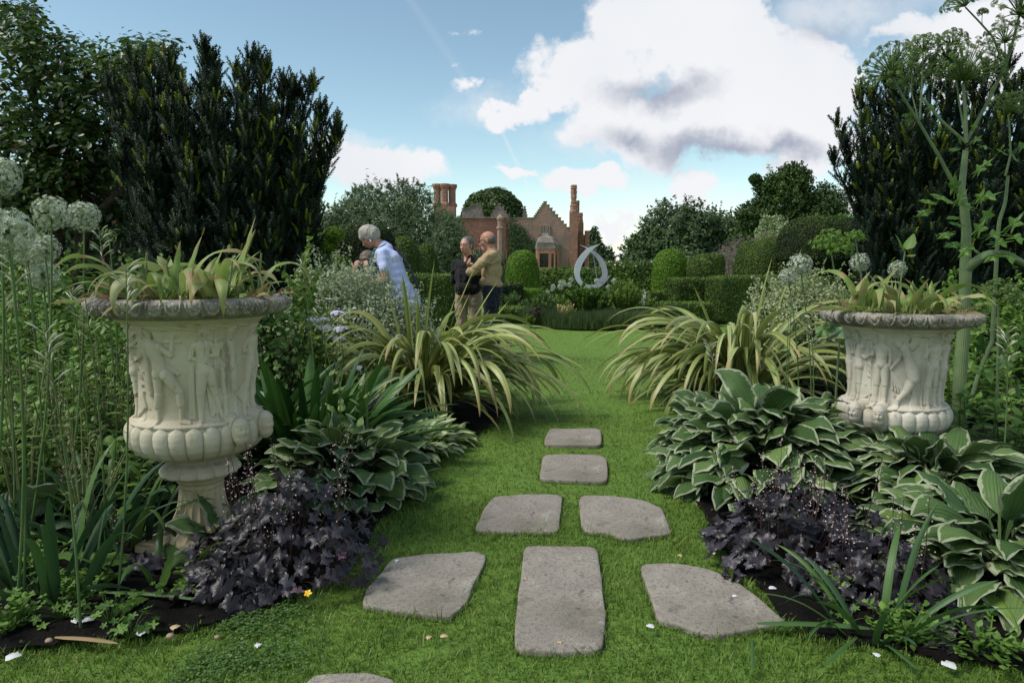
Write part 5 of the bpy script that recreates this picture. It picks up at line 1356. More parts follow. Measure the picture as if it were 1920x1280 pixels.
# ---- crescent sculpture
METAL = plainmat('pale_grey_metal', (0.74, 0.76, 0.82), .5, .04, 4, .5, 0.0)
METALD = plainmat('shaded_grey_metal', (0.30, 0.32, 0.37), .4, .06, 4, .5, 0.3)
SC = at(1110, 540, SY)
t = thing('crescent_sculpture', 'metal sculpture of two crossing crescents in the round bed', 'sculpture', (SC.x, SY, 0))
def crescent(m, outer, inner, Y0, slope, th=.012):
    """outlines in picture points, on an upright plate turned by slope (dy per metre of x)"""
    def pt(px, py): p = at(px, py, SY); return np.array([p.x - SC.x, Y0 + slope * (p.x - SC.x), p.z])
    def curve(pts, n=40):
        P = np.array([pt(*q) for q in pts]); k = np.linspace(0, 1, len(P)); s = np.linspace(0, 1, n)
        # Catmull-Rom
        out = []
        for u in s:
            x = u * (len(P) - 1); i = min(int(x), len(P) - 2); f = x - i
            p0, p1, p2, p3 = P[max(i - 1, 0)], P[i], P[i + 1], P[min(i + 2, len(P) - 1)]
            out.append(.5 * ((2 * p1) + (-p0 + p2) * f + (2 * p0 - 5 * p1 + 4 * p2 - p3) * f * f + (-p0 + 3 * p1 - 3 * p2 + p3) * f ** 3))
        return np.array(out)
    A, B = curve(outer), curve(inner); n = len(A); off = np.array([slope, -1, 0]) / math.hypot(slope, 1) * th / 2
    V = np.concatenate([A - off, B - off, B + off, A + off]).reshape(4, n, 3)
    m.add(V.reshape(-1, 3), grid_faces(4, n, close_u=True))
m = MB()
crescent(m, [(1126, 457), (1103, 465), (1085, 483), (1076, 505), (1080, 526), (1092, 537), (1112, 541), (1130, 535), (1147, 515)], [(1126, 457), (1108, 471), (1094, 490), (1087, 508), (1088, 522), (1096, 531), (1110, 534), (1126, 529), (1147, 515)], 0, .25)
m.build('front_crescent', METAL, t, False)
m = MB()
crescent(m, [(1088, 458), (1104, 464), (1122, 476), (1134, 492), (1138.5, 510), (1137, 522), (1128, 530)], [(1088, 458), (1101, 466), (1114, 478), (1124, 493), (1128.5, 508), (1128, 518), (1121, 526)], .10, -.5)
m.build('rear_crescent', METALD, t, False)
m = MB(); a = at(1112, 470, SY); b = at(1121, 532, SY); tube(m, [(b.x - SC.x, 0.05, b.z), (a.x - SC.x, .05, a.z)], .008, 8); m.build('gnomon_rod', METALD, t)
m = MB(); tube(m, [(0, .03, 0), (0, .03, .76)], [.035, .03], 12); m.build('post', METALD, t)

# ================================================================== people
def sph(m, c, r, n=10):
    v, f = sqv(c, r if hasattr(r, '__len__') else (r, r, r), 1, 1, n, n + 6); m.add(v, f)
def cap(m, a, b, ra, rb, n=12):
    a, b = np.asarray(a, float), np.asarray(b, float); d = b - a; L = np.linalg.norm(d); d = d / L
    ts, rs = [], []
    for k in range(5): ang = PI / 2 * (k / 5); ts.append(-ra * math.cos(ang) ); rs.append(ra * math.sin(ang) + 1e-4)
    ts += list(np.linspace(0, L, 6)); rs += list(np.linspace(ra, rb, 6))
    for k in range(1, 6): ang = PI / 2 * (k / 5); ts.append(L + rb * math.sin(ang)); rs.append(rb * math.cos(ang) + 1e-4)
    tube(m, a + d * np.array(ts)[:, None], rs, n)
def ell(m, c, r, rot=None, n=16):
    v, f = sqv((0, 0, 0), r, 1, 1, n, n + 8)
    if rot is not None: v = v @ np.array(rot.to_matrix() if hasattr(rot, 'to_matrix') else rot).T
    m.add(v + np.asarray(c), f)
TEX = bpy.data.textures.new('cloth_folds', 'CLOUDS'); TEX.noise_scale = .075; TEX.noise_depth = 2
TEX3 = bpy.data.textures.new('hair_locks', 'CLOUDS'); TEX3.noise_scale = .02; TEX3.noise_depth = 3
TEX2 = bpy.data.textures.new('cloth_creases', 'WOOD'); TEX2.wood_type = 'BANDNOISE'; TEX2.noise_scale = .11; TEX2.turbulence = 9
def remesh(o, vox, it=5, fac=.5):
    r = o.modifiers.new('skin', 'REMESH'); r.mode = 'VOXEL'; r.voxel_size = vox; r.use_smooth_shade = True
    if o.name.startswith('hair'):
        d = o.modifiers.new('locks', 'DISPLACE'); d.texture = TEX3; d.strength = .014; d.mid_level = .5; d.texture_coords = 'LOCAL'
    s = o.modifiers.new('smooth', 'SMOOTH'); s.factor = fac; s.iterations = it
    if o.name.split('.')[0] in ('shirt', 'top', 'jacket', 'polo_shirt', 'jeans', 'trousers'):
        for tx, st in ((TEX, .007 if o.name.startswith(('polo', 'top')) else .016), (TEX2, .006 if o.name.startswith('top') else .012)):
            d = o.modifiers.new('folds', 'DISPLACE'); d.texture = tx; d.strength = st; d.mid_level = .5; d.texture_coords = 'LOCAL'
    return o
from mathutils import Euler
def headparts(m, c, yaw=0.0, pitch=0.0, s=1.0, beard=False):
    """head facing -Y at centre c (between the ears); returns the frame"""
    Rm = np.array((Euler((0, 0, yaw)).to_matrix() @ Euler((pitch, 0, 0)).to_matrix()))
    P = lambda x, y, z: np.asarray(c) + Rm @ np.array([x, y, z]) * s
    E = lambda p, r: ell(m, P(*p), np.array(r) * s, Rm)
    E((0, .010, .030), (.074, .094, .085)); E((0, -.022, -.030), (.058, .066, .078)); E((0, -.050, -.078), (.033, .032, .026)); E((.035, -.048, -.015), (.028, .030, .026)); E((-.035, -.048, -.015), (.028, .030, .026))
    E((0, -.070, .034), (.052, .020, .016)); cap(m, P(0, -.082, .018), P(0, -.106, -.022), .008 * s, .014 * s); E((0.011, -.096, -.024), (.009, .010, .008)); E((-.011, -.096, -.024), (.009, .010, .008))
    E((0, -.085, -.050), (.024, .014, .009)); E((0, -.080, -.064), (.020, .013, .009))
    E((.076, .008, -.004), (.009, .019, .031)); E((-.076, .008, -.004), (.009, .019, .031))
    return P, Rm
def hand(m, w, d, up, s=1.0, curl=.5):
    """wrist w, direction d of the fingers, up = back of the hand"""
    d = np.asarray(d, float); d /= np.linalg.norm(d); up = np.asarray(up, float); up -= d * np.dot(up, d); up /= np.linalg.norm(up); sd = np.cross(d, up); w = np.asarray(w, float)
    Rm = np.column_stack([sd, d, up])
    ell(m, w + d * .045 * s, np.array([.040, .050, .016]) * s, Rm)
    for i, (o, L) in enumerate(((-.030, .060), (-.010, .072), (.010, .068), (.030, .052))):
        a = w + d * .080 * s + sd * o * s; k1 = d * math.cos(curl * .5) - up * math.sin(curl * .5); k2 = d * math.cos(curl * 1.6) - up * math.sin(curl * 1.6)
        b = a + k1 * L * .5 * s; c_ = b + k2 * L * .5 * s
        cap(m, a, b, .0095 * s, .0088 * s, 8); cap(m, b, c_, .0088 * s, .0072 * s, 8)
    a = w + d * .03 * s - sd * .032 * s; b = a + (d * .6 - sd * .7 - up * .2) * .040 * s; cap(m, a, b, .013 * s, .010 * s, 8); cap(m, b, b + (d * .9 - sd * .1 - up * .3) * .030 * s, .010 * s, .008 * s, 8)

SKIN1 = plainmat('skin', (0.50, 0.27, 0.19), .5, .12, 30, .4)
SKIN2 = plainmat('tanned_skin', (0.42, 0.21, 0.14), .5, .12, 30, .4)
EYEW = plainmat('eye_white', (.6, .58, .55), .3, .02); EYED = plainmat('dark_iris', (.02, .015, .012), .3, .02); LIP = plainmat('lip', (.36, .14, .11), .5, .05)
def cloth(name, col, wr=.5, sc=22, var=.10):
    m, nt = newmat(name); oc = objco(nt)
    mp = nt.nodes.new('ShaderNodeMapping'); nt.links.new(oc, mp.inputs[0]); mp.inputs['Rotation'].default_value = (.5, .4, .3); mp.inputs['Scale'].default_value = (1, 1, .45)
    n1, _ = noise(nt, mp.outputs[0], sc * .5, 3, .5, 1.2); n2, _ = noise(nt, oc, 260, 2)
    c = mixc(nt, smooth(nt, n2, .3, .7), (*[x * (1 - var) for x in col], 1), (*[x * (1 + var) for x in col], 1))
    finish(nt, c, .85, n1, wr, .05, .2, sheen=.1); return m
def face_bits(t, body, P, lean=None, s=1.0):
    for sx in (-1, 1):
        m = MB(); sph(m, P(sx * .030, -.076, .012), .0115 * s, 8); e = m.build('eye', EYEW, body)
        m = MB(); sph(m, P(sx * .030, -.0855, .012), .0055 * s, 6); m.build('iris', EYED, body)
        m = MB(); cap(m, P(sx * .014, -.090, .032), P(sx * .046, -.080, .034), .0045 * s, .0035 * s, 6); m.build('eyebrow', HAIRG, body)
    m = MB(); cap(m, P(-.018, -.096, -.056), P(.018, -.096, -.056), .0045 * s, .0045 * s, 8); m.build('lips', LIP, body)
def hairmat(name, c0, c1):
    m, nt = newmat(name); oc = objco(nt); mp = nt.nodes.new('ShaderNodeMapping'); nt.links.new(oc, mp.inputs[0]); mp.inputs['Scale'].default_value = (1, 1, .2)
    n1, _ = noise(nt, mp.outputs[0], 120, 3, .6); finish(nt, mixc(nt, smooth(nt, n1, .35, .65), (*c0, 1), (*c1, 1)), .55, n1, .6, .004, .4); return m
HAIRG = hairmat('grey_hair', (.055, .05, .045), (.17, .155, .14)); HAIRS = hairmat('silver_hair', (.20, .18, .155), (.46, .43, .38)); HAIRD = hairmat('ash_brown_hair', (.10, .075, .055), (.22, .17, .13))

def legs(m, hz, kz, sp_=.10, rt=.090, rk=.062, ra=.052, y=0.0):
    for sx in (-1, 1):
        cap(m, (sx * sp_, y, hz), (sx * sp_ * 1.1, y - .01, kz), rt, rk); cap(m, (sx * sp_ * 1.1, y - .01, kz), (sx * sp_ * 1.15, y + .03, .10), rk, ra)
def shoes(t, sp_=.115, y=.03):
    m = MB()
    for sx in (-1, 1): 
        m = MB(); ell(m, (sx * sp_, y - .07, .045), (.048, .135, .042)); ell(m, (sx * sp_, y + .02, .055), (.042, .06, .055)); remesh(m.build('shoe', SHOE, t), .01)
SHOE = plainmat('dark_shoe_leather', (.03, .022, .018), .4)

# tan-shirted man, arms folded, turned to his friend on the left
p0 = at(922, 640, 8.4)
t = thing('person', 'balding man with folded arms in a tan shirt and dark jeans', 'person', (p0.x, 8.4, 0), 'visitors standing on the lawn', rz=R(-97))
b = MB()
P, _ = headparts(b, (0, -.045, 1.475), yaw=R(-4), pitch=R(14), s=.98)
cap(b, (0, .01, 1.30), (0, -.02, 1.43), .062, .055); ell(b, (0, .0, 1.15), (.15, .10, .18)); ell(b, (0, 0, .95), (.14, .10, .12)); legs(b, .90, .50, .09, .075, .052, .04)
for sx in (-1, 1): cap(b, (sx * .16, .0, 1.27), (sx * .21, -.18, 1.12), .045, .038)
cap(b, (.21, -.20, 1.10), (-.04, -.255, 1.15), .036, .027); cap(b, (-.21, -.17, 1.10), (.10, -.26, 1.19), .036, .026)
hand(b, (.11, -.262, 1.20), (.75, .1, .25), (.2, -1, .3), .95, .5); hand(b, (-.05, -.26, 1.15), (-1, .2, .1), (0, -1, 0), .95, .6)
body = remesh(b.build('body', SKIN2, t), .0065)
face_bits(t, body, P)
m = MB(); ell(m, (0, .0, 1.245), (.20, .125, .105)); ell(m, (0, .005, 1.12), (.165, .125, .17)); ell(m, (0, -.01, .985), (.165, .135, .085)); ell(m, (0, .012, .955), (.16, .135, .05))
for sx in (-1, 1): cap(m, (sx * .165, .0, 1.285), (sx * .235, -.21, 1.105), .070, .056)
cap(m, (.235, -.215, 1.105), (.05, -.245, 1.13), .056, .042); cap(m, (-.235, -.2, 1.105), (.03, -.245, 1.175), .056, .040); cap(m, (0, .02, 1.325), (0, .0, 1.36), .082, .070); ell(m, (.10, .02, 1.31), (.09, .075, .05)); ell(m, (-.10, .02, 1.31), (.09, .075, .05))
SHIRT = cloth('tan_shirt_cotton', (.40, .29, .17), .9, 22)
remesh(m.build('shirt', SHIRT, t), .010)
m = MB(); ell(m, (0, .005, .89), (.150, .128, .10)); legs(m, .88, .50, .088, .098, .070, .062); JEANS = cloth('dark_denim', (.012, .016, .030), .6, 30)
remesh(m.build('jeans', JEANS, t), .010); shoes(t)
m = MB(); ell(m, P(0, .055, .0), (.076, .052, .062)); ell(m, P(.055, .035, .0), (.024, .045, .040)); ell(m, P(-.055, .035, .0), (.024, .045, .040)); remesh(m.build('hair', HAIRG, t), .007)
m = MB(); ell(m, P(0, -.070, -.078), (.036, .032, .034)); ell(m, P(0, -.094, -.045), (.024, .010, .008)); remesh(m.build('beard', HAIRS, t), .006)
m = MB()
for sx in (-1, 1):
    a = np.linspace(0, 2 * PI, 17); tube(m, [P(sx * .031 + .023 * math.cos(q), -.098, .010 + .017 * math.sin(q)) for q in a], .0018, 5, cap=False); tube(m, [P(sx * .054, -.096, .014), P(sx * .078, .0, .012)], .0018, 5)
m.build('glasses', EYED, t)

# man in black polo shirt
p0 = at(879, 640, 8.85)
t = thing('person', 'grey-haired man in a black polo shirt and beige trousers', 'person', (p0.x, 8.85, 0), 'visitors standing on the lawn', rz=R(-24))
b = MB(); s_ = .92
P, _ = headparts(b, (0, -.05, 1.425), yaw=R(-6), pitch=R(4), s=.96)
cap(b, (0, .0, 1.24), (0, -.03, 1.38), .060, .055); ell(b, (0, .0, 1.08), (.15, .10, .18)); ell(b, (0, 0, .86), (.14, .10, .12)); legs(b, .82, .46, .09, .075, .052, .04)
for sx in (-1, 1): cap(b, (sx * .17, .01, 1.20), (sx * .225, .07, .96), .043, .036); cap(b, (sx * .225, .07, .96), (sx * .06, .19, .86), .036, .026)
hand(b, (.06, .19, .86), (-1, .2, -.2), (0, 1, 0), .92); hand(b, (-.06, .205, .85), (1, .1, -.3), (0, 1, 0), .92)
body = remesh(b.build('body', SKIN1, t), .0065); face_bits(t, body, P, s=1)
m = MB(); ell(m, (0, .0, 1.165), (.205, .12, .11)); ell(m, (0, -.015, 1.03), (.175, .135, .17)); ell(m, (0, -.03, .90), (.18, .145, .10)); ell(m, (0, -.02, .845), (.172, .14, .055))
for sx in (-1, 1): cap(m, (sx * .17, .0, 1.205), (sx * .225, .06, 1.00), .066, .060)
cap(m, (0, .01, 1.25), (0, -.005, 1.28), .075, .068); POLO = cloth('black_polo_cotton', (.010, .010, .011), .6, 24)
remesh(m.build('polo_shirt', POLO, t), .010)
m = MB(); m.add([P(-.030, -.028, -.135), P(.030, -.028, -.135), P(.004, -.075, -.25)], [(0, 2, 1)]); m.add(np.array([P(-.030, -.028, -.135), P(.030, -.028, -.135), P(.004, -.075, -.25)]) + [0, .01, 0], [(0, 1, 2)]); m.build('open_collar', SKIN1, t)
m = MB(); ell(m, (0, .0, .80), (.155, .13, .10)); legs(m, .80, .46, .09, .100, .072, .062); CHINO = cloth('beige_trouser_cotton', (.36, .28, .19), .6, 22)
remesh(m.build('trousers', CHINO, t), .010); shoes(t)
m = MB(); box(m, (-.05, -.150, .775), (.05, -.132, .805)); m.build('belt', plainmat('brown_belt', (.16, .07, .035)), t, False)
m = MB(); ell(m, P(0, .028, .048), (.081, .090, .078)); ell(m, P(0, .062, .0), (.074, .05, .065)); ell(m, P(.062, .012, .022), (.018, .035, .035)); ell(m, P(-.062, .012, .022), (.018, .035, .035)); remesh(m.build('hair', HAIRG, t), .007)

# woman in pale blue, bending forward
p0 = at(757, 640, 6.8)
t = thing('person', 'grey-haired woman in a pale blue top bending over the silvery shrub', 'person', (p0.x, 6.8, 0), 'visitors standing on the lawn', rz=R(-92))
b = MB()
P, _ = headparts(b, (0, -.315, 1.455), yaw=R(-6), pitch=R(38), s=.88)
cap(b, (0, -.18, 1.36), (0, -.27, 1.42), .056, .050); cap(b, (0, -.13, 1.24), (0, -.01, .96), .085, .085); legs(b, .92, .50, .09, .08, .055, .04)
for sx in (-1, 1): cap(b, (sx * .135, -.17, 1.27), (sx * .172, -.13, 1.06), .040, .036); cap(b, (sx * .172, -.13, 1.06), (sx * .14, -.36, 1.00), .036, .024); hand(b, (sx * .14, -.37, 1.0), (0, -1, -.1), (sx * .4, 0, 1), .88, .6)
body = remesh(b.build('body', SKIN2, t), .0065); face_bits(t, body, P)
BLUE = cloth('pale_blue_jersey', (.50, .55, .84), .25, 16)
m = MB(); ell(m, (0, -.165, 1.27), (.185, .105, .105), Euler((R(25), 0, 0)))
for q in np.linspace(0, 1, 7): ell(m, (0, -.13 + .16 * q, 1.24 - .42 * q), (.165 + .025 * q, .130 + .012 * q - .02 * math.sin(q * PI), .10))
for sx in (-1, 1): cap(m, (sx * .145, -.17, 1.30), (sx * .18, -.135, 1.165), .060, .056)
cap(m, (0, -.165, 1.345), (0, -.185, 1.365), .075, .066)
remesh(m.build('top', BLUE, t), .010)
m = MB(); ell(m, (0, .03, .86), (.17, .14, .12)); legs(m, .86, .50, .09, .105, .075, .065); remesh(m.build('trousers', cloth('pale_blue_trousers', (.30, .34, .50), .6, 20), t), .010); shoes(t)
m = MB(); ell(m, P(0, .022, .050), (.086, .100, .082)); ell(m, P(0, .065, .0), (.080, .058, .075)); ell(m, P(.066, .02, .0), (.022, .045, .045)); ell(m, P(-.066, .02, .0), (.022, .045, .045)); ell(m, P(0, -.062, .060), (.064, .034, .034)); ell(m, P(.04, -.062, .045), (.035, .028, .030)); ell(m, P(-.04, -.062, .045), (.035, .028, .030)); remesh(m.build('hair', HAIRS, t), .007)
SCARF = cloth('teal_scarf', (.05, .12, .16), .8, 40)
m = MB(); a = np.linspace(0, 2 * PI, 25); tube(m, [(.070 * math.cos(q), -.205 + .062 * math.sin(q), 1.375 - .045 * math.sin(q) * -1 * .4 - .03 * (1 - math.sin(q))) for q in a], .014, 8, cap=False)
for sx in (-1, 1): tube(m, [(sx * .06, -.25, 1.35), (sx * .06, -.29, 1.22), (sx * .04, -.27, 1.05)], [.016, .018, .014], 8)
m.build('scarf', SCARF, t)
m = MB(); tube(m, [(.03, -.07, 1.365), (.03, .03, 1.25), (.03, .105, 1.1), (.03, .165, .95)], .012, 6); m.build('bag_strap', plainmat('dark_strap', (.03, .03, .045)), t)
m = MB(); tube(m, [P(.082, .008, -.038), P(.084, .006, -.060)], [.004, .006], 6); m.build('earring', METAL, t)

# second woman crouching behind, camera held up to her face
p0 = at(709, 640, 7.3)
t = thing('person', 'woman in a beige jacket crouching behind the woman in blue, photographing', 'person', (p0.x, 7.3, 0), 'visitors standing on the lawn', rz=R(-18), sc=.93)
b = MB()
P, _ = headparts(b, (0, -.20, 1.31), yaw=R(0), pitch=R(20), s=.95)
cap(b, (0, -.06, 1.17), (0, -.15, 1.27), .055, .050); ell(b, (0, .0, 1.0), (.14, .10, .17)); ell(b, (0, .12, .78), (.15, .12, .12))
for sx in (-1, 1):
    cap(b, (sx * .10, .12, .76), (sx * .13, -.12, .46), .085, .06); cap(b, (sx * .13, -.12, .46), (sx * .12, .05, .09), .058, .042)
    cap(b, (sx * .15, -.04, 1.10), (sx * .25, -.25, 1.02), .042, .036); cap(b, (sx * .25, -.25, 1.02), (sx * .075, -.33, 1.22), .035, .024); hand(b, (sx * .075, -.33, 1.22), (-sx * .3, -.1, 1), (0, -1, 0), .85, .7)
body = remesh(b.build('body', SKIN1, t), .0065); face_bits(t, body, P, s=.95)
m = MB(); ell(m, (0, -.03, 1.07), (.185, .115, .11)); ell(m, (0, .02, .93), (.17, .13, .19)); ell(m, (0, .10, .78), (.18, .15, .11))
for sx in (-1, 1): cap(m, (sx * .15, -.04, 1.115), (sx * .26, -.25, 1.03), .068, .060); cap(m, (sx * .26, -.25, 1.03), (sx * .10, -.32, 1.19), .058, .042)
cap(m, (0, -.05, 1.15), (0, -.08, 1.19), .08, .07)
remesh(m.build('jacket', cloth('beige_jacket_linen', (.40, .33, .26), .9, 16), t), .010)
m = MB()
for sx in (-1, 1): cap(m, (sx * .10, .12, .76), (sx * .13, -.12, .46), .10, .075); cap(m, (sx * .13, -.12, .46), (sx * .12, .05, .10), .073, .06)
remesh(m.build('trousers', cloth('brown_trousers', (.12, .09, .07), .6, 20), t), .012); shoes(t, .12, .06)
m = MB(); ell(m, P(0, .028, .050), (.084, .096, .080)); ell(m, P(0, .06, -.005), (.080, .058, .072)); ell(m, P(0, -.058, .062), (.060, .030, .028)); remesh(m.build('hair', HAIRD, t), .007)
m = MB(); v, f = sqv(P(0, -.125, .005), (.062, .026, .034), .3, .3, 10, 20); m.add(v, f); tube(m, [P(0, -.14, .0), P(0, -.185, -.005)], [.026, .024], 14)
tag(m.build('camera', plainmat('black_camera_body', (.015, .015, .016), .35), None), None)
c_ = bpy.data.objects[[o.name for o in COL.objects if o.name.startswith('camera') and o.type == 'MESH'][0]]
bpy.context.view_layer.update(); c_.location = t.location; c_.rotation_euler = t.rotation_euler; c_.scale = t.scale
tag(c_, 'small black camera held up by the crouching woman in beige', 'camera')
# ================================================================== border plants
A_ = lambda *k: np.array(k, float)
def U(n, a, b): return a + (b - a) * rng.random(n)

# ---- striped sword-leaved phormiums
PHOR = leafmat('striped_sword_leaf', [(0.24, 0.29, 0.07), (0.40, 0.43, 0.12), (0.56, 0.57, 0.25), (0.38, 0.31, 0.10)], .25, .38, .5, 'stripe', pos=[0, .4, .85, 1], edge=(.12, .19, .07), mid=(.17, .22, .05), veins=.15, tip=(.36, .27, .12))
def phormium(label, base, n, spears, seed, reach=1.0, biasdir=None):
    global rng
    keep = rng; rng = np.random.default_rng(seed)
    t = thing('striped_phormium', label, 'phormium', base, 'striped sword-leaved plants arching over the lawn')
    m = MB()
    az = rng.random(n) * 2 * PI
    if biasdir is not None: k = rng.random(n) < .45; az[k] = biasdir + .75 * rng.normal(size=k.sum())
    rr = .16 * np.sqrt(rng.random(n)); B = np.column_stack([rr * np.cos(az) * 1.4, rr * np.sin(az), np.zeros(n)])
    L = U(n, .85, 1.35) * reach
    leaves(m, B, az + .25 * rng.normal(size=n), R(86) - R(36) * rng.random(n) ** 1.1, L, U(n, .042, .072), R(105) + R(62) * rng.random(n), 'strap', 20, 5, fold=U(n, .2, .5), twist=.8 * rng.normal(size=n), wave=0, power=U(n, 1.15, 2.0),
           rnd=np.clip(rng.beta(2, 2.2, n), 0, 1), azbend=.25 * rng.normal(size=n))
    # old drooping leaves round the foot
    k = n // 3; az = rng.random(k) * 2 * PI
    if biasdir is not None: az[: k // 2] = biasdir + .9 * rng.normal(size=k // 2)
    leaves(m, np.column_stack([.1 * np.cos(az), .1 * np.sin(az), np.zeros(k)]), az, U(k, R(30), R(60)), U(k, .6, .95) * reach, U(k, .014, .032), U(k, R(60), R(100)), 'strap', 12, 3, fold=.3, twist=rng.normal(size=k), power=1.4, rnd=U(k, .6, 1))
    for (px, py, dx, w) in spears:
        tip = at(px, py, base[1] - .05); d = np.array(tip) - np.array(base); L_ = np.linalg.norm(d) * 1.04; azz = math.atan2(d[1] - .05, d[0]); el = math.atan2(d[2], math.hypot(d[0], d[1]))
        leaves(m, [A_(dx, -.03, 0)], azz, min(el + R(8), R(88)), L_, w, R(14), 'strap', 12, 5, fold=.5, power=1.4, rnd=.35, twist=.4)
    m.build('leaves', PHOR, t)
    rng = keep
    return t
pl_ = gnd(790, 772); phormium('striped yellow-green sword-leaved plant left of the stepping stones', tuple(pl_), 175, [(818, 492, .0, .05), (862, 555, .03, .04), (775, 520, -.05, .05), (790, 560, -.02, .045), (925, 540, .06, .045), (895, 505, .04, .035), (640, 690, -.1, .05), (735, 560, -.06, .05), (940, 575, .08, .045), (880, 560, .04, .05), (910, 590, .06, .045)], 4, 1.16, R(-35))
pr_ = gnd(1385, 752); phormium('striped yellow-green sword-leaved plant right of the stepping stones', tuple(pr_), 165, [(1437, 490, .05, .05), (1487, 478, .09, .055), (1425, 560, .04, .05), (1300, 545, -.05, .045)], 9, 1.18, R(200))

# ---- hostas
HOST = leafmat('white_margined_hosta_leaf', [(0.038, 0.085, 0.022), (0.075, 0.14, 0.040), (0.13, 0.205, 0.060), (0.19, 0.30, 0.06)], .18, .5, .3, 'margin', edge=(.42, .48, .30), veins=.5)
HOSTC = leafmat('cream_centred_hosta_leaf', [(0.07, 0.15, 0.025), (0.12, 0.23, 0.04), (0.18, 0.31, 0.05)], .25, .42, .4, 'centre', mid=(.60, .64, .36), veins=.5)
def hosta(label, base, n, L, Wd, rad, mat, seed, squash=1.0, el0=76, name='hosta', group='leafy hostas edging the grass', lift=0.0, azr=(0, 2 * PI), scapes=0, wave=.35, mound=0.0):
    global rng
    keep = rng; rng = np.random.default_rng(seed)
    t = thing(name, label, 'hosta', base, group); m = MB()
    az = U(n, *azr); q = rng.random(n) ** .7                        # q=1 outermost
    crown = rad * .62 * q
    B = np.column_stack([crown * np.cos(az), crown * np.sin(az) * squash, .01 + mound * (1 - q ** 1.8)])
    el = R(el0) - R(el0 - 18) * q + R(8) * rng.normal(size=n)
    ll = L * U(n, .8, 1.2) * (1.15 - .25 * q)
    leaves(m, B, az + .35 * rng.normal(size=n), el, ll, Wd * U(n, .70, 1.15), R(58) + R(50) * rng.random(n), 'hosta', 12, 7, fold=U(n, .15, .5), twist=.5 * rng.normal(size=n), wave=wave * U(n, .3, 1), wfreq=U(1, 2.5, 3.5)[0], power=U(n, 1.6, 2.6), rnd=np.clip(.35 + .22 * rng.normal(size=n), 0, 1), roll=.25 * rng.normal(size=n))
    m.build('leaves', mat, t)
    for k in range(scapes):
        m = MB(); a = rng.random() * 6.28; h = rad * (1.5 + .5 * rng.random()); d = A_(.12 * math.cos(a), .12 * math.sin(a), h)
        tube(m, [A_(.05 * math.cos(a), .05 * math.sin(a), 0), d * [1, 1, .5], d], [.004, .0035, .002], 5)
        for j in range(5):
            z = .45 + .12 * j; leaves(m, [d * [z, z, z]], rng.random() * 6.28, R(55), .09 - .012 * j, .045 - .006 * j, R(50), 'ovate', 5, 5, fold=.5, rnd=.9)
        m.build('flower_stem', mat, t)
    rng = keep
    return t
b = gnd(650, 925); hosta('big white-edged hosta right of the left urn', tuple(b), 190, .31, .145, .40, HOST, 3, scapes=5, mound=.12)
b = gnd(765, 850); hosta('small cream-centred hosta behind the big white-edged one', tuple(b), 95, .27, .085, .30, HOSTC, 5, wave=.5)
b = gnd(820, 830); hosta('small cream-centred hosta at the lawn edge below the striped phormium', tuple(b), 55, .22, .075, .19, HOSTC, 6, wave=.5)
b = gnd(1425, 905); hosta('largest white-edged hosta left of the right urn', tuple(b), 300, .35, .150, .60, HOST, 7, scapes=2, mound=.26, el0=62)
b = gnd(1360, 840); hosta('white-edged hosta spilling toward the grass behind the largest one', tuple(b), 120, .31, .14, .38, HOST, 17, mound=.12)
b = gnd(1528, 868); hosta('white-edged hosta at the foot of the right urn bowl', tuple(b), 140, .31, .13, .38, HOST, 27, mound=.16, el0=62)
b = gnd(1870, 1085); hosta('broad white-edged hosta filling the right edge of the photo', tuple(b), 210, .31, .138, .46, HOST, 8, el0=58, mound=.14)
b = gnd(1740, 960); hosta('white-edged hosta below the bowl of the right urn', tuple(b), 190, .32, .13, .42, HOST, 9, el0=58, mound=.17)
b = gnd(1990, 1010); hosta('white-edged hosta at the far right edge behind the broad one', tuple(b), 110, .38, .14, .45, HOST, 10, el0=62)
b = gnd(425, 1035); hosta('small white-edged hosta growing at the foot of the left urn', tuple(b), 24, .24, .095, .12, HOST, 11, scapes=1)
b = gnd(35, 1010); hosta('dull green hosta at the left edge of the photo', tuple(b), 34, .36, .15, .26, leafmat('grey_green_hosta_leaf', [(0.04, 0.08, 0.035), (0.07, 0.12, 0.05), (0.11, 0.17, 0.08)], .2, .45, .4, 'plain', veins=.6), 12)

# ---- strap-leaved clumps
STRAP = leafmat('dark_strap_leaf', [(0.020, 0.060, 0.012), (0.040, 0.105, 0.020), (0.075, 0.165, 0.032), (0.12, 0.20, 0.08)], .2, .38, .45, veins=.15)
def straps(label, base, n, L, Wd, seed, el=(35, 82), bend=(25, 80), rad=.12, name='agapanthus', cat='plant', mat=None, group=None, azr=(0, 2 * PI), sx=1.0, kinkp=1.8):
    global rng
    keep = rng; rng = np.random.default_rng(seed)
    t = thing(name, label, cat, base, group); m = MB(); az = U(n, *azr); r = rad * np.sqrt(rng.random(n))
    leaves(m, np.column_stack([r * np.cos(az) * 1.5 * sx, r * np.sin(az), 0 * r]), az, R(el[0]) + R(el[1] - el[0]) * rng.random(n), L * U(n, .65, 1.15), Wd * U(n, .7, 1.2), U(n, R(bend[0]), R(bend[1])), 'strap', 11, 5, fold=U(n, .2, .5), twist=.5 * rng.normal(size=n), power=kinkp, rnd=np.clip(.4 + .22 * rng.normal(size=n), 0, 1))
    m.build('leaves', mat or STRAP, t); rng = keep; return t
b = gnd(575, 870); straps('dense clump of dark green strap leaves right of the left urn', tuple(b), 230, .68, .066, 3, rad=.22)
b = gnd(480, 850); straps('dark green strap leaves behind the stem of the left urn', tuple(b), 80, .62, .050, 13, rad=.14)
b = gnd(655, 815); straps('dark green strap leaves beside the striped phormium', tuple(b), 70, .50, .038, 14, rad=.12)
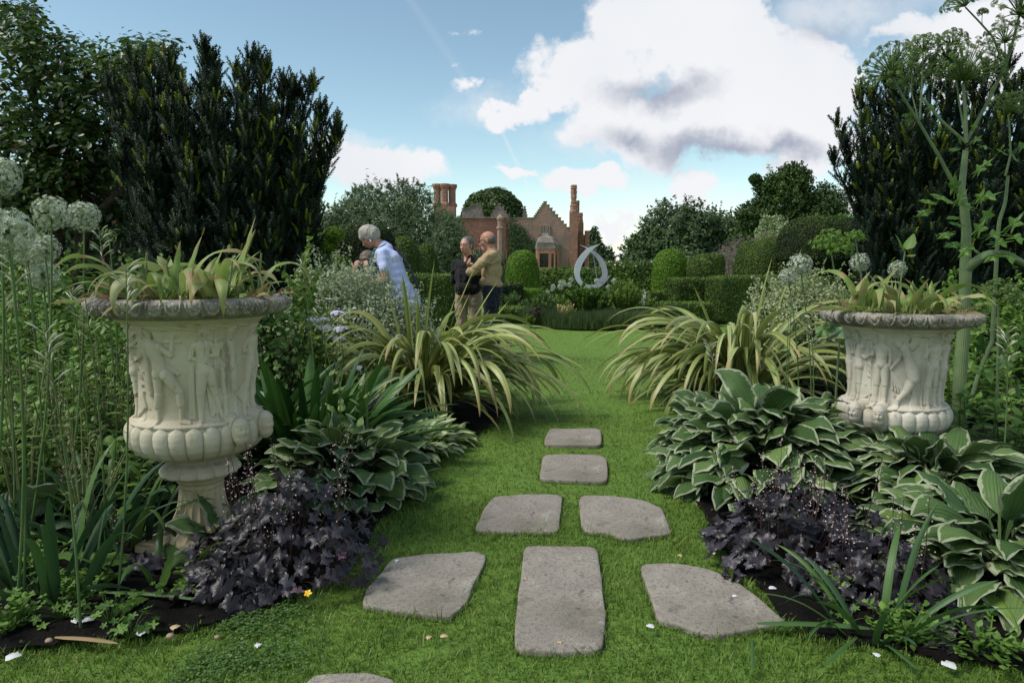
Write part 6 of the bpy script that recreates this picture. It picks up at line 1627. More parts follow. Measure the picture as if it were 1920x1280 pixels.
DAFF = leafmat('bluish_daffodil_leaf', [(0.02, 0.055, 0.022), (0.04, 0.095, 0.035), (0.07, 0.15, 0.035), (0.10, 0.17, 0.03)], .2, .4, .45, veins=.2)
b = gnd(1640, 1190); straps('sparse bluish strap leaves rising among the dark purple leaves on the right', tuple(b), 13, .42, .022, 15, el=(40, 88), bend=(20, 70), rad=.07, name='daffodil', mat=DAFF, group='spent daffodil clumps')
b = gnd(1600, 1160); straps('flopping strap leaves at the edge of the wedge-shaped stone', tuple(b), 7, .36, .018, 16, el=(15, 60), bend=(20, 90), rad=.06, name='daffodil', mat=DAFF, group='spent daffodil clumps')
b = gnd(95, 1120); straps('upright strap leaves at the left edge beside the dull hosta', tuple(b), 26, .52, .032, 17, el=(50, 88), bend=(10, 90), rad=.12, name='daffodil', mat=DAFF, group='spent daffodil clumps', kinkp=3)
b = gnd(215, 1020); straps('strap leaves bending over in front of the left urn foot', tuple(b), 34, .50, .030, 18, el=(35, 85), bend=(40, 120), rad=.14, name='daffodil', mat=DAFF, group='spent daffodil clumps', kinkp=3)
b = gnd(300, 1090); straps('few dark strap leaves lying low before the left plinth', tuple(b), 9, .40, .024, 19, el=(10, 70), bend=(20, 110), rad=.10, name='daffodil', mat=DAFF, group='spent daffodil clumps', kinkp=2)
b = gnd(130, 900); straps('thick tangle of strap leaves left of the urn stem', tuple(b), 70, .55, .030, 20, el=(35, 85), bend=(30, 120), rad=.22, name='daffodil', mat=STRAP, group='spent daffodil clumps', kinkp=2.5)

# ---- heucheras
def lobed_template(lobes=5, depth=.28, fine=17, ruff=.10, n=46):
    a = np.linspace(-PI * .92, PI * .92, n); r = 1 - depth * (.5 + .5 * np.cos(a * lobes + PI)) ** 1.0 + .07 * np.sin(a * fine); r *= (1 - .12 * np.abs(a) / PI)
    rings = [.0, .35, .7, 1.0]; V = []; uv = []
    for k in rings:
        z = .10 * k + ruff * k ** 2 * np.sin(a * lobes * 1.5 + 1) ; V.append(np.column_stack([np.sin(a) * r * k, np.cos(a) * r * k, z])); uv.append(np.column_stack([a / (2 * PI) + .5, np.full(n, k)]))
    return np.concatenate(V), grid_faces(4, n), np.concatenate(uv)
HV, HF, HU = None, None, None
def _hv():
    a = np.linspace(-PI * .93, PI * .93, 90); r = (1 - .40 * np.abs(np.sin(a * 2.5)) ** .9) * (1 - .16 * np.abs(np.sin(a * 8.5))) * (1 - .10 * np.abs(a) / PI); V, uv = [], []
    for k in (0, .4, .75, 1.0): V.append(np.column_stack([np.sin(a) * r * k, np.cos(a) * r * k, .08 * k + 0 * a])); uv.append(np.column_stack([a / (2 * PI) + .5, np.full(90, k)]))
    return np.concatenate(V), grid_faces(4, 90), np.concatenate(uv)
HV, HF, HU = _hv()
HV = HV * [1, 1, .6]; HV[:, 2] += .16 * np.sin(HV[:, 0] * 6 + 1) * np.hypot(HV[:, 0], HV[:, 1]) + .06 * np.sin(HV[:, 1] * 9) * np.hypot(HV[:, 0], HV[:, 1]) - .18 * (HV[:, 0] ** 2)
HEUC = leafmat('dark_purple_ruffled_leaf', [(0.008, 0.006, 0.008), (0.020, 0.015, 0.020), (0.042, 0.034, 0.044), (0.11, 0.098, 0.125), (0.11, 0.04, 0.07)], .06, .42, .4, pos=[0, .35, .75, .96, 1])
HSTEM = plainmat('dark_flower_stem', (.05, .025, .025), .6)
BELL = plainmat('tiny_pink_bell', (.62, .48, .46), .6, .15, 30)
def heuchera(label, base, rad, h, n, size, seed, stems, sc_h=.45, sq=.8):
    global rng
    keep = rng; rng = np.random.default_rng(seed)
    t = thing('heuchera', label, 'heuchera', base, 'dark purple heucheras at the lawn edge'); m = MB()
    az = rng.random(n) * 6.28; q = np.sqrt(rng.random(n)); k = 1 + .22 * vnoise(np.column_stack([np.cos(az), np.sin(az)]), 2.5, seed)
    P = np.column_stack([q * rad * k * np.cos(az), q * rad * sq * k * np.sin(az), h * (1 - .72 * q ** 2.0) * U(n, .45, 1.1)]); P[:, 2] *= 1 + .25 * vnoise(P[:, :2], 9, seed)
    nn = np.column_stack([np.cos(az) * q * .9, np.sin(az) * q * .9 - .25, np.full(n, .75)]) + .35 * rng.normal(size=(n, 3))
    # leaf blade points outwards
    M = frames(nn, np.zeros(n)); out = np.column_stack([np.cos(az), np.sin(az), 0 * az]); N = M[:, :, 2]; Y = out - N * (out * N).sum(1, keepdims=True); Y /= np.linalg.norm(Y, axis=1, keepdims=True); X = np.cross(Y, N); M = np.stack([X, Y, N], -1)
    scatter(m, HV, HF, HU, P, M, size * U(n, .55, 1.15), np.clip(.42 + .2 * vnoise(P, 5, 3) + .2 * rng.normal(size=n), 0, 1))
    m.build('leaves', HEUC, t)
    m = MB(); 
    for i in range(0, n, 2): tube(m, [P[i] * [.2, .2, 0], P[i] * [.6, .6, .55], P[i]], [.0022, .002, .0018], 4, cap=False)
    m.build('leaf_stalks', HSTEM, t)
    for k in range(stems):
        a = rng.random() * 6.28; r0 = rad * .7 * rng.random() ** .5; b0 = A_(r0 * math.cos(a), r0 * math.sin(a) * sq, h * .3); top = b0 * [1.15, 1.15, 1] + A_(.03 * rng.normal(), .03 * rng.normal(), sc_h * U(1, .75, 1.15)[0])
        m = MB(); tube(m, [b0, (b0 + top) / 2 + [.008, 0, 0], top], [.0020, .0018, .001], 5)
        f = m; j = 34; s = U(j, .45, 1.0); C = b0 + (top - b0) * s[:, None] + .022 * (1.15 - s[:, None]) * 1.6 * rng.normal(size=(j, 3))
        scatter(f, STV, STF, STU, C, frames(randdir(j), rng.random(j) * 6), .0036, .5, mat=1); f.build('flower_stem', [HSTEM, BELL], t)
    rng = keep; return t
b = gnd(545, 1080); heuchera('dark purple ruffled clump at the lawn edge right of the left urn foot', tuple(b), .36, .36, 300, .046, 3, 13, .42)
b = gnd(440, 1130); heuchera('low dark purple ruffled leaves spreading toward the bare soil', tuple(b), .17, .16, 60, .055, 4, 1, .30)
b = gnd(1500, 1060); heuchera('dark purple ruffled clump between the largest hosta and the wedge stone', tuple(b), .38, .32, 280, .047, 5, 16, .36)
b = gnd(1640, 1120); heuchera('dark purple ruffled clump among the bluish strap leaves', tuple(b), .27, .20, 190, .042, 6, 6, .32)
b = gnd(1800, 1215); heuchera('few dark purple leaves under the broad hosta on the right', tuple(b), .12, .12, 26, .05, 7, 0)
b = gnd(1372, 1092); heuchera('tiny reddish purple seedling touching the wedge-shaped stone', tuple(b), .045, .04, 9, .035, 8, 0)
b = gnd(255, 1075); heuchera('faint purple leaves in the shade before the left plinth', tuple(b), .10, .14, 14, .055, 9, 1, .3)

# ---- silvery variegated shrubs
SILV = leafmat('silver_variegated_leaf', [(0.13, 0.18, 0.09), (0.26, 0.32, 0.18), (0.40, 0.46, 0.30), (0.55, 0.60, 0.45)], .25, .6, .2)
def shrub(label, base, sub, n, size, mat, name='variegated_shrub', cat='shrub', seed=1, twig=60, tv=LEAF_V, shell=.35, lump=.28, up=.3, clump=.0, group=None, ls=3.5):
    t = thing(name, label, cat, base, group); m = MB(); tot = sum(b[3] * b[5] for b in sub); st = MB()
    for i, b_ in enumerate(sub):
        bush_mesh(m, b_[:3], b_[3:6], int(n * b_[3] * b_[5] / tot), size, tv, LEAF_F, LEAF_UV, up, shell, lump, ls, seed + i, rvar=.22, zmin=.02, clump=clump, base_rnd=.5)
        for k in range(10):
            d = randdir(1)[0]; d[2] = abs(d[2]); limb(st, (b_[0] * .3, b_[1] * .3, 0), np.array(b_[:3]) + d * np.array(b_[3:6]) * .9, .010, .002, .1, 6, 5)
    for k in range(twig):
        b_ = sub[rng.integers(len(sub))]; d = randdir(1)[0]; d[2] = abs(d[2]) + .3; d /= np.linalg.norm(d); p = np.array(b_[:3]) + d * np.array(b_[3:6]) * .92; L = .09 + .08 * rng.random(); q = p + (d + [0, 0, .6]) * L
        tt = rng.random(22)[:, None]; scatter(m, tv, LEAF_F, LEAF_UV, p + (q - p) * tt + .008 * rng.normal(size=(22, 3)), frames(randdir(22) + [0, 0, .5], rng.random(22) * 6), size * .9, np.clip(.65 + .15 * rng.normal(size=22), 0, 1))
    m.build('foliage', mat, t); st.build('stems', BARK, t); return t
b = (at(668, 700, 5.9).x, 5.9, 0)
shrub('dense silvery variegated shrub between the woman in blue and the left phormium', b, [(0, 0, .54, .64, .45, .56), (-.30, .05, .64, .36, .38, .52), (.38, -.05, .48, .38, .34, .48), (-.55, 0, .42, .30, .30, .40), (-.02, .0, .92, .38, .3, .27), (.15, -.2, .30, .55, .35, .35)], 60000, .025, SILV, seed=3, twig=110)
b = (at(1500, 700, 6.6).x, 6.6, 0)
shrub('pale variegated shrub behind the right phormium and urn', b, [(0, 0, .60, .50, .42, .52), (-.30, 0, .50, .30, .30, .42), (.35, 0, .50, .35, .36, .44), (.0, 0, .78, .30, .3, .20)], 34000, .030, leafmat('cream_variegated_leaf', [(0.12, 0.19, 0.06), (0.24, 0.31, 0.12), (0.42, 0.47, 0.26), (0.58, 0.60, 0.42)], .25, .55, .3), seed=4, twig=100)
LG2 = leafmat('light_round_leaf', [(0.05, 0.11, 0.025), (0.10, 0.19, 0.04), (0.17, 0.29, 0.07)], .35, .5)
b = (at(515, 700, 4.6).x, 4.6, 0)
shrub('light green shrub with small round leaves behind the rim of the left urn', b, [(0, 0, .50, .20, .2, .45), (-.12, 0, .85, .12, .12, .26), (.12, 0, .65, .15, .15, .35)], 1200, .042, LG2, name='round_leaved_shrub', seed=5, twig=10, tv=LEAF_V * [1.7, 1, 1], shell=.1)
b = (at(585, 700, 5.0).x, 5.0, 0)
shrub('bright leafy stems standing left of the silvery shrub', b, [(0, 0, .52, .16, .16, .45), (-.05, 0, .95, .08, .08, .22)], 1100, .05, LIGHTG, name='leafy_perennial', cat='plant', seed=6, twig=14, shell=.1)
b = (at(620, 640, 9.5).x, 9.5, 0)
t = thing('cloud_pruned_shrub', 'yellow-green shrub clipped into small round pads left of the dark block', 'topiary', b); m = MB(); st = MB()
for (dx, z, r) in ((-.10, 1.52, .15), (.09, 1.60, .15), (0, 1.42, .12), (-.22, 1.18, .14), (.18, 1.22, .14), (0, .9, .25), (-.1, .55, .35), (.15, .5, .3)):
    bush_mesh(m, (dx, 0, z), (r, r, r * .7), int(1400 * r / .15), .03, QV, QF, QUV, .4, .85, .08, 3, 5); limb(st, (0, 0, 0), (dx, 0, z), .02, .01, .1)
m.build('foliage', CLIPB, t); st.build('stems', BARK, t)
b = (at(630, 640, 8.3).x, 8.3, 0)
shrub('fresh green leafy perennials behind the silvery shrub', b, [(0, 0, .6, .35, .3, .6), (-.3, 0, .5, .3, .3, .5)], 5000, .055, LIGHTG, name='leafy_perennial', cat='plant', seed=7, twig=30, shell=.2)
b = (at(70, 640, 6.0).x, 6.0, 0)
shrub('mixed green shrubs filling the border below the broad-leaved tree', b, [(0, 0, .55, .9, .6, .7), (-1.4, 0, .6, .9, .6, .8), (.9, .2, .5, .5, .4, .65)], 15000, .06, MIDG, name='border_shrub', seed=8, twig=60, shell=.5)
b = (at(1800, 640, 6.2).x, 6.2, 0)
shrub('dark leafy undergrowth below the right-hand yew', b, [(0, 0, .45, .8, .5, .55), (.9, 0, .5, .7, .5, .6)], 9000, .055, MIDG, name='border_shrub', seed=9, twig=30, shell=.5)

# ---- tall leafy perennials of the left border
LG3 = leafmat('lance_leaf_green', [(0.075, 0.145, 0.024), (0.135, 0.245, 0.042), (0.22, 0.36, 0.075)], .3, .5)
def leafy_clump(k, h, n, L, Wd, seed, mat, spread=.13):
    """several leafy stems from one root"""
    global rng
    keep = rng; rng = np.random.default_rng(seed)
    t = thing('leafy_perennial', 'x', 'plant', (0, 0, 0)); m = MB()
    for q in range(k):
        x0, y0 = spread * rng.normal(size=2); lean = .05 * rng.normal(size=2) + A_(x0, y0) * .4; hh = h * U(1, .72, 1.08)[0]
        pts = [A_(x0 + lean[0] * s ** 1.5, y0 + lean[1] * s ** 1.5, hh * s) for s in np.linspace(0, 1, 6)]
        tube(m, pts, np.linspace(.0055, .0025, 6), 5, rnd=.3, cap=False); s = np.linspace(.12, 1, n); P = np.column_stack([np.interp(s, np.linspace(0, 1, 6), [p[i] for p in pts]) for i in range(3)])
        leaves(m, P, np.arange(n) * 2.4 + .3 * rng.normal(size=n), R(15) + R(40) * s ** 3 + R(12) * rng.normal(size=n), L * (1.15 - .6 * s ** 3) * U(n, .7, 1.15), Wd * U(n, .8, 1.2), U(n, R(15), R(80)), 'lance', 6, 3, fold=.35, twist=.4 * rng.normal(size=n), rnd=np.clip(.3 + .3 * s + .15 * rng.normal(size=n), 0, 1))
    m.build('foliage', mat, t); rng = keep; return t
protos = [leafy_clump(8, .95, 34, .12, .026, 31, LG3), leafy_clump(7, .82, 28, .14, .034, 32, MIDG), leafy_clump(8, .68, 26, .11, .028, 33, LG3), leafy_clump(6, .50, 20, .12, .042, 34, LG3)]
ordn = ['leftmost', 'second', 'third', 'fourth', 'fifth', 'sixth', 'seventh']
r_ = np.random.default_rng(5); used_p = set()
def row(pxs, Y, words, kinds, grp, sc=1.0):
    for i, px in enumerate(pxs):
        y = Y + r_.uniform(-.15, .15); x = at(px, 600, y).x
        lab = words.replace('#', ordn[i] if i == 0 else ordn[i] + ' from the left'); k = kinds[i % len(kinds)]
        if k in used_p: dup(protos[k], (x, y, 0), r_.uniform(0, 6.28), sc * r_.uniform(.92, 1.08), lab, grp)
        else: used_p.add(k); o = protos[k]; o.location = (x, y, 0); o['label'] = lab; o['group'] = grp
gl_ = 'leafy clumps left of the left urn'
row((-40, 60, 150), 3.15, '# leafy clump in the front row left of the left urn', (3, 2, 3), gl_)
row((-50, 30, 110, 180), 3.7, '# leafy clump in the second row left of the left urn', (2, 3, 2, 2), gl_)
row((-60, 15, 85, 160, 230), 4.3, '# lance-leaved clump in the third row left of the left urn', (0, 1, 2, 0, 1), gl_)
row((-70, 0, 60, 130, 200, 280), 5.0, '# lance-leaved clump in the tallest row behind the left urn', (1, 0, 0, 1, 0, 2), gl_)
row((470, 545, 600), 5.2, '# leafy clump between the left urn and silvery shrub', (3, 3, 3), 'leafy clumps behind the left urn')
row((1835, 1900, 1980), 4.9, '# leafy clump behind the right urn at the edge', (2, 3, 2), 'leafy clumps at the right edge')
row((1880, 1960), 4.1, '# low leafy clump right of the thick pale stem', (3, 3), 'leafy clumps at the right edge')

# ---- low leafy ground-storey plants at the left
b = gnd(110, 940); spray_plant('leafy_perennial', 'low broad-leaved green plant beneath the tall stems at the left', 'plant', tuple(b), .36, .34, 260, .13, .05, LG3, stems=14, el=(0, 50))
b = gnd(190, 860); spray_plant('leafy_perennial', 'green and yellowing leafy plant just left of the urn bowl', 'plant', tuple(b), .30, .42, 260, .12, .045, leafmat('yellowing_leaf', [(0.05, 0.11, 0.02), (0.10, 0.18, 0.03), (0.30, 0.26, 0.06)], .3, .5), stems=12, el=(0, 50))
b = gnd(30, 900); spray_plant('leafy_perennial', 'mid green leafy plant at the far left edge', 'plant', tuple(b), .32, .5, 260, .12, .04, MIDG, stems=12, el=(0, 50))

SPENT = leafmat('spent_olive_stalk', [(0.08, 0.12, 0.035), (0.14, 0.19, 0.06), (0.22, 0.24, 0.10), (0.40, 0.42, 0.28)], .2, .6)
for px, Y, h, lab in ((15, 3.0, .98, 'wispy olive seed stalks at the very left edge'), (95, 3.3, .95, 'wispy olive seed stalks among the allium stems'), (190, 3.6, .90, 'wispy olive seed stalks midway between alliums and left urn'), (262, 3.5, .92, 'wispy brownish seed stalks just behind the left side of the left urn'), (130, 2.7, .70, 'shorter wispy seed stalks in front of the leafy clumps at the left')):
    spray_plant('spent_seed_stalks', lab, 'plant', (at(px, 600, Y).x, Y, 0), .22, h, 420, .035, .006, SPENT, stems=12, el=(10, 80), kind='lance')

for px, py, r_q, hq, lab, mt_ in ((70, 1085, .16, .16, 'low fresh green leafy weed beside the upright strap leaves', LG3), (15, 1190, .14, .13, 'low dark green leafy plant at the bottom left corner', MIDG), (170, 1120, .13, .10, 'low ferny green weed above the fallen petals', LG3), (355, 1110, .10, .09, 'small ferny weed at the left edge of the purple clump', MIDG), (235, 960, .2, .24, 'leafy green plant filling the shade left of the fluted foot', MIDG),
                                (1700, 1205, .14, .12, 'low dark weed at the foot of the daffodil leaves', MIDG), (1850, 1235, .16, .12, 'low green weed at the bottom right corner', MIDG), (1560, 1130, .10, .12, 'low yellow-green leaves among the purple ones by the wedge stone', LG3)):
    b = gnd(px, py); spray_plant('low_weed', lab, 'weed', tuple(b), r_q, hq, 220, .035, .018, mt_, stems=14, el=(0, 60))
# ---- alliums near the camera
def al(px, py, rpx, Y, bpx, lab, mat=None, n=300, bY=None):
    h = at(px, py, Y); r = .92 * rpx / F * math.hypot(Y, h.x); by = bY or Y + .1; bx = at(bpx, 640, by).x
    allium(lab, tuple(h), r, (bx, by, 0), n, mat=mat)
al(-2, 330, 36, 2.5, -60, 'pale allium globe cut by the left edge, highest of all')
al(96, 399, 32, 2.7, 20, 'big pale allium globe with a long slanting stem, left of the pair')
al(157, 406, 29, 2.85, 88, 'pale allium globe leaning right, just beside the big one')
al(14, 436, 44, 2.2, -10, 'largest pale allium globe near the left edge')
al(72, 440, 17, 3.4, 60, 'small green allium head opening behind the bigger globes', ALGR, 90)
al(84, 466, 27, 3.1, 62, 'pale allium globe below the big pair, right of its twin')
al(50, 470, 27, 3.2, 40, 'pale allium globe overlapped by its twin on the right')
al(79, 514, 30, 3.3, 70, 'dim fading allium globe lowest of the left cluster')
al(204, 442, 15, 4.2, 200, 'small distant allium head behind the tulip leaves', ALGR, 90)
al(1500, 497, 24, 4.7, 1530, 'pale allium globe left of the right urn, higher of two')
al(1478, 520, 19, 5.0, 1505, 'pale allium globe left of the right urn, lower of two')
al(1612, 492, 19, 5.0, 1620, 'pale allium globe half hidden by the tulip leaves of the right urn')
al(1683, 505, 17, 5.2, 1690, 'pale allium globe behind the middle of the right urn')

# ---- white-flowered spikes (camassia)
CAM = plainmat('spike_stem_green', (0.09, 0.15, 0.05), .5, .15, 12)
CAMW = leafmat('cream_tubular_bud', [(0.30, 0.34, 0.16), (0.50, 0.52, 0.36), (0.62, 0.62, 0.50)], .25, .5)
POD = plainmat('brown_seed_pod', (.10, .07, .035), .7, .3, 20)
def spike(px, py, Y, bpx, lab, seed, hl=.16, buds=16, pods=26):
    r = np.random.default_rng(seed); top = np.array(at(px, py, Y)); base = np.array([at(bpx, 640, Y + .05).x, Y + .05, 0])
    t = thing('flower_spike', lab, 'flower', tuple(base), 'tall white-budded flower spikes'); d = top - base
    m = MB(); s = np.linspace(0, 1, 10)[:, None]; tube(m, d * s + .02 * np.sin(s * PI) * [1, 0, 0], np.linspace(.0048, .0018, 10), 6); ms_ = m
    m = MB(); k = buds; s = 1 - hl / np.linalg.norm(d) * r.random(k) ** 1.1; P = d * s[:, None] + .02 * np.sin(s * PI)[:, None] * [1, 0, 0]; a = r.random(k) * 6.28
    for i in range(k):
        q = P[i] + A_(math.cos(a[i]), math.sin(a[i]), .9) * .028; e = q + A_(math.cos(a[i]), math.sin(a[i]), .55) * .022
        tube(m, [P[i], (P[i] + q) / 2, q, (q + e) / 2, e], [.0010, .0011, .0032, .0036, .0010], 6, rnd=r.random())
    m.build('buds', CAMW, t)
    m = ms_; s = 1 - hl / np.linalg.norm(d) - .35 * r.random(pods); P = d * s[:, None] + .02 * np.sin(s * PI)[:, None] * [1, 0, 0]; a = r.random(pods) * 6.28
    for i in range(pods):
        q = P[i] + A_(math.cos(a[i]), math.sin(a[i]), .7) * .020; tube(m, [P[i], q, q + A_(math.cos(a[i]), math.sin(a[i]), .8) * .010], [.0008, .0010, .0028], 5, mat=1)
    m.build('stem', [CAM, POD], t)
for i, a in enumerate([(22, 470, 2.3, 5, 'stout flower spike with cream buds near the left edge'), (40, 420, 2.9, 60, 'flower spike with green tip between the allium globes'), (185, 425, 3.4, 205, 'thin flower spike just above the tulips at the left'), (83, 625, 2.1, 112, 'short flower spike with open cream buds, middle left'),
                       (236, 505, 2.35, 190, 'flower spike crossing in front of the left urn rim'), (130, 520, 3.0, 150, 'slender flower spike with few cream buds behind the slanting stems'), (2, 520, 2.8, -5, 'flower spike with pale buds at the very left edge'), (160, 560, 2.6, 170, 'thin flower spike before the leafy stems left of the urn'),
                       (565, 480, 4.4, 590, 'pale flower spike beside the silvery shrub'), (597, 590, 3.9, 640, 'yellow-green flower spike in front of the silvery shrub'), (1888, 620, 3.2, 1895, 'pale flower spike right of the giant umbel plant'), (1330, 640, 4.6, 1350, 'thin green spike above the largest hosta'), (1520, 600, 4.2, 1530, 'narrow spike standing beside the right urn')]):
    spike(*a, seed=40 + i, pods=26 if i != 9 else 8)

# ---- lilac phlox-like flowers
LIL = leafmat('lilac_petal', [(0.50, 0.46, 0.74), (0.66, 0.62, 0.86), (0.80, 0.78, 0.92)], .25, .6)
def petal4():
    v, f, uv = [], [], []
    for k in range(5):
        a = k * 2 * PI / 5; c, s = math.cos(a), math.sin(a); b = len(v); v += [(0, 0, 0), (.7 * c - .35 * s, .7 * s + .35 * c, .1), (1.05 * c, 1.05 * s, .06), (.7 * c + .35 * s, .7 * s - .35 * c, .1)]; f.append((b, b + 1, b + 2, b + 3)); uv += [(.5, .5)] * 4
    return np.array(v), np.array(f), np.array(uv)
PV, PF, PU = petal4()
for (px, py, r, k, lab) in ((633, 588, .045, 26, 'lilac flower head, highest and rightmost of the lilac group'), (585, 602, .040, 20, 'lilac flower head, leftmost of the lilac group'), (607, 600, .035, 16, 'lilac flower head in the middle top of the lilac group'), (606, 615, .050, 34, 'lilac flower head, fullest, in the centre of the lilac group'),
                            (640, 618, .050, 30, 'lilac flower head right of the fullest one'), (636, 634, .035, 18, 'lilac flower head, lowest of the lilac group'), (672, 690, .030, 10, 'small lilac flower head low beside the phormium')):
    p = at(px, py, 4.75); t = thing('lilac_flower', lab, 'flower', (p.x + .02, 4.8, 0), 'lilac flower heads'); h = np.array([-.02, -.05, p.z])
    m = MB(); tube(m, [(0, 0, 0), h * [.5, .5, .5], h - [0, 0, .02]], [.003, .003, .002], 5)
    leaves(m, [h * q for q in (.3, .45, .6, .72, .84)], rng.random(5) * 6, R(30), .07, .018, R(40), 'lance', 4, 3, rnd=.5); m.build('stem', MIDG, t)
    m = MB(); D = randdir(k); D[:, 2] = np.abs(D[:, 2]) * .6; scatter(m, PV, PF, PU, h + D * [r, r, r * .6], frames(D + [0, -.6, .5], rng.random(k) * 6), .0135, rng.random(k)); m.build('petals', LIL, t)

# ================================================================== giant umbel plant (angelica)
def ridged():
    m, nt = newmat('pale_ridged_stem'); U_, V_, Rn = uvr(nt); oc = objco(nt); n1, _ = noise(nt, oc, 7, 4, .6); n2, _ = noise(nt, oc, 50, 3)
    w = mth(nt, 'SINE', mth(nt, 'MULTIPLY', U_, 6.2832 * 22))
    c = mixc(nt, smooth(nt, n1, .35, .7), (.10, .16, .065, 1), (.17, .24, .10, 1)); c = mixc(nt, mth(nt, 'MULTIPLY', smooth(nt, w, -.2, 1), .35), c, (.27, .33, .20, 1)); c = mixc(nt, mth(nt, 'MULTIPLY', smooth(nt, n2, .6, .72), .35), c, (.15, .12, .07, 1))
    finish(nt, c, .5, w, .5, .003, .35); return m
UMST = ridged()
UMG = leafmat('umbel_floret', [(0.06, 0.11, 0.03), (0.12, 0.20, 0.05), (0.20, 0.29, 0.08)], .25, .6)
UML = leafmat('angelica_leaf', [(0.05, 0.12, 0.02), (0.09, 0.19, 0.03), (0.15, 0.28, 0.05), (0.13, 0.22, 0.12)], .35, .42, .4, veins=.5)
def pointed_template(lobes=5, depth=.5, teeth=23, n=86):
    a = np.linspace(-PI * .86, PI * .86, n); r = (1 - depth * np.abs(np.sin(a * lobes / 2 + (0 if lobes % 2 else PI / 2) * 0)) ** .8) * (1 - .10 * np.abs(np.sin(a * teeth / 2))) * (1 - .30 * (np.abs(a) / PI) ** 1.2)
    V, uv = [], []
    for k in (0, .35, .7, 1.0): V.append(np.column_stack([np.sin(a) * r * k, np.cos(a) * r * k, .08 * k + .07 * k * np.sin(a * 4) - .12 * k * k])); uv.append(np.column_stack([a / (2 * PI) + .5, np.full(n, k)]))
    return np.concatenate(V), grid_faces(4, n), np.concatenate(uv)
TV_, TF_, TU_ = pointed_template(5, .52, 27)
AY = 4.22
def apt(px, py, dy=0.0): p = at(px, py, AY + dy); return np.array([p.x, p.y, p.z])
def umbel(m, c, axis, R_, rays=38, big=1.0, dome=.75, ul=16):
    axis = np.array(axis, float); axis /= np.linalg.norm(axis); M = frames(axis[None], np.zeros(1))[0]
    i = np.arange(rays) + .5; ct = 1 - i / rays * dome; st = np.sqrt(1 - ct ** 2); th = PI * (1 + 5 ** .5) * i; D = np.column_stack([st * np.cos(th), st * np.sin(th), ct]) @ M.T
    for d in D:
        L = R_ * U(1, .86, 1.06)[0]; e = c + d * L; mid = c + (d * .55 + axis * .06) * L
        tube(m, [c, mid, e], [.0030 * big, .0022 * big, .0014 * big], 4, rnd=.35, cap=False)
        dd = d + .9 * randdir(ul); dd /= np.linalg.norm(dd, axis=1, keepdims=True); q = e + dd * .019 * big
        scatter(m, STV, STF, STU, q, frames(dd, rng.random(ul) * 6), .0078 * big, np.clip(.45 + .25 * rng.normal(size=ul), 0, 1))
        k = 4; a = randdir(k) * .0004
        V = np.stack([np.tile(e, (ul, 1)) - .0007, np.tile(e, (ul, 1)) + .0007, q + .0007, q - .0007], 1).reshape(-1, 3); m.add(V, np.arange(ul * 4).reshape(-1, 4), [.5, .5, .3])
base = np.array([apt(1790, 900)[0], AY, 0]); t = thing('giant_angelica', 'giant umbel plant with a thick pale stem towering behind the right urn', 'angelica', tuple(base)); o_ = base
N0 = apt(1812, 268); N1 = apt(1803, 352)
m = MB()
ms = [base, apt(1797, 800), apt(1800, 700), apt(1808, 600), apt(1810, 510), apt(1812, 430), N1, N0]
rad = [.040, .039, .038, .036, .032, .026, .020, .015]
pp, rr2 = [], []
for i in range(len(ms) - 1):
    for s in np.linspace(0, 1, 7)[:-1]:
        pp.append(ms[i] * (1 - s) + ms[i + 1] * s); rr2.append(rad[i] * (1 - s) + rad[i + 1] * s)
rr2 = np.array(rr2); zz = np.array([p[2] for p in pp])
for zn in (apt(1808, 505)[2], apt(1812, 400)[2], N0[2], apt(1800, 690)[2]): rr2 *= 1 + .22 * np.exp(-((zz - zn) / .016) ** 2)
tube(m, np.array(pp) - o_, rr2 * .98, 20, rnd=.5)
m.build('main_stem', UMST, t)
def br(pts, r0, r1, name='branch'):
    m = MB(); P = np.array(pts) - o_; n = len(P); s = np.linspace(0, 1, n)
    r0, r1 = r0 * .82, r1 * .82; u = np.linspace(0, 1, 14); Q = np.column_stack([np.interp(u, s, P[:, k]) for k in range(3)]); tube(m, Q, np.linspace(r0, r1, 14), 10); m.build(name, UMST, t)
LB = apt(1721, 226, -.05)
br([N1 + [-.02, -.02, -.05], apt(1760, 292, -.04), LB], .015, .010); br([LB, apt(1695, 185, -.08), apt(1674, 146, -.1)], .011, .007)
br([LB + [.01, 0, 0], apt(1728, 170), apt(1731, 100)], .007, .005); br([LB + [0, 0, .01], apt(1712, 185, .05), apt(1706, 158, .05)], .005, .004)
br([N0, apt(1768, 230, .03), apt(1735, 190, .06), apt(1725, 180, .08)], .011, .008)
br([N0, apt(1810, 210), apt(1806, 158)], .014, .011); br([N0 + [0, .01, 0], apt(1850, 195, .02), apt(1884, 128, .03)], .013, .010)
RN = apt(1884, 128, .03); br([RN, apt(1900, 75), apt(1911, 30)], .011, .008); br([RN, apt(1862, 70), apt(1835, 40), apt(1810, 14)], .0075, .005); br([RN, apt(1885, 105), apt(1884, 80)], .006, .004); br([apt(1842, 48), apt(1841, 38), apt(1842, 27)], .003, .002)
br([apt(1790, 120, .1), apt(1786, 100, .1), apt(1784, 88, .1)], .005, .004); br([N0, apt(1798, 190, .1), apt(1790, 120, .1)], .008, .005)
br([apt(1885, 330, .2), apt(1895, 290, .2), apt(1893, 240, .2), apt(1890, 215, .2)], .009, .005); br([apt(1860, 640, .2), apt(1872, 420, .2), apt(1885, 380, .2), apt(1890, 330, .2)], .016, .011)
br([apt(1795, 812), apt(1815, 770, .1), apt(1835, 700, .2), apt(1860, 640, .2)], .014, .017)
br([apt(1790, 840), apt(1830, 800), apt(1890, 805), apt(1960, 815)], .018, .012)
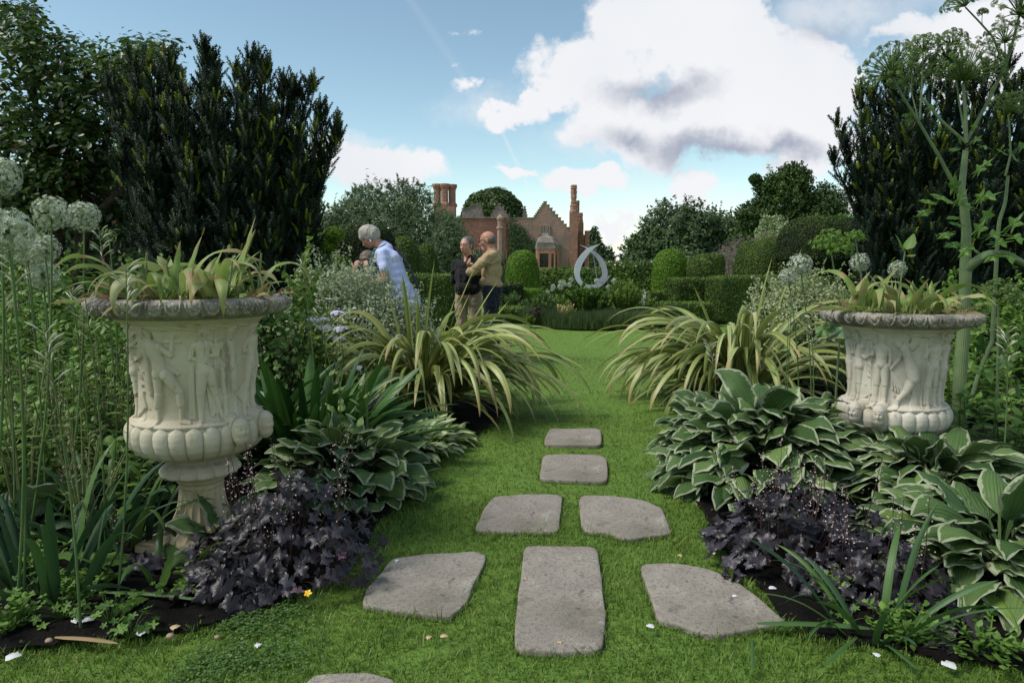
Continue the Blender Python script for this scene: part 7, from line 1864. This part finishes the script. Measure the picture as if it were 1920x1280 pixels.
br([apt(1810, 506), apt(1830, 490, -.06), apt(1852, 476, -.08), apt(1885, 476, -.08), apt(1930, 500, -.08)], .036, .024, 'leaf_sheath')
for (px, py, dy, ax, r, rays, bg) in ((1674, 144, -.1, (-.5, -.2, .8), .175, 70, 1.0), (1731, 98, 0, (0, -.05, 1), .085, 26, 1.15), (1784, 86, .1, (.2, 0, 1), .075, 22, 1.1), (1806, 152, 0, (.05, -.1, 1), .215, 90, 1.0), (1911, 28, 0, (.1, -.75, .5), .19, 56, 1.3), (1810, 12, 0, (-.5, -.2, .8), .10, 22, 1.3),
                                    (1884, 80, 0, (-.3, -.5, .6), .105, 26, 1.1), (1842, 26, 0, (0, 0, 1), .015, 8, .9), (1890, 212, .2, (.2, -.2, .8), .115, 34, 1.0), (1700, 155, .1, (.2, .3, .7), .11, 34, .9)):
    m = MB(); umbel(m, apt(px, py, dy) - o_, ax, r, rays, bg, dome=.9 if r > .12 else .8); m.build('umbel', UMG, t)
def leaflets(lst, mat=UML):
    for (px, py, dy, ang, sz) in lst:
        m = MB(); c = apt(px, py, dy) - o_; d = A_(math.cos(R(ang)), -.25, math.sin(R(ang))); n = A_(-.2 * math.sin(R(ang)), -.55, .7); n -= d * np.dot(n, d) / np.dot(d, d); n /= np.linalg.norm(n); d /= np.linalg.norm(d); X = np.cross(d, n)
        scatter(m, TV_ * [.62, 1, 1], TF_, TU_, (c)[None], np.stack([X, d, n], -1)[None], np.array([sz * .88]), np.clip(.5 + .25 * rng.normal(), 0, 1)); tube(m, [c - d * sz * .7, c], [.003, .002], 5, rnd=.6, cap=False)
        m.build('leaflet', mat, t)
leaflets([(1790, 350, -.1, 100, .10), (1770, 372, -.1, 165, .13), (1742, 378, -.1, 175, .09), (1735, 398, -.1, 200, .09), (1800, 372, -.08, 60, .08), (1812, 385, -.06, -20, .09), (1836, 318, -.05, 60, .08), (1848, 308, -.05, 45, .07), (1852, 368, -.05, 20, .11), (1838, 372, -.05, 80, .08), (1788, 408, -.05, 185, .07), (1775, 440, -.1, 200, .09),
          (1790, 458, -.12, 190, .10), (1795, 420, -.05, 170, .08), (1835, 430, -.05, 70, .10), (1860, 440, -.05, 20, .10), (1850, 405, 0, 70, .09), (1900, 420, -.05, 60, .11), (1875, 455, -.1, 10, .10), (1905, 445, -.1, -10, .12), (1890, 480, -.12, -20, .13), (1862, 480, -.1, 210, .10), (1825, 465, -.1, 150, .09), (1812, 470, -.14, 215, .09),
          (1700, 215, -.05, 200, .05), (1706, 225, -.05, 250, .05), (1745, 200, 0, 30, .05), (1800, 262, -.03, 120, .05), (1830, 262, -.03, 40, .06), (1845, 275, -.04, -20, .06), (1790, 280, -.04, 190, .06), (1900, 292, .1, 140, .08), (1880, 285, .1, 160, .07), (1915, 275, .1, 50, .08), (1825, 240, 0, 80, .05), (1760, 250, 0, 100, .04),
          (1820, 690, .1, 20, .13), (1850, 700, .1, -20, .15), (1880, 680, .1, 40, .13), (1900, 730, .1, -10, .14), (1862, 755, .05, 200, .14), (1875, 770, .05, -60, .16), (1840, 650, .1, 100, .12), (1910, 640, .1, 60, .12), (1935, 560, .1, 80, .12), (1905, 780, .1, -40, .14)])
# smaller umbel plants
def small_umbel(px, py, Y, bpx, r, rays, lab, mat=None):
    c = np.array(at(px, py, Y)); b = np.array([at(bpx, 640, Y + .1).x, Y + .1, 0]); t = thing('umbel_flower', lab, 'umbel', tuple(b)); m = MB(); tube(m, [(0, 0, 0), (c - b) * [.4, .5, .5], c - b], [.010, .008, .005], 8); m.build('stem', UMST, t)
    m = MB(); umbel(m, c - b, (.1, -.3, .9), r, rays, 1.0, .95); m.build('umbel', mat or LG3U, t)
LG3U = leafmat('fresh_umbel_floret', [(0.10, 0.20, 0.03), (0.17, 0.30, 0.05), (0.26, 0.40, 0.09)], .3, .6)
small_umbel(1558, 470, 4.6, 1610, .125, 50, 'bright green umbel left of the tulips in the right urn')
small_umbel(1604, 448, 4.8, 1655, .045, 16, 'very small bright umbel above the right urn')
small_umbel(1872, 560, 3.9, 1880, .10, 34, 'fennel-like umbel right of the right urn rim', UMG)
b = gnd(1560, 850); tt_ = thing('broad_leaved_plant', 'fresh green broad lobed leaves tucked left under the right urn rim', 'plant', tuple(b)); o_ = np.array(b); t = tt_; AY = b[1]
leaflets([(1560, 600, 0, 160, .16), (1580, 620, -.05, 200, .15), (1545, 618, -.02, 220, .13), (1590, 640, 0, 250, .12)]); m = MB(); tube(m, [(0, 0, 0), (at(1575, 620, b[1]).x - b[0], 0, at(1575, 640, b[1]).z)], [.008, .006], 6); m.build('stem', UMST, t)
b = gnd(1652, 800); t = thing('broad_leaved_plant', 'upright stem with three round fresh leaves behind the tulips of the right urn', 'plant', (at(1650, 640, 4.4).x, 4.4, 0)); o_ = np.array(t.location); AY = 4.4
m = MB(); tube(m, [(0, 0, 0), apt(1690, 520) - o_, apt(1697, 470) - o_], [.006, .005, .004], 6); m.build('stem', UMST, t)
for (px, py, az_, el_, L) in ((1697, 472, 2.7, 70, .13), (1700, 468, .6, 62, .13), (1698, 480, .3, 20, .08)):
    m = MB(); leaves(m, [apt(px, py) - o_], az_, R(el_), L, .075, R(20), 'ovate', 8, 5, fold=.3, rnd=.8); m.build('leaf', LG2, t)

# ================================================================== tulips in the urns
TUL = leafmat('fading_tulip_leaf', [(0.13, 0.22, 0.04), (0.22, 0.33, 0.07), (0.33, 0.41, 0.14), (0.44, 0.44, 0.22)], .35, .42, .4, 'brown', mid=(.36, .27, .12), veins=.25)
TULS = plainmat('tulip_stalk', (.16, .22, .08), .5, .2, 10)
DRY = leafmat('withered_leaf', [(0.20, 0.12, 0.06), (0.32, 0.22, 0.11), (0.42, 0.32, 0.18)], .25, .7)
FINE = leafmat('fine_dry_and_green_growth', [(0.08, 0.13, 0.03), (0.15, 0.21, 0.05), (0.26, 0.26, 0.09)], .3, .6)
def tulip_leaf(m, x, y, az, el, L, W_, bend, tw=0.0, rnd=.5, power=2.2, fold=.45, nt=5, wave=.12):
    leaves(m, [A_(x * .85, y * .85, 0)], R(az), R(el), L * (1.45 if bend > 70 else 1.15), W_ * .92, R(bend * 1.25), 'tulip', 18, nt, fold=fold * .7, twist=tw * 2.2, wave=wave * 2, power=1.55 if bend > 70 else 1.2, rnd=rnd)
def tulip_clump(urn, zs, lst, lab, gname):
    cx, cy = urn[0], urn[1]
    # split the leaves among several tulip plants by place
    k = {}
    for q in lst: k.setdefault(round((q[0] + .4) / .12), []).append(q)
    for i, (key, qs) in enumerate(sorted(k.items())):
        x0 = sum(q[0] for q in qs) / len(qs); y0 = sum(q[1] for q in qs) / len(qs)
        t = thing('tulip_plant', lab[i % len(lab)], 'tulip', (cx + x0, cy + y0, zs), gname); m = MB()
        for q in qs: tulip_leaf(m, q[0] - x0, q[1] - y0, *q[2:])
        m.build('leaves', TUL, t)
        for j in range(2):
            m = MB(); a = rng.random() * 6.28; h = U(1, .10, .22)[0]; d = A_(.03 * math.cos(a), .03 * math.sin(a), h); tube(m, [(0, 0, 0), d * .5, d], [.0055, .005, .004], 8); m.build('cut_stalk', TULS, t)
zl = 1.030
# x, y (from the urn axis), azimuth, elevation, length, width, bend, twist, random
LT = [(-.20, -.10, 172, 70, .34, .05, 105, .3, .45), (-.22, -.14, 195, 20, .24, .05, 30, .4, .7), (-.18, -.05, 165, 45, .22, .045, 40, .8, .55), (-.12, -.12, 160, 62, .24, .06, 95, -.3, .8), (-.16, -.16, 200, 55, .2, .04, 80, 0, .4),
      (-.06, -.20, 235, 75, .26, .060, 150, .2, .6), (-.02, -.24, 255, 68, .27, .065, 160, -.3, .95), (-.05, -.05, 80, 86, .24, .04, 15, .4, .3), (-.02, -.02, 60, 82, .27, .035, 20, .2, .35), (-.06, -.08, 100, 88, .20, .05, 60, .5, .3),
      (.01, -.05, 20, 88, .36, .042, 150, .3, .4), (.03, -.10, 310, 72, .22, .055, 100, -.4, .9), (.05, -.05, 70, 80, .20, .07, 30, .4, .45), (.0, -.10, 150, 80, .22, .045, 50, 0, .3), (.08, -.08, 330, 55, .2, .045, 60, .3, .6),
      (.10, -.02, 95, 80, .18, .05, 50, .2, .5), (.16, -.06, 40, 72, .30, .045, 10, .5, .35), (.18, -.04, 30, 76, .34, .040, 5, .2, .45), (.15, -.06, 45, 75, .26, .05, 40, -.2, .7), (.17, -.20, 268, 70, .20, .070, 140, 0, .75), (.14, -.12, 20, 40, .18, .05, 60, .4, .5),
      (.24, -.08, 335, 48, .18, .05, 70, .3, .4), (.22, .0, 10, 60, .2, .04, 60, .1, .3), (-.10, .05, 130, 70, .22, .045, 50, .2, .4), (.04, .06, 90, 75, .2, .05, 40, .2, .4), (-.24, .02, 160, 50, .25, .045, 60, .5, .5), (-.08, -.15, 180, 60, .18, .05, 70, .5, .6), (.08, -.18, 290, 60, .16, .05, 90, .3, .8)]
def more_tulips(seed, n, side):
    r = np.random.default_rng(seed); out = []
    for i in range(n):
        a = r.random() * 6.28; q = .27 * math.sqrt(r.random()); x, y = q * math.cos(a), q * math.sin(a); az = math.degrees(a) + 70 * r.normal()
        droop = r.random() < .6
        out.append((x, y, az, r.uniform(58, 88), r.uniform(.22, .34) if droop else r.uniform(.16, .26), r.uniform(.040, .068), r.uniform(90, 165) if droop else r.uniform(10, 55), .4 * r.normal(), float(np.clip(.45 + .25 * r.normal(), 0, 1))))
    return out
LT += more_tulips(3, 34, 1)
tulip_clump(UL, zl, LT, ['yellowing tulip leaves curling over the left end of the left urn', 'pale tulip leaves left of centre in the left urn', 'broad folded tulip leaves drooping over the front rim of the left urn', 'upright curling tulip leaves in the middle of the left urn', 'tall twisted tulip leaves right of centre in the left urn', 'tulip leaves at the right end of the left urn'], 'fading tulips in the left urn')
RT = [(-.22, -.12, 188, 28, .36, .05, 45, .5, .5), (-.20, -.14, 200, 50, .22, .04, 70, .3, .4), (-.14, -.02, 110, 82, .26, .045, 14, .3, .35), (-.16, -.20, 255, 72, .18, .035, 120, 0, .95), (-.10, -.05, 150, 62, .2, .05, 40, .3, .4), (-.10, -.08, 80, 86, .24, .05, 150, .0, .4), (-.08, -.16, 190, 35, .26, .04, 60, .5, .8),
      (-.05, -.05, 95, 88, .2, .035, 20, .4, .9), (-.02, -.02, 70, 80, .2, .04, 30, .4, .75), (.0, -.05, 110, 85, .18, .045, 40, .3, .5), (.08, .0, 75, 78, .18, .075, 12, .2, .4), (.05, -.1, 300, 60, .18, .05, 80, .4, .8), (.12, -.04, 80, 80, .22, .05, 120, .3, .4), (.16, -.14, 320, 70, .22, .075, 110, .2, .95), (.20, -.05, 20, 60, .2, .05, 50, .3, .5),
      (.18, .02, 60, 78, .18, .065, 12, .2, .35), (-.02, -.16, 160, 30, .26, .035, 50, .6, .9), (.10, -.18, 340, 30, .2, .04, 40, .5, .8), (-.2, .05, 140, 60, .2, .04, 40, 0, .4), (.03, .08, 90, 70, .2, .05, 40, 0, .4)]
RT += more_tulips(9, 26, 1)
tulip_clump(UR, zl + UR[2] + .002, RT, ['pointed tulip leaves spilling over the left rim of the right urn', 'upright folded tulip leaf left of centre in the right urn', 'pinkish withering tulip leaves in the middle of the right urn', 'broad green tulip leaves right of centre in the right urn', 'pale papery tulip leaves at the right end of the right urn', 'small tulip leaves at the edge of the right urn'], 'fading tulips in the right urn')
for (ur, dz, lab) in ((UL, 0, 'fine mossy and yellowing growth covering the compost of the left urn'), (UR, UR[2], 'fine straw-coloured growth covering the compost of the right urn')):
    t = thing('urn_undergrowth', lab, 'weeds', (ur[0], ur[1], zl + dz)); m = MB(); n = 2200; a = rng.random(n) * 6.28; r = .30 * np.sqrt(rng.random(n))
    leaves(m, np.column_stack([r * np.cos(a), r * np.sin(a), 0 * r]), rng.random(n) * 6.28, U(n, R(20), R(85)), U(n, .03, .12), U(n, .004, .012), U(n, 0, R(110)), 'lance', 4, 3, rnd=rng.random(n)); m.build('tufts', FINE, t)
    m = MB(); n = 60; a = rng.random(n) * 6.28; r = .22 + .12 * rng.random(n)
    leaves(m, np.column_stack([r * np.cos(a), r * np.sin(a), .03 + 0 * r]), a + .6 * rng.normal(size=n), U(n, R(0), R(50)), U(n, .06, .16), U(n, .008, .02), U(n, R(20), R(100)), 'lance', 6, 3, rnd=rng.random(n), twist=rng.normal(size=n)); m.build('withered_leaves', DRY, t)

# ================================================================== small things on the ground
# stone block behind the right hostas
p = gnd(1670, 985); m = MB(); v, f = sqv((0, 0, .09), (.22, .10, .09), .15, .15, 16, 60); v += .006 * np.column_stack([vnoise(v, 12, 1), vnoise(v, 12, 2), vnoise(v, 12, 3)]); m.add(v, f)
o = m.build('low_stone_wall', plainmat('mossy_wall_stone', (.12, .10, .07), .9, .35, 9, bstr=.8, bscale=40, bdist=.01)); o.location = (p.x + .25, p.y + .35, 0); tag(o, 'low mossy stone block showing between the hosta leaves under the right urn', 'stone')
# big hairy leaves
BIGL = leafmat('crinkled_foxglove_leaf', [(0.08, 0.16, 0.025), (0.12, 0.23, 0.035)], .25, .6, .3, veins=.8)
for (bx, by, az, el, L, W_, bd, lab) in ((258, 1082, 186, 10, .34, .115, 12, 'large crinkled pale green leaf lying over the soil at the left'), (300, 1118, 55, 70, .17, .055, 10, 'small upright bright green leaf before the left plinth'), (275, 1130, 262, 20, .14, .06, 60, 'small yellow-green leaf lying on the bare soil')):
    b = gnd(bx, by); t = thing('broad_leaf', lab, 'leaf', (b.x, b.y, .02)); m = MB(); leaves(m, [A_(0, 0, .06 if L > .3 else .01)], R(az), R(el), L, W_, R(bd), 'ovate', 14, 7, fold=.25, wave=.12, wfreq=6, rnd=.6); tube(m, [(0, 0, -.02), (0, 0, .06 if L > .3 else .01)], [.003, .003], 5); m.build('blade', BIGL, t)
# geranium-like weeds
b0 = leafmat('bright_lobed_weed', [(0.05, 0.12, 0.015), (0.09, 0.19, 0.025), (0.14, 0.26, 0.04)], .3, .5)
GV, GF, GU = lobed_template(5, .55, 15, .05, 34)
r_ = np.random.default_rng(3)
for i, (px, py, rad, n, lab) in enumerate([(75, 1125, .12, 26, 'small bright lobed-leaf weed at the lower left edge'), (120, 1165, .12, 30, 'bright lobed-leaf weed among the fallen petals at the lower left'), (205, 1175, .10, 26, 'bright lobed-leaf weed just above the bottom-left grass'), (195, 1050, .10, 20, 'lobed-leaf weed in front of the strap leaves at the left'), (150, 1110, .09, 16, 'lobed-leaf weed below the large crinkled leaf'),
                                          (330, 1130, .07, 14, 'thin weed with small leaves on the bare soil'), (245, 1205, .08, 16, 'low weed at the soil edge, bottom left'), (1590, 1175, .06, 10, 'little weed beside the wedge-shaped stone'), (1690, 1080, .07, 10, 'yellow-green weed among the dark purple leaves on the right'), (400, 1060, .06, 12, 'small grey-green weed at the corner of the left plinth')]):
    b = gnd(px, py); t = thing('lobed_weed', lab, 'weed', (b.x, b.y, .015)); m = MB(); a = r_.random(n) * 6.28; q = np.sqrt(r_.random(n)) * rad; P = np.column_stack([q * np.cos(a), q * np.sin(a), .02 + .06 * r_.random(n)])
    scatter(m, GV, GF, GU, P, frames(np.column_stack([.4 * np.cos(a), .4 * np.sin(a) - .3, np.ones(n)]) + .25 * r_.normal(size=(n, 3)), r_.random(n) * 6), .018 * (.6 + .7 * r_.random(n)), r_.random(n))
    for p in P: tube(m, [(0, 0, 0), p * [.6, .6, .8], p], [.001, .001, .0008], 4, rnd=.4, cap=False)
    m.build('leaves', b0, t)
# clover mat spreading into the grass
CLOV = leafmat('clover_leaf', [(0.05, 0.105, 0.025), (0.08, 0.16, 0.035), (0.12, 0.22, 0.05)], .25, .5)
m = MB(); c1 = gp([(470, 1140), (580, 1100), (640, 1150), (620, 1210), (600, 1275), (430, 1300), (300, 1300), (380, 1210)]); P_ = np.array(c1); n = 5200
x = U(n, P_[:, 0].min(), P_[:, 0].max()); y = U(n, P_[:, 1].min(), P_[:, 1].max()); k = inpoly(x, y, c1) & (vnoise(np.column_stack([x, y]), 8, 4) > .35 + .45 * rng.normal(size=n)) & (rng.random(n) < np.clip(np.min([np.hypot(x - a_[0], y - a_[1]) for a_ in c1], axis=0) / .14, 0, 1)) & ~on_slab(x, y, 1.02); x, y = x[k], y[k]; n = len(x)
for j in range(3):
    a = j * 2.1 + rng.random(n) * .3; scatter(m, QV * [1.35, 1, 1], QF, QUV, np.column_stack([x + .005 * np.cos(a), y + .005 * np.sin(a), .018 + .012 * rng.random(n)]), frames(np.column_stack([.3 * rng.normal(size=(n, 2)), np.ones(n)]), a - PI / 2), .010 * (.6 + .7 * rng.random(n)), rng.random(n))
tag(m.build('clover_mat', CLOV), 'mat of small clover leaves creeping through the grass at the bottom left', 'clover', kind='stuff')
# dark leaf litter and crumbs on the soil
m = MB(); n = 2600; x = U(n, -2.6, 2.8); y = U(n, 1.9, 4.2); k = inpoly(x, y, BED_L) | inpoly(x, y, BED_R); x, y = x[k], y[k]; n = len(x)
v, f = sqv((0, 0, 0), (1, .8, .6), 1, 1, 5, 7); scatter(m, v, f, np.zeros((len(v), 2)), np.column_stack([x, y, .02 + .012 * rng.random(n)]), frames(randdir(n), rng.random(n)), .0022 + .006 * rng.random(n) ** 3, rng.random(n))
tag(m.build('soil_crumbs', leafmat('soil_crumb', [(0.015, 0.012, 0.01), (0.04, 0.03, 0.02), (0.16, 0.13, 0.10)], .01, .9, pos=[0, .8, 1])), 'soil crumbs and grit scattered over both borders', 'grit', kind='stuff')
# buttercup
b = gnd(582, 1145); t = thing('buttercup', 'single yellow buttercup at the lawn edge beside the dark purple clump', 'flower', (b.x, b.y, 0)); h = A_(0, -.02, .075)
m = MB(); tube(m, [(0, 0, 0), h * [0, .5, .6], h], [.0015, .0012, .001], 5); m.build('stem', CAM, t); m = MB(); scatter(m, PV, PF, PU, h[None], frames(A_(0, -.6, .8)[None], np.zeros(1)), np.array([.014]), .5); scatter(m, PV * [.9, .9, 2.5], PF, PU, h[None], frames(A_(0, -.6, .8)[None], np.ones(1)), np.array([.013]), .5); m.build('petals', plainmat('yellow_petal', (.80, .48, .01), .4, .1, 30), t)
# petals and litter
PETW = plainmat('white_fallen_petal', (.62, .62, .64), .6, .08, 40, trans=.15); PETB = plainmat('brown_fallen_petal', (.42, .30, .18), .7, .2, 40)
for (px, py, s, rz, mat, lab) in ((268, 1200, .026, .5, PETW, 'white fallen petal lying on the soil at the lower left'), (165, 1175, .026, 2.2, PETW, 'white fallen petal, upright, right of a pair by the bright weed'), (145, 1177, .022, 1.0, PETW, 'white fallen petal, left of a pair by the bright weed'), (330, 1190, .022, .3, PETB, 'beige fallen petal on the soil under the purple leaves'),
                                  (485, 1225, .016, .4, PETW, 'small pinkish white petal on the bottom grass'), (28, 1246, .030, .1, PETW, 'white petal in the grass at the bottom left corner'), (1220, 1188, .018, .9, PETW, 'white petal in the grass right of the long stone'), (1338, 1049, .014, .2, PETW, 'tiny white petal on grass above the wedge-shaped stone'), (1377, 1124, .014, 1.9, PETW, 'tiny white petal on the wedge-shaped stone'),
                                  (1448, 1115, .018, 1.2, PETW, 'white petal caught at the edge of the wedge-shaped stone'), (1780, 1262, .028, .5, PETW, 'white petal on the grass at the bottom right'), (1656, 1175, .014, 1.6, PETW, 'tiny white petal on dark soil at the right'), (1642, 1243, .016, 2.4, PETW, 'narrow white petal in the grass bottom right'),
                                  (1275, 1053, .014, .5, PETB, 'little reddish leaf beside the wedge-shaped stone'), (1050, 1212, .013, .5, PETB, 'brown dead leaf on the near end of the long stone'), (985, 1092, .010, 1.2, PETB, 'tiny brown crumb of leaf on the long stone'), (745, 1057, .016, .3, PETW, 'pale dry leaf on the left irregular stone'), (833, 1207, .016, 1.4, PETB, 'brown curled leaf in the grass below the left irregular stone'), (805, 1210, .014, .2, PETB, 'pale curled leaf in the grass left of the brown one')):
    b = gnd(px, py); onst = on_slab(np.array([b.x]), np.array([b.y]))[0]; m = MB(); leaves(m, [A_(-s * .8 * math.cos(rz), -s * .8 * math.sin(rz), 0)], rz, R(25), s * 1.6, s * 1.5, R(60), 'ovate', 6, 5, fold=.35, wave=.3, rnd=.5)
    o = m.build('fallen_petal' if mat is PETW else 'dead_leaf', mat); o.location = (b.x, b.y, .017 if onst else .030); tag(o, lab, 'petal' if mat is PETW else 'leaf', 'fallen petals and dead leaves')
PEB = plainmat('pale_pebble', (.30, .22, .15), .7, .2, 30)
for (px, py, s, lab) in ((325, 1133, .014, 'brown pebble on the soil before the left plinth'), (320, 1206, .013, 'tan pebble on the soil near the beige petal'), (408, 1208, .009, 'tiny reddish pebble at the soil edge'), (93, 1215, .012, 'dull pebble half sunk at the lower left soil edge')):
    b = gnd(px, py); m = MB(); v, f = sqv((0, 0, 0), (s, s * .8, s * .7), 1, 1, 10, 14, .1); m.add(v, f); o = m.build('pebble', PEB); o.location = (b.x, b.y, .026); tag(o, lab, 'pebble', 'pebbles on the soil')
# fallen strap leaves
for (px0, py0, px1, py1, w, mat, lab) in ((188, 1126, 402, 1150, .020, DAFF, 'long green strap leaf lying across the bare soil'), (105, 1213, 225, 1228, .018, DRY, 'straw-coloured dead strap leaf lying at the soil edge'), (1418, 1186, 1648, 1202, .026, DAFF, 'cut green strap leaf lying on the grass beside the wedge stone'), (1545, 1268, 1608, 1215, .014, DAFF, 'pale strap leaf lying in the grass at the bottom right'), (1650, 1218, 1720, 1278, .014, DAFF, 'green strap leaf slanting into the grass at the bottom right'), (1410, 1275, 1411, 1218, .010, DAFF, 'upright pale grass stalk at the bottom right')):
    a, b = gnd(px0, py0), gnd(px1, py1); d = b - a; m = MB(); leaves(m, [A_(0, 0, 0)], math.atan2(d.y, d.x), R(6), d.length, w, R(12), 'strap', 12, 5, fold=.4, twist=.3, rnd=.6)
    o = m.build('fallen_strap_leaf', mat); o.location = (a.x, a.y, .036); tag(o, lab, 'leaf', 'strap leaves lying on the ground')
